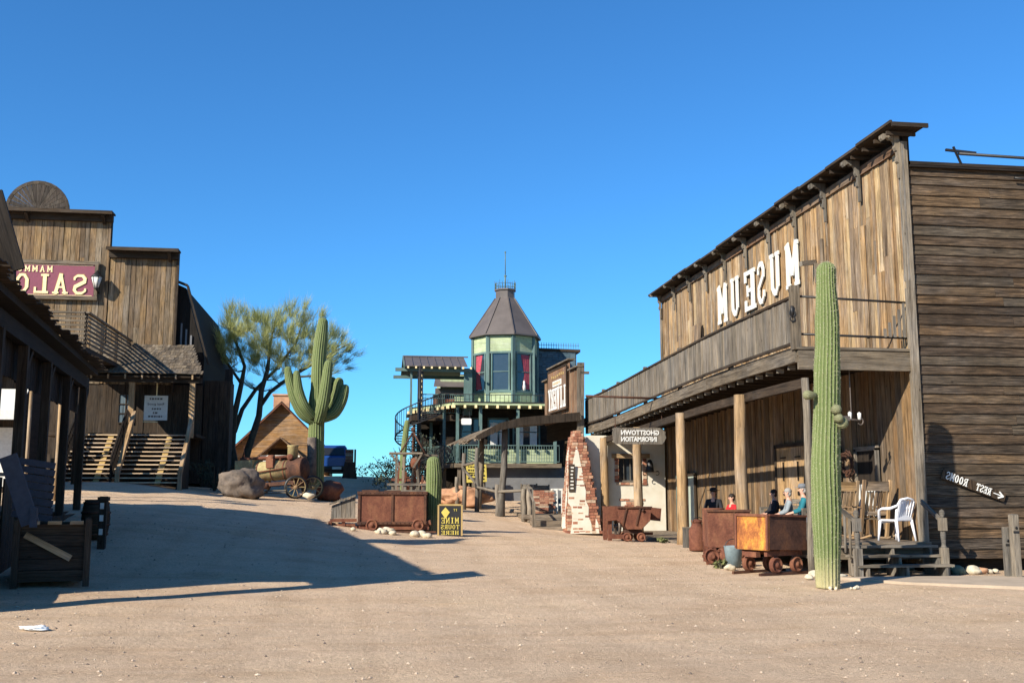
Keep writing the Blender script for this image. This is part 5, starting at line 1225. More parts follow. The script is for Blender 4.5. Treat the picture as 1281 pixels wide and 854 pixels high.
def stub_saguaro():
    Y = 32.9; x = onY(541.5, 650, Y).x; g = gz(x, Y); T = thing('saguaro_cactus', 'short thick pale saguaro between the rusty ore cart and the yellow tour sign', 'cactus', (x, Y, g))
    mb = MB(); ribbed(mb, [(x, Y, g-.1), (x+.01, Y, g+.8), (x+.02, Y, g+1.7), (x, Y, onY(540, 578, Y).z)], [.22, .24, .25, .21], 18, .14, .08, 5); mb.build('trunk', M['cactus'], T, True)
    Y = 46.5; c = onY(503, 570, Y); g = gz(c.x, Y); T = thing('saguaro_cactus', 'thin far saguaro standing behind the black spiral stair', 'cactus', (c.x, Y, g))
    mb = MB(); ribbed(mb, [(c.x, Y, g-.2), (c.x+.02, Y, g+1.6), (c.x+.2, Y, onY(508, 528, Y).z)], [.12, .15, .12], 12, .14, .12, 6); mb.build('trunk', M['cactus'], T, True)
stub_saguaro()
# ================================================================ PALO VERDE TREE
def paloverde():
    Y = 52.0; random.seed(21); base = onY(297, 592, Y); g = gz(base.x, Y); T = thing('palo_verde_tree', 'wide feathery green palo verde tree with dark leaning trunks behind the boulder', 'tree', (base.x, Y, g))
    tr = MB(); tw = MB()
    def at(x, y, dy=0): return onY(x, y, Y+dy)
    stems = [([at(296, 596), at(290, 560, .3), at(293, 520, .2), at(302, 480, 0), at(306, 458, .1), at(296, 430, .3), at(290, 405, .5)], [.28, .22, .19, .15, .11, .08, .05]),
             ([at(302, 592), at(311, 560, -.2), at(324, 520, -.3), at(327, 488, -.3), at(335, 462, -.2), at(338, 430, .2), at(345, 400, .3)], [.26, .22, .19, .16, .12, .08, .05]),
             ([at(293, 540, .3), at(303, 512, .7), at(320, 487, .9), at(345, 462, 1.0), at(370, 430, 1.2), at(378, 405, 1.4)], [.17, .14, .12, .1, .07, .04]),
             ([at(324, 510, -.2), at(338, 490, -.4), at(362, 472, -.6), at(392, 455, -.8), at(418, 440, -1), at(436, 430, -1.1)], [.15, .13, .11, .09, .06, .03]),
             ([at(302, 480, 0), at(285, 455, -.3), at(270, 430, -.5), at(262, 410, -.5)], [.1, .08, .05, .03]),
             ([at(362, 472, -.6), at(390, 470, -.9), at(415, 466, -1.1)], [.08, .06, .03])]
    nodes = []
    for pts, rr in stems:
        rr = [q*.78 for q in rr]; tr.tube(pts, rr, 8, wob=.04)
        for a, b, ra, rb in zip(pts[:-1], pts[1:], rr[:-1], rr[1:]):
            for t in (0, .25, .5, .75):
                q = a.lerp(b, t)
                if q.z > at(0, 486).z: nodes.append((q, ra+(rb-ra)*t))
    cen = at(346, 437); ax = Vector((4.35, 3.0, 2.35)); targets = []
    while len(targets) < 350:
        v = Vector((random.uniform(-1, 1), random.uniform(-1, 1), random.uniform(-.8, 1)))
        if v.length > 1 or v.length < .25: continue
        lump = noise.noise(v*2.3+Vector((3, 1, 7)))
        if v.length > .82+.5*lump: continue
        p = cen+Vector((v.x*ax.x, v.y*ax.y, v.z*ax.z))
        if v.z < -.35 and v.x < .1 and random.random() < .7: continue
        targets.append(p)
    targets.sort(key=lambda p: min((p-n[0]).length for n in nodes))
    for p in targets:
        n0 = min(nodes, key=lambda n: (p-n[0]).length+max(0, n[0].z-p.z)*1.5); q = n0[0]; dlen = (p-q).length
        if dlen < .15: continue
        m1 = q.lerp(p, .4)+Vector((random.uniform(-.1, .1), random.uniform(-.1, .1), -.08*dlen)); m2 = q.lerp(p, .75)+Vector((random.uniform(-.06, .06), random.uniform(-.06, .06), -.05*dlen)); r0 = min(n0[1]*.7, .05)
        tr.tube([q, m1, m2, p], [r0, r0*.75, r0*.5, .008], 5, cap=False); nodes += [(m1, r0*.75), (m2, r0*.5), (p, .012)]
        out = Vector(((p.x-cen.x)/ax.x, (p.y-cen.y)/ax.y, (p.z-cen.z)/ax.z+.75)).normalized(); seg = (p-m1).normalized(); base_ = (out*.8+seg*.5).normalized()
        shade = random.random()
        for _ in range(40):
            a = random.uniform(0, 6.28); sp = random.uniform(.05, .75)
            v = (base_+Vector((math.cos(a)*sp, math.sin(a)*sp, random.uniform(-.2, .5)))).normalized(); L = random.uniform(.3, .85)
            q = m1.lerp(p, random.uniform(.1, 1.05))+Vector((random.uniform(-.12, .12), random.uniform(-.12, .12), random.uniform(-.1, .1))); b = len(tw.v); w = random.uniform(.004, .0085); r = min(1, max(0, shade*.6+random.random()*.5))
            u = v.cross(Vector((random.random(), random.random(), .3))).normalized()*w; u2 = v.cross(u).normalized()*w
            m_ = q+v*L*.5+Vector((random.uniform(-.05, .05), random.uniform(-.05, .05), 0)); e = q+v*L+Vector((random.uniform(-.05, .05), 0, random.uniform(-.02, .1)))
            tw.v += [q+u, q-u*.5+u2*.87, q-u*.5-u2*.87, m_+u*.8, m_-u*.4+u2*.7, m_-u*.4-u2*.7, e]
            for i in range(3):
                j = (i+1) % 3; tw.face([b+i, b+j, b+3+j, b+3+i], [(0, 0)]*4, r); tw.face([b+3+i, b+3+j, b+6], [(0, 0)]*3, r)
    tr.build('trunk', M['bark'], T, True); tw.build('crown', M['twig'], T, True, recalc=False)
paloverde()
def shrub(px, py, Y, h, w, label, n=500, mat='shrub', seed=1):
    random.seed(seed); c = onY(px, py, Y); g = gz(c.x, Y); T = thing('shrub', label, 'shrub', (c.x, Y, g)); mb = MB(); st = MB()
    for k in range(7): a = random.random()*6.28; st.tube([(c.x, Y, g-.05), (c.x+math.cos(a)*w*.25, Y+math.sin(a)*w*.25, g+h*.5), (c.x+math.cos(a)*w*.42, Y+math.sin(a)*w*.4, g+h*.85)], [.03, .02, .008], 4)
    cl = [Vector((random.gauss(0, w*.24), random.gauss(0, w*.24), random.uniform(.15, .92)*h)) for _ in range(11)]
    for i in range(n):
        q = random.choice(cl); p = Vector((c.x, Y, g))+q+Vector((random.gauss(0, w*.09), random.gauss(0, w*.09), random.gauss(0, h*.09)))
        if p.z < g: p.z = g+.02
        s = random.uniform(.04, .09); R = Euler((random.random()*6, random.random()*6, random.random()*6)).to_matrix(); b = len(mb.v)
        mb.v += [p+R @ Vector(v)*s for v in ((-1, 0, 0), (0, -.4, 0), (1, 0, .1), (0, .4, 0))]; mb.face([b, b+1, b+2, b+3], [(0, 0)]*4, random.random())
    st.build('stem', M['bark'], T, True); mb.build('foliage', M[mat], T, True, recalc=False)
shrub(497, 600, 50, 1.9, 2.6, 'dark shrub at the crest behind the wooden mining frame', 900, 'shrub', 1)
shrub(478, 603, 56, .9, 2.2, 'low dark shrub left of the wooden mining frame', 500, 'shrub', 2)
shrub(516, 600, 49, 2.6, 2.2, 'dark bushy shrub below the spiral stair', 900, 'shrub', 5)
shrub(292, 590, 42.6, .7, 1.0, 'scrubby dry shrub on top of the grey boulder', 350, 'weed', 3)
shrub(268, 605, 42.2, 1.1, 1.6, 'dark scrub between the saloon corner and the grey boulder', 500, 'shrub', 4)
shrub(588, 622, 46.5, .3, .8, 'small green weed at the foot of the red boulder', 160, 'weed', 6)
shrub(903, 700, 21.6, .16, .3, 'tiny green weed by the rusty gears near the museum porch', 90, 'weed', 7)
shrub(829, 690, 29.5, .12, .35, 'small green weed in front of the second porch post', 60, 'weed', 8)
# ================================================================ ROCKS
def rock(name, px, py, Y, rad, mat, label, seed, group=None, rough=.3, sub=3, sink=.25, loc=None):
    c = onY(px, py, Y) if loc is None else Vector(loc); g = gz(c.x, c.y); mb = MB(); o = Vector((c.x, c.y, g))
    mb.rock((0, 0, rad[2]*(1-sink)), rad, seed, sub, rough=rough); ob = mb.build(name, M[mat]); ob.location = o; tag(ob, label, 'rock', group); return ob
rock('boulder', 301, 612, 39.2, (.74, .6, .60), 'rockgrey', 'large dark grey boulder beside the steam boiler', 5, rough=.2, sub=4)
rock('boulder', 576, 620, 46.5, (1.15, .7, .5), 'rockred', 'big red sandstone boulder below the green house deck', 8, rough=.3, sub=4)
rock('boulder', 530, 610, 47.0, (.35, .3, .5), 'rockred', 'small pale red boulder behind the short saguaro', 9)
rock('boulder', 412, 618, 42.0, (.5, .4, .42), 'rustcart', 'dark red brown boulder in front of the boiler wheel', 6)
for i, (x, y, Y, r) in enumerate(((478, 668, 31.1, .14), (485, 664, 31.3, .17), (491, 669, 31.0, .12), (473, 669, 31.0, .09), (519, 672, 30.9, .15), (528, 671, 31.0, .17), (534, 674, 30.8, .13), (442, 664, 31.2, .08))):
    rock('stone', x, y, Y, (r, r*.8, r*.7), 'rockwhite', ['pale rock under the rusty ore cart, left of centre', 'largest pale rock between the wheels of the rusty ore cart', 'pale rock touching the right wheel of the rusty ore cart', 'small pale rock leftmost between the cart wheels', 'flat pale rock right of the ore cart wheels', 'pale rock below the right end of the ore cart', 'pale rock nearest to the short saguaro', 'tiny pale rock under the wooden cart box'][i], i+2, 'pale rocks around the big ore cart', sub=2, sink=.3)
rk = [(895, 692, 22.9, .16, 'rustcart', 'rusty brown rock left of the grey blue bucket')]
for i, (x, r, m, lab) in enumerate(((1195, .13, 'rockgreen', 'greenish rock under the side wall of the museum'), (1217, .12, 'rockwhite', 'rounded tan rock right of the greenish rock under the museum wall'), (1228, .09, 'rockred', 'small reddish rock under the museum side wall'), (1238, .06, 'rockwhite', 'small pale rock in the row under the museum side wall'), (1247, .06, 'rockwhite', 'pale pebble sized rock beside the grey fence post'), (1224, .05, 'rockwhite', 'smallest pale rock beside the tan rock under the wall'))):
    c = onY(x, 700, 19.85); rock('stone', 0, 0, 0, (r*1.2, r, r*.8), m, lab, i+11, 'rocks under the museum side wall', sub=2, loc=(c.x, 19.8+.03*i, 0))
for i, (x, y) in enumerate(((8.35, 19.0), (8.6, 19.3), (8.2, 21.6), (8.0, 22.1), (8.4, 22.4), (8.75, 19.6), (8.55, 21.4), (7.6, 21.2), (9.0, 19.1), (7.8, 22.9))):
    labs = ['pale stone just right of the saguaro foot', 'pale stone under the porch edge behind the saguaro', 'flat pale stone under the orange rust cart', 'small stone left under the orange rust cart', 'pale stone behind the rusty cart wheels', 'pale stone beside the left newel post', 'small pale stone beneath the porch skirt', 'pale stone in front of the rusty gears', 'pale stone at the foot of the porch steps', 'farthest pale stone along the porch edge']
    rock('stone', 0, 0, 0, (.09+.03*(i % 3), .08, .05+.015*(i % 2)), 'rockwhite', labs[i], i+31, 'stones along the museum porch', sub=2, loc=(x, y, 0))
# ================================================================ ORE CARTS
def wheel(mb, c, r, w, axis='y', mi=0, rot=None):
    mb.lathe(c, [(r*.0, -w*.8), (r*.3, -w*.8), (r*.34, -w*.35), (r*.8, -w*.3), (r*.84, -w*.55), (r*.97, -w*.5), (r, 0), (r*1.12, w*.1), (r*1.12, w*.45), (r*.3, w*.5), (0, w*.5)], 18, .5, axis, mi, rot)
def big_cart():
    Y = 32.0; a = onY(447, 665, Y); b = onY(533, 665, Y); g = gz((a.x+b.x)/2, Y); T = thing('ore_cart', 'large rust brown riveted ore cart on four small wheels in the street', 'cart', ((a.x+b.x)/2, Y+.4, g))
    w = b.x-a.x; cx = (a.x+b.x)/2; z0 = onY(490, 655, Y).z; z1 = onY(490, 615, Y).z; dp = 1.15; R = Matrix.Rotation(-.05, 3, 'Z'); c0 = Vector((cx, Y, 0))
    def Q(x, y, z): return c0+R @ Vector((x, y, z))
    mb = MB(); h = z1-z0; t = .05
    mb.box(Q(0, 0, (z0+z1)/2), (w, t, h), R); mb.box(Q(0, dp, (z0+z1)/2), (w, t, h), R); mb.box(Q(-w/2+t/2, dp/2, (z0+z1)/2), (t, dp-t-.004, h), R); mb.box(Q(w/2-t/2, dp/2, (z0+z1)/2), (t, dp-t-.004, h), R); mb.box(Q(0, dp/2, z0+.1), (w-.12, dp-.06, .05), R)
    mb.box(Q(0, dp/2, z1-.12), (w-.15, dp-.1, .1), R)
    mb.build('box', M['rustcart'], T, True)
    mb = MB()
    for x in (-w/2+.04, 0, w/2-.04): mb.box(Q(x, -.045, (z0+z1)/2), (.07, .035, h-.02), R)
    mb.box(Q(0, -.055, z1-.03), (w+.04, .06, .09), R); mb.box(Q(0, -.052, z0+.03), (w+.02, .05, .08), R); mb.box(Q(w/2+.02, dp/2, z1-.03), (.05, dp, .09), R)
    mb.box(Q(w/2+.02, .3, (z0+z1)/2), (.03, .06, h-.1), R); mb.box(Q(0, .2, z1+.02), (.5, .06, .05), R); mb.box(Q(-w/2+.35, .3, z1+.03), (.5, .3, .06), R)
    for x in np.arange(-w/2+.1, w/2, .13):
        for z in (z1-.03, z0+.03): mb.lathe(Q(x, -.085, z), [(.016, -.0), (.012, -.012), (0, -.016)], 6, axis='y')
    mb.build('flange_strap', M['rustdark'], T, True)
    mb = MB(); mb.box(Q(.06, .05, z0-.1), (w+.05, .09, .15), R); mb.box(Q(.06, dp-.05, z0-.1), (w+.05, .09, .15), R); mb.box(Q(-w/2-.1, dp/2, z0-.14), (.16, .9, .14), R); mb.prism([Q(w/2-.3, 0, z0-.03), Q(w/2+.15, 0, z0-.03), Q(w/2+.12, 0, z0+.12)], R @ Vector((0, .9, 0))); mb.build('chassis', M['rustcart'], T, True)
    r = .17
    for x in (-w/2+.43, w/2-.25):
        for y in (-.06, dp-.05): mb = MB(); wheel(mb, Q(x, y, g+r+.05), r, .1, 'y', rot=None); mb.build('wheel', M['rustor'] if False else M['rustcart'], T, True)
        mb = MB(); mb.tube([Q(x, -.1, g+r+.05), Q(x, dp, g+r+.05)], .04, 6); mb.build('axle', M['rustdark'], T, True)
    mb = MB()
    for y in (-.03, dp-.08): mb.beam(Q(-w/2-.7, y, g+.03), Q(w/2+.3, y, g+.01), .05, .05)
    mb.build('rail', M['rustdark'], T, True)
    # wooden box coupled at the left
    a = onY(415, 650, 32.2); S = thing('wooden_cart', 'small weathered wooden cart box with sloping lid coupled left of the ore cart', 'cart', (a.x+.4, 32.5, g))
    x0, x1 = a.x, onY(446, 650, 32.2).x-.04; zt0 = onY(415, 630, 32.2).z; zt1 = onY(446, 619, 32.2).z; zb = onY(430, 648, 32.2).z
    mb = MB(); n = 5
    for k in range(n):
        xa = x0+(x1-x0)*k/n; xb = x0+(x1-x0)*(k+1)/n-.008; za = zt0+(zt1-zt0)*k/n-.05; zc = zt0+(zt1-zt0)*(k+1)/n-.05
        for y in (32.2, 33.0): mb.prism([(xa, y, zb), (xb, y, zb), (xb, y, zc), (xa, y, za)], (0, .04, 0))
    mb.box((x0, 32.6, (zb+zt0)/2-.05), (.04, .8, zt0-zb-.05)); mb.build('side_planks', M['grey'], S, True)
    mb = MB(); mb.prism([(x0-.08, 32.12, zt0-.04), (x1, 32.12, zt1-.04), (x1, 32.12, zt1+.02), (x0-.08, 32.12, zt0+.02)], (0, 1.0, 0)); mb.build('lid', M['grey'], S, True)
    mb = MB(); mb.box(((x0+x1)/2, 32.25, zb-.06), (x1-x0+.1, .08, .1)); mb.box((x0-.05, 32.5, zb-.16), (.1, .7, .14)); mb.box((x0+.35, 32.3, zb-.17), (.1, .1, .22)); mb.box(((x0+x1)/2, 32.3, zb-.2), (x1-x0, .06, .06)); mb.build('chassis', M['rustcart'], S, True)
    for x in (x0+.1, x1-.15): mb = MB(); wheel(mb, (x, 32.35, g+.13), .11, .08, 'y'); mb.build('wheel', M['rustcart'], S, True)
big_cart()
def rust_cart():
    c = Vector((8.2, 20.4, 0)); T = thing('ore_cart', 'tilted ore cart with a bright orange rusted end beside the tall saguaro', 'cart', c)
    Rz = Matrix.Rotation(math.radians(25), 3, 'Z'); tl = Matrix.Rotation(.035, 3, 'Y')
    R = Rz @ tl
    def Q(x, y, z): return c+Vector((0, 0, .83))+R @ Vector((x, y, z))
    l, w, h = 1.08, .84, .68
    # long side faces lower right, end plate faces lower left
    mb = MB(); t = .035; mb.box(Q(0, -w/2, 0), (l, t, h), R); mb.box(Q(0, w/2, 0), (l, t, h), R); mb.box(Q(l/2, 0, 0), (t, w-.04, h), R); mb.box(Q(0, 0, -h/2+.05), (l-.05, w-.05, t), R); mb.box(Q(0, 0, h/2-.08), (l-.06, w-.06, .04), R)
    mb.build('body', M['rustdark'], T, True)
    mb = MB(); mb.box(Q(-l/2, 0, -.01), (t, w+.04, h+.02), R); mb.build('end_plate', M['rustor'], T, True, label='orange and yellow rusted end plate')
    mb = MB()
    for y in (-w/2, w/2): mb.box(Q(-l/2-.03, y, 0), (.03, .05, h), R)
    mb.box(Q(-l/2-.03, 0, h/2-.02), (.032, w, .05), R); mb.box(Q(0, -w/2-.03, h/2-.01), (l, .03, .04), R)
    mb.build('edge_angle', M['rustcart'], T, True)
    mb = MB()
    for y in (-.3, .3): mb.box(c+Rz @ Vector((0, y, .42))+Vector((0, 0, 0)), (1.0, .08, .1), Rz)
    mb.box(c+Vector((0, 0, .45)), (.3, .7, .1), Rz); mb.box(c+Rz @ Vector((-.55, 0, .4)), (.12, .3, .1), Rz); mb.build('underframe', M['rustcart'], T, True)
    for x in (-.28, .3):
        for y in (-.36, .36): mb = MB(); wheel(mb, c+Rz @ Vector((x, y, .2)), .15, .08, 'y', rot=Rz); mb.build('wheel', M['rustcart'], T, True)
    for y in (-.36, .36):
        mb = MB(); mb.box(c+Rz @ Vector((0, y, .03)), (1.5, .05, .06), Rz); mb.build('rail', M['rustdark'], T, True)
    c = onY(918, 712, 21.9); g = gz(c.x, 21.9); c.z = g
    S = thing('bucket', 'faded blue grey metal bucket under the orange rusted cart', 'bucket', (c.x, c.y, g))
    mb = MB(); mb.lathe(c, [(.02, 0), (.15, 0), (.2, .42), (.205, .44), (.19, .44), (.14, .03)], 18); mb.build('shell', M['greypaint'], S, True)
    mb = MB(); mb.tube([c+Vector((.2*math.cos(a), -.05, .43+.2*math.sin(a)*.8)) for a in np.linspace(0, PI, 9)], .008, 4); mb.build('handle', M['black'], S, True)
    c = onY(897, 705, 22.6); g = gz(c.x, 22.6); G = thing('gear_wheels', 'pair of rusty gear wheels lying left of the blue grey bucket', 'gears', (c.x, 22.6, g))
    for dx in (-.13, .14):
        mb = MB(); mb.lathe(Vector((c.x+dx, 22.6, g+.17)), [(.04, -.1), (.07, -.1), (.08, -.03), (.14, -.03), (.15, -.07), (.17, -.07), (.17, .07), (.04, .07)], 14, axis='x' if dx > 0 else 'y')
        for k in range(12): a = k*PI/6; p = Vector((0, math.cos(a)*.175, math.sin(a)*.175)) if dx > 0 else Vector((math.cos(a)*.175, 0, math.sin(a)*.175)); mb.box(Vector((c.x+dx, 22.6, g+.17))+p, (.05, .05, .05))
        mb.build('gear', M['rustcart'], G, True)
rust_cart()
def cart2():
    c = onX(905, 690, 8.05); c = Vector((8.3, 23.3, gz(8.3, 23.3))); T = thing('ore_cart', 'plain dark brown rusted ore cart box behind the orange one at the porch edge', 'cart', c); R = Matrix.Rotation(math.radians(-12), 3, 'Z')
    def Q(x, y, z): return c+R @ Vector((x, y, z))
    mb = MB(); l, w, h = .95, .75, .82; t = .03; zc = .73
    for y in (-w/2, w/2): mb.box(Q(0, y, zc), (l, t, h), R)
    for x in (-l/2+.02, l/2-.02): mb.box(Q(x, 0, zc), (t, w-.04, h), R)
    mb.box(Q(0, 0, zc-h/2+.05), (l-.06, w-.06, t), R); mb.box(Q(0, 0, zc+h/2-.06), (l-.06, w-.06, t), R); mb.build('body', M['rustcart'], T, True)
    mb = MB(); mb.box(Q(.12, -w/2-.025, zc), (.04, .03, h), R); mb.box(Q(0, -w/2-.03, zc+h/2), (l+.04, .05, .05), R); mb.build('rim', M['rustdark'], T, True)
    mb = MB(); mb.box(Q(0, 0, .27), (.8, .5, .1), R); mb.build('underframe', M['rustdark'], T, True)
    for x in (-.28, .28):
        for y in (-.3, .3): mb = MB(); wheel(mb, Q(x, y, .14), .12, .07, 'y', rot=R); mb.build('wheel', M['rustcart'], T, True)
    b = onY(890, 660, 25.6); b = Vector((b.x, 25.6, 0)); b = Vector((8.4, 24.5, .0)); g = gz(b.x, b.y); b.z = g
    S = thing('steel_drum', 'tall brown rusted drum behind the plain dark ore cart', 'drum', b)
    mb = MB(); mb.lathe(b, [(.02, .0), (.27, 0), (.27, .35), (.285, .37), (.27, .39), (.27, .8), (.285, .82), (.27, .84), (.27, 1.12), (.28, 1.14), (.24, 1.14), (.2, 1.1), (0, 1.1)], 20); mb.build('shell', M['rustcart'], S, True)
    b = Vector((8.5, 26.1, 0)); b.z = gz(8.5, 26.1)
    S = thing('milk_can', 'dull brown lidded can standing by the third porch post', 'can', b)
    mb = MB(); mb.lathe(b, [(.02, 0), (.2, 0), (.21, .05), (.21, .5), (.13, .66), (.12, .7), (.15, .72), (.15, .76), (0, .8)], 18); mb.build('shell', M['rustcart'], S, True)
    mb = MB(); mb.tube([b+Vector((.16*math.cos(a), -.12, .72+.12*math.sin(a))) for a in np.linspace(0, PI, 8)], .012, 4); mb.build('handle', M['black'], S, True)
    S = thing('short_post', 'short grey plank stub between the porch post and the lidded can', 'post', (8.5, 27.8, gz(8.5, 27.8)))
    mb = MB(); mb.box((8.5, 27.0, .42), (.18, .1, .55)); mb.box((8.5, 27.0, .70), (.2, .12, .03)); mb.build('shaft', M['grey'], S, True)
cart2()
def cart3():
    c = Vector((8.0, 30.6, gz(8.0, 30.6))); T = thing('ore_cart', 'V shaped tipping ore cart of brown rusted steel before the information building', 'cart', c)
    R = Matrix.Rotation(-.1, 3, 'Z')
    def Q(x, y, z): return c+R @ Vector((x, y, z))
    mb = MB(); pr = [(-.50, 1.0), (.50, 1.0), (.46, .62), (.2, .36), (-.2, .36), (-.46, .62)]
    mb.prism([Q(x, -.3, z) for x, z in pr], R @ Vector((0, .04, 0))); mb.prism([Q(x, .5, z) for x, z in pr], R @ Vector((0, .04, 0)))
    for i in range(len(pr)):
        if i == 0: continue
        a, b = pr[i], pr[(i+1) % len(pr)]; mb.beam(Q(a[0], .12, a[1]), Q(b[0], .12, b[1]), .78, .03, up=(0, 1, 0) if False else (0, 0, 1))
    mb.box(Q(0, .12, .9), (.9, .75, .05), R); mb.build('hopper', M['rustcart'], T, True)
    mb = MB()
    for x in (-.3, .1): mb.box(Q(x, -.33, .72), (.04, .03, .5), R @ Matrix.Rotation(.25, 3, 'Y'))
    mb.box(Q(0, -.33, 1.0), (1.04, .05, .05), R); mb.lathe(Q(.25, -.33, .9), [(.05, -.02), (.0, -.03)], 8, axis='y'); mb.build('strap', M['rustdark'], T, True)
    mb = MB(); mb.box(Q(0, .1, .28), (.5, .5, .1), R); mb.box(Q(.35, .1, .22), (.5, .1, .08), R); mb.build('underframe', M['rustdark'], T, True)
    for x in (-.22, .2):
        for y in (-.25, .4): mb = MB(); wheel(mb, Q(x, y, .13), .12, .08, 'y', rot=R); mb.build('wheel', M['rustcart'], T, True)
    c2 = onY(776, 680, 30.9); c2 = Vector((c2.x, 30.9, gz(c2.x, 30.9))); S = thing('mine_machine', 'rusty iron machine frame with a flywheel left of the tipping ore cart', 'machine', c2)
    mb = MB()
    for x in (-.32, .3):
        for y in (0, .6): mb.box(c2+Vector((x, y, .5)), (.11, .1, 1.0))
    for z in (.95, .12): mb.box(c2+Vector((0, -.02, z)), (.76, .1, .13)); mb.box(c2+Vector((0, .62, z)), (.76, .1, .13))
    mb.build('frame', M['rustcart'], S, True)
    mb = MB(); o = c2+Vector((-.02, .25, .42))
    mb.lathe(o, [(.29, -.04), (.33, -.04), (.33, .04), (.29, .04), (.29, -.04)], 20, axis='x'); 
    for k in range(6): a = k*PI/3; mb.tube([o, o+Vector((0, .3*math.cos(a), .3*math.sin(a)))], .018, 5)
    mb.lathe(o, [(.06, -.12), (.06, .12)], 8, axis='x'); mb.build('flywheel', M['copper'], S, True)
    mb = MB(); mb.lathe(c2+Vector((0, .25, .72)), [(.0, -.25), (.14, -.25), (.14, .25), (0, .25)], 12, axis='x'); mb.build('cylinder', M['rustdark'], S, True)
cart3()
# ================================================================ TOUR SIGN
def toursign():
    Y = 31.6; a = onY(549, 672, Y); b = onY(577, 632, Y); g = gz(b.x, Y); S = thing('tour_sign', 'black sign board with yellow mirror written rows beside the short saguaro', 'sign', ((a.x+b.x)/2, Y, g))
    w = b.x-a.x; cx = (a.x+b.x)/2; z0 = g+.06; z1 = b.z; R = Matrix.Rotation(-.12, 3, 'Z')
    def Q(x, y, z): return Vector((cx, Y, 0))+R @ Vector((x, y, z))
    mb = MB(); mb.box(Q(0, 0, (z0+z1)/2), (w, .04, z1-z0), R); mb.build('board', M['black'], S, True)
    mb = MB(); mb.box(Q(w/2+.02, 0, (z0+z1)/2), (.05, .06, z1-z0+.04), R); mb.box(Q(-w/2-.02, 0, (z0+z1)/2), (.05, .06, z1-z0+.04), R); mb.box(Q(0, 0, z1+.02), (w, .06, .05), R); mb.beam(Q(w/2, .05, z1-.2), Q(w/2, .6, g), .04, .04); mb.build('frame', M['goldedge'], S, True)
    mb = MB(); zc = z1-.2; mb.prism([Q(-.14+dx, -.03, zc+dz) for dx, dz in ((-.13, 0), (0, -.19), (.13, 0), (0, .15))], R @ Vector((0, -.008, 0))); mb.build('diamond', M['yellow'], S, True)
    X = R @ XN
    for s, z, h, ww in (('IT', z1-.13, .07, .12), ('MINE', z1-.44, .17, w*.8), ('TOURS', z1-.63, .13, w*.85), ('HERE', z1-.80, .12, w*.8)):
        slab('lettering', s, Q(.16 if s == 'IT' else 0, -.03, z), X, ZP, ww, h, M['yellow'], S, .008)
toursign()
# ================================================================ MINING FRAME AND LOW FENCE
def frame():
    Y = 40.0; c = onY(522, 612, Y); g = gz(c.x, Y); S = thing('mining_frame', 'grey wooden mining frame with table top and iron tripod behind the ore cart', 'frame', (c.x, Y, g))
    zt = onY(522, 567, Y).z; x0, x1 = onY(487, 567, Y).x, onY(528, 567, Y).x
    mb = MB(); mb.box(((x0+x1)/2, Y, zt), (x1-x0, .7, .07)); mb.beam((x1-.1, Y, zt-.05), (x1+.6, Y+.2, zt-.07), .1, .08); mb.build('top', M['grey'], S, True)
    mb = MB()
    for xa, xb, y in ((x0+.25, x0+.02+.25, -.25), (x0+.5, x0+.55, -.2), (x0+.75, x0+1.0, .2), (x1-.05, x1-.25, -.2), (x1-.1, x1-.1, .3)): mb.beam((xa, Y+y, g), (xb, Y+y, zt-.04), .09, .09)
    for xa, xb in ((x0+.08, x0+.4), (x1-.05, x1-.35)): mb.beam((xa, Y-.3, zt-.06), (xb, Y-.3, zt-.55), .06, .07)
    mb.build('leg', M['grey'], S, True)
    mb = MB(); ap = onY(517, 540, Y)
    for dx, dy in ((-.5, -.2), (.45, -.2), (0, .35)): mb.tube([(ap.x, Y, ap.z), (ap.x+dx, Y+dy, zt)], .035, 6)
    for k in range(8): mb.lathe((ap.x, Y, ap.z-.05-k*.1), [(.03, -.04), (.04, 0), (.03, .04)], 6)
    mb.lathe((ap.x, Y, ap.z+.1), [(.03, -.04), (.09, -.02), (.09, .02), (.03, .04)], 10, axis='y'); mb.build('tripod', M['rustdark'], S, True)
    mb = MB(); mb.rock((x0+.7, Y, g+.95), (.16, .14, .2), 4, 2); mb.rock((x1-.25, Y-.1, zt-.35), (.2, .15, .25), 6, 2); mb.build('iron_bucket', M['rustcart'], S, True)
    mb = MB()
    for dx, h in ((.3, 1.9), (.55, 1.5), (.95, 2.1), (1.2, 1.4)): mb.beam((x0+dx, Y+.35, g), (x0+dx+.1, Y+.3, g+h), .07, .12)
    mb.lathe((x0+.75, Y+.3, g+1.5), [(.2, -.05), (.26, -.05), (.26, .05), (.2, .05), (.2, -.05)], 16, axis='y'); mb.beam((x0+.1, Y+.3, g+1.2), (x1+.1, Y+.3, g+1.15), .06, .1); mb.build('rusty_machinery', M['rustcart'], S, True)
    F_ = thing('low_fence', 'low grey picket fence behind the rusty ore cart', 'fence', (c.x, 37, gz(c.x, 37))); Y = 37.0; g = gz(c.x, Y)
    x0, x1 = onY(484, 610, Y).x, onY(533, 610, Y).x
    zt = onY(500, 605, Y).z; mb = MB()
    for k in range(6): x = x0+.2+(x1-x0-.3)*k/5; mb.box((x, Y, (zt+g)/2), (.09, .08, zt-g+.05))
    mb.build('post', M['grey'], F_, True); mb = MB(); mb.box(((x0+x1)/2, Y-.06, zt-.02), (x1-x0, .05, .08)); mb.box(((x0+x1)/2, Y-.06, zt-.25), (x1-x0, .05, .08))
    for k in range(12): x = x0+.9+k*.09; mb.box((x, Y+.05, zt-.3), (.06, .03, .5))
    mb.build('rail', M['grey'], F_, True)
frame()
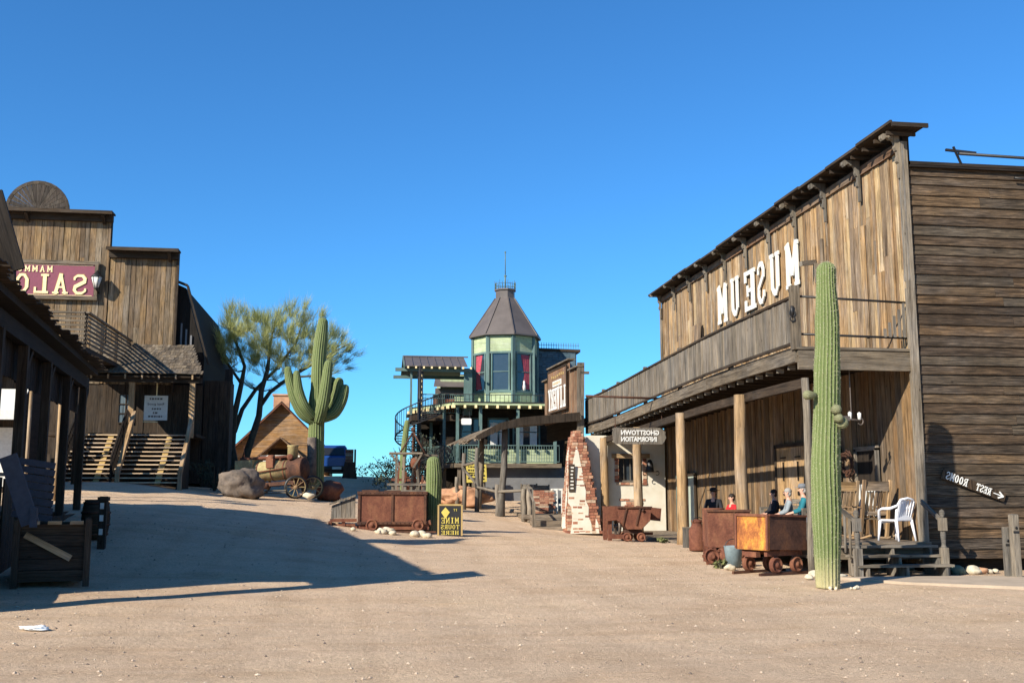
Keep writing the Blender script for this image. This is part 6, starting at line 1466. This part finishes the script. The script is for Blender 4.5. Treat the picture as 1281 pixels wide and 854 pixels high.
# ================================================================ STEAM BOILER WAGON
def boiler():
    Y = 41.2; r = .385; b0 = onY(316, 590, Y+.5); b1 = onY(381, 586, Y-.35); g = gz(-3, Y)-.02; T = thing('steam_boiler_wagon', 'old yellow and rust steam boiler on spoked wheels under the many armed saguaro', 'steam engine', (b1.x-.8, Y, g))
    d = (b1-b0).normalized(); y_ = ZP.cross(d).normalized(); z_ = d.cross(y_); R = Matrix((d, y_, z_)).transposed(); L = (b1-b0).length
    def Q(u, o, z): return b0+d*u+y_*o+z_*z
    mb = MB(); RR = Matrix((y_, z_, d)).transposed()
    mb.lathe(b0, [(0, -.05), (r*.95, -.05), (r, 0), (r, L*.72), (r*.98, L*.72), (0, L*.72)], 24, rot=RR); mb.box(Q(-.15, 0, -.1), (.75, .85, 1.1), R); mb.build('boiler', M['bronze'], T, True)
    mb = MB(); mb.lathe(b0, [(r*1.06, L*.72), (r*1.1, L*.74), (r*1.1, L*.98), (r*1.16, L), (r*1.1, L*1.01), (r*.8, L*1.01), (r*.75, L*1.03), (0, L*1.03)], 24, rot=RR)
    mb.build('smokebox', M['rustdark'], T, True)
    mb = MB()
    for u in (.35, .9, 1.4): mb.lathe(b0, [(r*1.01, L*u/2.1-.02), (r*1.05, L*u/2.1-.02), (r*1.05, L*u/2.1+.02), (r*1.01, L*u/2.1+.02)], 24, rot=RR)
    mb.tube([Q(-.4, -.2, r+.12), Q(L*.8, -.2, r+.1)], .06, 8); mb.tube([Q(-.2, -r-.06, -.1), Q(L*.75, -r-.06, .05)], .025, 6)
    for u in (.1, .75, 1.3): mb.tube([Q(u, -.2, r-.02), Q(u, -.2, r+.14)], .05, 7)
    mb.lathe(Q(.95, -.25, r+.05), [(.0, -.12), (.16, -.12), (.16, .1), (0, .12)], 12, rot=RR); mb.box(Q(.95, -.34, r-.12), (.3, .2, .35), R); mb.tube([Q(-.35, 0, r), Q(-.35, 0, r+.65)], .02, 5)
    mb.lathe(Q(1.75, -.3, r+.08), [(.05, -.05), (.12, -.05), (.12, .05), (.05, .05)], 12, axis='y'); mb.build('pipework', M['rustcart'], T, True)
    mb = MB(); o = onY(366, 575, Y-.1); mb.lathe((o.x, o.y, o.z), [(.2, -.35), (.2, .5), (.22, .52), (.22, .56), (.17, .56), (.16, .3)], 16); mb.build('chimney', M['bronze'], T, True)
    mb = MB()
    for s in (-1, 1): mb.beam(Q(-.3, s*.32, -.55), Q(L*1.0, s*.32, -.5), .09, .14)
    mb.box(Q(-.1, 0, -.75), (.6, .7, .3), R); mb.box(Q(L*.9, 0, -.6), (.5, .5, .25), R); mb.lathe(Q(.6, -.35, -.6), [(.0, -.25), (.1, -.25), (.1, .25), (0, .25)], 10, rot=RR); mb.build('frame', M['rustdark'], T, True)
    def spoked(c, rad, name='wheel', axis=None):
        t = MB(); Rw = Matrix.Rotation(.25, 3, 'Z')
        ax = Rw @ Vector((0, 1, 0))
        t.lathe(c, [(rad*.86, -.06), (rad, -.06), (rad, .06), (rad*.86, .06), (rad*.86, -.06)], 26, axis='y', rot=Rw); w_ = t.build(name, M['black'], T, True)
        s = MB(); s.lathe(c, [(rad*.80, -.04), (rad*.86, -.045), (rad*.86, .045), (rad*.80, .04), (rad*.80, -.04)], 26, axis='y', rot=Rw); s.lathe(c, [(0, -.12), (.07, -.11), (.08, .08), (0, .1)], 10, axis='y', rot=Rw)
        for k in range(10): a = k*PI/5; s.tube([c, c+Rw @ Vector((math.cos(a)*rad*.82, 0, math.sin(a)*rad*.82))], .017, 5)
        q = s.build('spokes', M['bronze'], w_); q.location = -T.location
    c = onY(370, 609, Y-.75); spoked(Vector(c), .44); c = onY(391, 609, Y-.1); spoked(Vector(c), .44)
    c = onY(326, 606, Y+.2); spoked(Vector(c), .4)
    mb = MB()
    for k in range(2): a = onY(331, 614+k*3, Y-.9); b = onY(358, 613+k*3, Y-.9); mb.beam(a, b, .12, .05)
    mb.build('loose_beam', M['grey'], T, True)
    mb = MB(); c = onY(386, 620, Y-.9); mb.rock(c, (.2, .15, .12), 3, 2); mb.build('wheel_chock', M['rockwhite'], T, True)
boiler()
# ================================================================ PARKED CAR AND BRICK PILLAR
def car():
    Y = 59.0; a = onY(397, 592, Y); b = onY(434, 592, Y); cx = (a.x+b.x)/2; w = 1.82; g = gz(cx, Y+1); T = thing('parked_car', 'dark blue car seen from behind at the crest right of the many armed saguaro', 'car', (cx, Y, g))
    def P(x, y, z): return Vector((cx+x, Y+y, g+z))
    mb = MB(); pr = [(-.0, .45), (-.02, .98), (.05, 1.1), (.32, 1.62), (.5, 1.70), (1.7, 1.73), (2.2, 1.72), (3.1, 1.66), (3.9, 1.12), (4.9, 1.0), (5.1, .85), (5.1, .42)]
    n = len(pr); secs = [(-w/2, .9), (-w/2+.12, 1), (w/2-.12, 1), (w/2, .9)]
    b0 = len(mb.v)
    for x, s in secs:
        for (y, z) in pr:
            ins = .0 if z < 1.1 else .16*(1 if abs(x) > w/2-.2 else .9)
            mb.v.append(P(x*(1-ins), y, .42+(z-.42)*(s if z > .6 else 1)))
    for i in range(3):
        for k in range(n): k2 = (k+1) % n; mb.face([b0+i*n+k, b0+i*n+k2, b0+(i+1)*n+k2, b0+(i+1)*n+k], [(0, 0)]*4, .5)
    mb.face([b0+k for k in range(n)], [(0, 0)]*n, .5); mb.face([b0+3*n+k for k in range(n)], [(0, 0)]*n, .5)
    body = mb.build('body', M['bluecar'], T, True)
    mb = MB(); mb.prism([P(-.68, .05, 1.14), P(.68, .05, 1.14), P(.6, .25, 1.55), P(-.6, .25, 1.55)], (0, -.03, 0)); mb.build('rear_window', M['carglass'], T, True)
    mb = MB(); mb.box(P(0, 2.5, .33), (1.3, 4.8, .26)); mb.build('underbody', M['black'], T, True)
    mb = MB(); mb.box(P(0, -.03, .75), (1.5, .03, .5)); mb.build('tailgate', M['bluecar'], T, True)
    mb = MB(); mb.box(P(0, -.1, .45), (1.75, .14, .16)); mb.build('bumper', M['black'], T, True)
    for x in (-.82, .82): mb = MB(); mb.box(P(x, -.03, .82), (.1, .05, .3)); mb.build('tail_light', M['lampred'], T, True)
    mb = MB(); mb.box(P(.25, -.19, .42), (.5, .03, .13)); mb.build('number_plate', M['white'], T, True)
    for x in (-.78, .78):
        for y in (.95, 4.1): mb = MB(); mb.lathe(P(x, y, .36), [(.2, -.1), (.34, -.11), (.36, -.06), (.36, .06), (.34, .11), (.2, .1), (0, .06)], 20, axis='x'); mb.build('wheel', M['tyre'], T, True)
    for x in (-1.0, 1.0): mb = MB(); mb.box(P(x, 2.7, 1.15), (.2, .1, .16)); mb.build('mirror', M['black'], T, True)
    c = onY(438.5, 596, 57); g = gz(c.x, 57); S = thing('brick_pillar', 'narrow red brick pillar with dark base right of the blue car', 'pillar', (c.x, 57, g))
    mb = MB(); zt = onY(438, 563, 57).z; z = g
    while z < zt: mb.box((c.x-.08, 57, z+.045), (.42, .4, .08)); z += .09
    mb.build('brick_shaft', M['brick'], S, True)
    mb = MB(); mb.box((c.x-.05, 56.9, g+.4), (.8, .7, .9), taper=.7); mb.box((c.x+.22, 57, zt-.4), (.1, .3, .9)); mb.build('base', M['rustdark'], S, True)
car()
# ================================================================ CHAIRS
def plastic_chair():
    c = Vector((10.98, 20.55, .63)); T = thing('plastic_chair', 'white moulded plastic armchair on the near end of the museum porch', 'chair', c, math.radians(200))
    mb = MB(); mb.box((0, 0, .42), (.46, .44, .03)); mb.box((0, -.21, .39), (.44, .03, .06)); mb.build('seat', M['plastic'], T)
    mb = MB(); n = 7
    for i in range(n): x = -.19+.38*i/(n-1); mb.beam((x, .2, .42), (x*1.1, .30+.02*math.cos(i), .80+.03*math.cos((i-3)*.5)), .045, .02)
    mb.tube([(-.24, .27, .72), (-.18, .31, .84), (0, .33, .87), (.18, .31, .84), (.24, .27, .72)], .025, 6); mb.box((0, .215, .47), (.44, .03, .1)); mb.build('backrest', M['plastic'], T)
    for s in (-1, 1):
        mb = MB(); mb.tube([(s*.25, -.22, .42), (s*.26, -.2, .62), (s*.27, -.1, .655), (s*.27, .1, .66), (s*.25, .27, .72)], [.03, .028, .03, .03, .025], 7); mb.build('armrest', M['plastic'], T)
        mb = MB(); mb.tube([(s*.23, -.21, .43), (s*.26, -.25, 0)], [.035, .022], 6); mb.build('leg', M['plastic'], T)
        mb = MB(); mb.tube([(s*.22, .2, .43), (s*.25, .27, 0)], [.035, .022], 6); mb.build('leg', M['plastic'], T)
plastic_chair()
def wood_chair(name, loc, rot, label, mat):
    T = thing(name, label, 'chair', loc, rot)
    mb = MB()
    for i in range(5): mb.box((0, -.22+i*.11, .43), (.6, .1, .03))
    mb.build('seat', mat, T)
    mb = MB()
    for i in range(5): x = -.2+.1*i; mb.beam((x, .27, .5), (x, .42, 1.0), .06, .02)
    mb.beam((-.3, .44, 1.12), (.3, .44, 1.12), .03, .2); mb.beam((-.3, .3, .55), (.3, .3, .55), .03, .08); mb.build('backrest', mat, T)
    for s in (-1, 1):
        mb = MB(); mb.beam((s*.32, .24, .05), (s*.32, .47, 1.25), .06, .06); mb.build('leg', mat, T)
        mb = MB(); mb.beam((s*.32, -.28, .05), (s*.32, -.28, .66), .06, .06); mb.build('leg', mat, T)
        mb = MB(); mb.box((s*.33, .02, .68), (.11, .7, .03)); mb.build('armrest', mat, T)
    mb = MB()
    for s in (-1, 1): mb.tube([(s*.32, -.45, .06), (s*.32, -.1, .02), (s*.32, .3, .03), (s*.32, .6, .1)], .025, 6)
    mb.build('rocker', mat, T); return T
wood_chair('rocking_chair', (10.75, 21.4, .63), math.radians(188), 'brown slatted wooden rocking chair behind the white plastic chair', M['front'])
wood_chair('rocking_chair', (10.65, 22.7, .63), math.radians(190), 'orange brown wooden rocking chair half hidden by the saguaro', M['log'])
def bench():
    T = thing('porch_bench', 'pale wooden bench with armrests under the seated visitors', 'bench', (10.2, 23.6, .63))
    mb = MB()
    for i in range(3): mb.box((10.0+i*.16, 23.9, .92), (.14, 2.6, .04))
    mb.build('seat', M['grey'], T, True)
    mb = MB()
    for z in (1.1, 1.25, 1.4): mb.box((10.5, 23.9, z), (.03, 2.6, .12))
    mb.build('backrest', M['grey'], T, True)
    for y in (22.62, 25.15): mb = MB(); mb.box((10.15, y, 1.24), (.62, .1, .05)); mb.box((9.88, y, .92), (.08, .08, .6)); mb.box((10.42, y, .92), (.08, .08, .6)); mb.build('armrest', M['grey'], T, True)
bench()
# ================================================================ PEOPLE
def skin_mesh(name, verts, edges, mat, parent, root=0, sub=2):
    me = bpy.data.meshes.new(name); me.from_pydata([v[:3] for v in verts], edges, []); o = bpy.data.objects.new(name, me); COL.objects.link(o)
    m = o.modifiers.new('Skin', 'SKIN'); m.use_smooth_shade = True
    for i, v in enumerate(verts): d = me.skin_vertices[0].data[i]; d.radius = (v[3], v[4] if len(v) > 4 else v[3]); d.use_root = (i == root)
    s = o.modifiers.new('Sub', 'SUBSURF'); s.levels = s.render_levels = sub
    bpy.context.view_layer.update(); dg = bpy.context.evaluated_depsgraph_get(); m2 = bpy.data.meshes.new_from_object(o.evaluated_get(dg))
    bpy.data.objects.remove(o); m2.name = name; m2.materials.clear(); m2.materials.append(mat)
    o = bpy.data.objects.new(name, m2); COL.objects.link(o); o.parent = parent; return o
def person(loc, rot, label, coat, legs, hat=None, hair='hair', sc_=1.0, seat=.45, lean=.0, floor_=0):
    """seated figure facing local -Y; loc = floor point under the hips"""
    T = thing('person', label, 'person', loc, rot); T.scale = (sc_,)*3
    s = seat+.1; l = lean
    J = {'pel': (0, .0, s, .13, .11), 'wai': (0, -.01-l*.2, s+.2, .12, .10), 'che': (0, -.0-l*.5, s+.42, .15, .11), 'nec': (0, -.01-l*.7, s+.56, .05), 'hd0': (0, -.03-l*.8, s+.62, .055), 'hd1': (0, -.035-l*.85, s+.70, .078, .09), 'hd2': (0, -.02-l*.85, s+.79, .072, .088)}
    V = []; E = []; ix = {}
    def add(k, v): ix[k] = len(V); V.append(v)
    for k, v in J.items(): add(k, v)
    E += [(0, 1), (1, 2), (2, 3), (3, 4), (4, 5), (5, 6)]
    for n_, sx in (('l', -1), ('r', 1)):
        add('sh'+n_, (sx*.19, -l*.5, s+.46, .055)); add('el'+n_, (sx*.24, -.08-l*.4, s+.22, .042)); add('wr'+n_, (sx*.15, -.30, s+.14, .026)); add('ha'+n_, (sx*.11, -.37, s+.125, .03, .018))
        E += [(2, ix['sh'+n_]), (ix['sh'+n_], ix['el'+n_]), (ix['el'+n_], ix['wr'+n_]), (ix['wr'+n_], ix['ha'+n_])]
        for f in range(4): add('f%d' % f+n_, (sx*(.085+.018*f), -.43-.005*(f % 2), s+.115-.01*f, .009)); add('g%d' % f+n_, (sx*(.08+.017*f), -.455, s+.09, .008)); E += [(ix['ha'+n_], ix['f%d' % f+n_]), (ix['f%d' % f+n_], ix['g%d' % f+n_])]
        add('th'+n_, (sx*.07, -.38, s+.14, .010)); E.append((ix['ha'+n_], ix['th'+n_]))
        add('hi'+n_, (sx*.10, -.03, s-.02, .09)); add('kn'+n_, (sx*.13, -.46, s+.0, .065)); add('an'+n_, (sx*.13, -.44, .10, .042)); add('fo'+n_, (sx*.14, -.58, .05, .04, .03))
        E += [(0, ix['hi'+n_]), (ix['hi'+n_], ix['kn'+n_]), (ix['kn'+n_], ix['an'+n_]), (ix['an'+n_], ix['fo'+n_])]
    skin_mesh('body', V, E, M['skin'], T)
    # face details
    hx, hy, hz = 0, -.035-l*.85, s+.72
    mb = MB(); mb.prism([(-.014, hy-.085, hz-.035), (.014, hy-.085, hz-.035), (0, hy-.08, hz+.015)], (0, -.016, 0)); 
    for sx in (-1, 1): mb.lathe((sx*.083, hy+.01, hz-.01), [(0, -.012), (.022, -.01), (.025, .01), (0, .012)], 8, axis='x')
    mb.build('nose_and_ears', M['skin'], T)
    mb = MB()
    for sx in (-1, 1): mb.lathe((sx*.032, hy-.083, hz+.015), [(0, -.008), (.01, -.004), (.01, .004)], 8, axis='y')
    mb.box((0, hy-.088, hz-.065), (.045, .008, .008)); mb.build('eyes_and_mouth', M['dhair'], T)
    # hair cap
    mb = MB(); mb.rock((0, hy+.025, hz+.04), (.092, .10, .09), 3, 3, rough=.04); mb.rock((0, hy+.05, hz-.03), (.085, .07, .08), 5, 2, rough=.05); mb.build('hair', M[hair], T)
    if hat:
        mb = MB(); mb.lathe((0, hy+.01, hz+.04), [(.105, 0), (.108, .04), (.09, .085), (.05, .105), (0, .11)], 18)
        if hat == 'cap': mb.prism([(-.08, hy-.07, hz+.045), (.08, hy-.07, hz+.045), (.05, hy-.17, hz+.04), (-.05, hy-.17, hz+.04)], (0, 0, .012)); m_ = 'capcloth'
        else: mb.lathe((0, hy+.01, hz+.045), [(.1, 0), (.2, .01), (.21, .02), (.1, .02)], 20); m_ = 'blackcloth'
        mb.build('hat', M[m_], T)
    # coat
    V = [(0, 0, s+.0, .155, .13), (0, -.01-l*.2, s+.2, .15, .125), (0, -l*.5, s+.42, .165, .125), (0, -l*.65, s+.53, .075, .07)]; E = [(0, 1), (1, 2), (2, 3)]
    for sx in (-1, 1): k = len(V); V += [(sx*.19, -l*.5, s+.46, .075), (sx*.25, -.08-l*.4, s+.22, .062), (sx*.165, -.27, s+.15, .045)]; E += [(2, k), (k, k+1), (k+1, k+2)]
    skin_mesh('jacket', V, E, M[coat], T)
    V = [(0, .0, s-.01, .14, .12)]; E = []
    for sx in (-1, 1): k = len(V); V += [(sx*.10, -.05, s-.02, .105), (sx*.13, -.46, s+.0, .08), (sx*.13, -.44, .16, .06)]; E += [(0, k), (k, k+1), (k+1, k+2)]
    skin_mesh('trousers', V, E, M[legs], T)
    for sx in (-1, 1): mb = MB(); mb.rock((sx*.138, -.53, .045), (.05, .14, .055), 2, 2, rough=.03); mb.build('shoe', M['blackcloth'], T)
    return T
def face(dx, dy): return math.atan2(dx, -dy)      # figure faces local -Y
person((10.1, 23.1, .63), face(-1, .35), 'seated visitor in a teal jacket and grey cap on the museum porch', 'tealcloth', 'denim', 'cap', 'hair', .93, .32)
person((10.05, 23.85, .63), face(-1, .3), 'seated grey haired visitor in a grey jacket beside the teal one', 'greycloth', 'denim', None, 'hair', .88, .30)
person((10.1, 24.85, .63), face(-1, .1), 'seated visitor in black clothes and dark hair left of the grey jacket', 'blackcloth', 'blackcloth', None, 'dhair', .86, .30)
person((10.3, 28.4, .25), face(-1, -.2), 'visitor in a bright red shirt with dark hair on the shaded porch', 'redcloth', 'blackcloth', None, 'dhair', .93, .5)
person((10.1, 29.4, .25), face(-.6, -1), 'visitor in black wearing a wide black hat behind the rusted drum', 'blackcloth', 'blackcloth', 'wide', 'dhair', .97, .6)
def stools():
    for (x, y, rz, lab) in ((10.3, 28.4, .2, 'plain dark stool under the visitor in red'), (10.1, 29.4, -.3, 'plain dark stool under the visitor in the black hat')):
        T = thing('stool', lab, 'stool', (x, y, .22), rz); mb = MB(); mb.lathe((0, 0, 0), [(0, .62), (.19, .62), (.2, .66), (0, .67)], 16); mb.build('seat', M['dark'], T)
        for sx, sy in ((-1, -1), (-1, 1), (1, -1), (1, 1)): mb = MB(); mb.tube([(sx*.12, sy*.12, .63), (sx*.18, sy*.18, 0)], .02, 6); mb.build('leg', M['dark'], T)
stools()
# ================================================================ SMALL THINGS
def floodlight():
    c = onY(1065, 522, 20.6); T = thing('flood_light', 'white twin bulb security light hanging under the balcony by the saguaro', 'lamp', c)
    for dx, dz in ((-.03, .04), (.18, .03)):
        mb = MB(); mb.lathe(c+Vector((dx, 0, dz)), [(.0, -.08), (.035, -.07), (.04, .06), (.0, .09)], 10); mb.build('bulb', M['white'], T, True)
    mb = MB(); mb.tube([c+Vector((-.15, 0, -.03)), c+Vector((.2, 0, -.06))], .02, 6); mb.tube([c+Vector((.2+.06*math.cos(a), 0, -.08+.07*math.sin(a))) for a in np.linspace(-2.6, 1.2, 8)], .014, 5)
    mb.box(c+Vector((-.12, 0, -.02)), (.14, .08, .1)); mb.tube([c, c+Vector((0, 0, .9)), c+Vector((0, 0, 1.25))], .012, 5); mb.build('bracket', M['copper'], T, True)
    T = thing('wagon_wheel_wreath', 'round dark twig wreath hanging on the porch wall beside the saguaro', 'wreath', (11.2, 23.1, 2.25)); c = onX(1060, 580, 11.15); T.location = c
    mb = MB(); random.seed(2)
    for k in range(46): a = random.uniform(0, 6.28); r = random.uniform(.14, .3); b = a+random.uniform(.5, 1.4); mb.tube([c+Vector((random.uniform(-.05, .05), r*math.cos(a), r*math.sin(a))), c+Vector((random.uniform(-.05, .05), (r+.04)*math.cos((a+b)/2), (r+.04)*math.sin((a+b)/2))), c+Vector((0, r*math.cos(b), r*math.sin(b)))], .014, 4)
    mb.build('twigs', M['rustdark'], T, True)
    for (x, y, h, lab) in ((12.2, 18.67, .95, 'shorter grey wooden post at the right edge'), (12.55, 18.5, 1.22, 'taller grey wooden post at the right edge')):
        p = onY(1262 if h < 1 else 1273, 727, y); g = .02; T = thing('wooden_post', lab, 'post', (p.x, y, g), 0, 'grey posts by the concrete walk')
        zt = onY(1262, 661, y).z if h < 1 else onY(1273, 645, y).z
        mb = MB(); wd = .10 if h < 1 else .13; mb.box((p.x, y, (zt+g)/2), (wd, wd, zt-g+.04)); mb.box((p.x, y, zt+.025), (wd*.86, wd*.86, .02)); mb.build('shaft', M['grey'], T, True)
        mb = MB(); mb.lathe((p.x, y-wd/2, zt-.22), [(.028, -.012), (.0, -.014)], 8, axis='y'); mb.box((p.x, y-wd/2-.004, zt-.3), (wd*.9, .01, .04)); mb.build('bolt', M['black'], T, True)
    c = ong(43, 787); T = thing('litter', 'crumpled white plastic scrap lying on the gravel', 'litter', c); mb = MB(); mb.rock(Vector(c)+Vector((0, 0, .012)), (.13, .06, .028), 5, 3, rough=.5); mb.rock(Vector(c)+Vector((.07, .01, .012)), (.06, .05, .03), 9, 2, rough=.5); mb.build('scrap', M['litter'], T, True)
    T = thing('cattle_skull_chairs', '', '') if False else None
    # armchairs far by the livery
    for (px, Yc, z, lab) in ((662, 43.0, .85, 'grey slatted chair under the livery awning, left one'), (677, 42.7, .85, 'grey slatted chair under the livery awning, right one')):
        p = onY(px, 640, Yc); wood_chair('slatted_chair', (p.x, Yc, gz(p.x, Yc)-.04), math.radians(170), lab, M['grey'])
    T = thing('white_railing', 'small white picket gate rail between the brick pier and the buttress', 'fence', (7.2, 40.9, .8))
    mb = MB(); a = onY(690, 645, 40.9); b = onY(716, 645, 40.9)
    mb.box(((a.x+b.x)/2, 40.9, 1.75), (b.x-a.x, .05, .07)); mb.box(((a.x+b.x)/2, 40.9, 1.15), (b.x-a.x, .05, .06))
    for k in range(5): mb.box((a.x+(b.x-a.x)*k/4, 40.86, 1.27), (.07, .04, 1.0))
    mb.build('pickets', M['letter'], T, True)
floodlight()
# ================================================================ CAMERA, SUN, SKY
cam = bpy.data.cameras.new('Camera'); co = bpy.data.objects.new('Camera', cam); COL.objects.link(co)
co.location = (0, 0, EYE); co.rotation_euler = (PI/2+PIT, 0, -YAW); cam.sensor_width = 36; cam.lens = 36*F/1281; cam.clip_end = 6000; cam.clip_start = .1
sc.camera = co
sv = Vector((1, .78, -.73)).normalized()
sl = bpy.data.lights.new('Sun', 'SUN'); sl.energy = 5.0; sl.angle = math.radians(.5); sl.color = (1, .925, .79)
so = bpy.data.objects.new('Sun', sl); COL.objects.link(so); so.rotation_euler = sv.to_track_quat('-Z', 'Y').to_euler(); so.location = (-30, -25, 30)
w = bpy.data.worlds.new('World'); sc.world = w; w.use_nodes = True; nt = w.node_tree; bg = nt.nodes['Background']
sk = nt.nodes.new('ShaderNodeTexSky'); sk.sky_type = 'NISHITA'; sk.sun_disc = False; sk.sun_elevation = math.asin(-sv.z); sk.sun_rotation = math.atan2(-sv.x, -sv.y)
sk.air_density = 1.0; sk.dust_density = .15; sk.ozone_density = 3.0; sk.altitude = 500
tint = mix(nt, 'MULTIPLY', 1.0, sk.outputs[0], (.38, .92, 1.34, 1)); nt.links.new(tint, bg.inputs[0]); bg.inputs[1].default_value = .082
sc.view_settings.view_transform = 'Standard'; sc.view_settings.look = 'None'; sc.view_settings.gamma = 1; sc.view_settings.exposure = .80
sc.render.engine = 'CYCLES'; sc.cycles.max_bounces = 6; sc.cycles.use_denoising = True
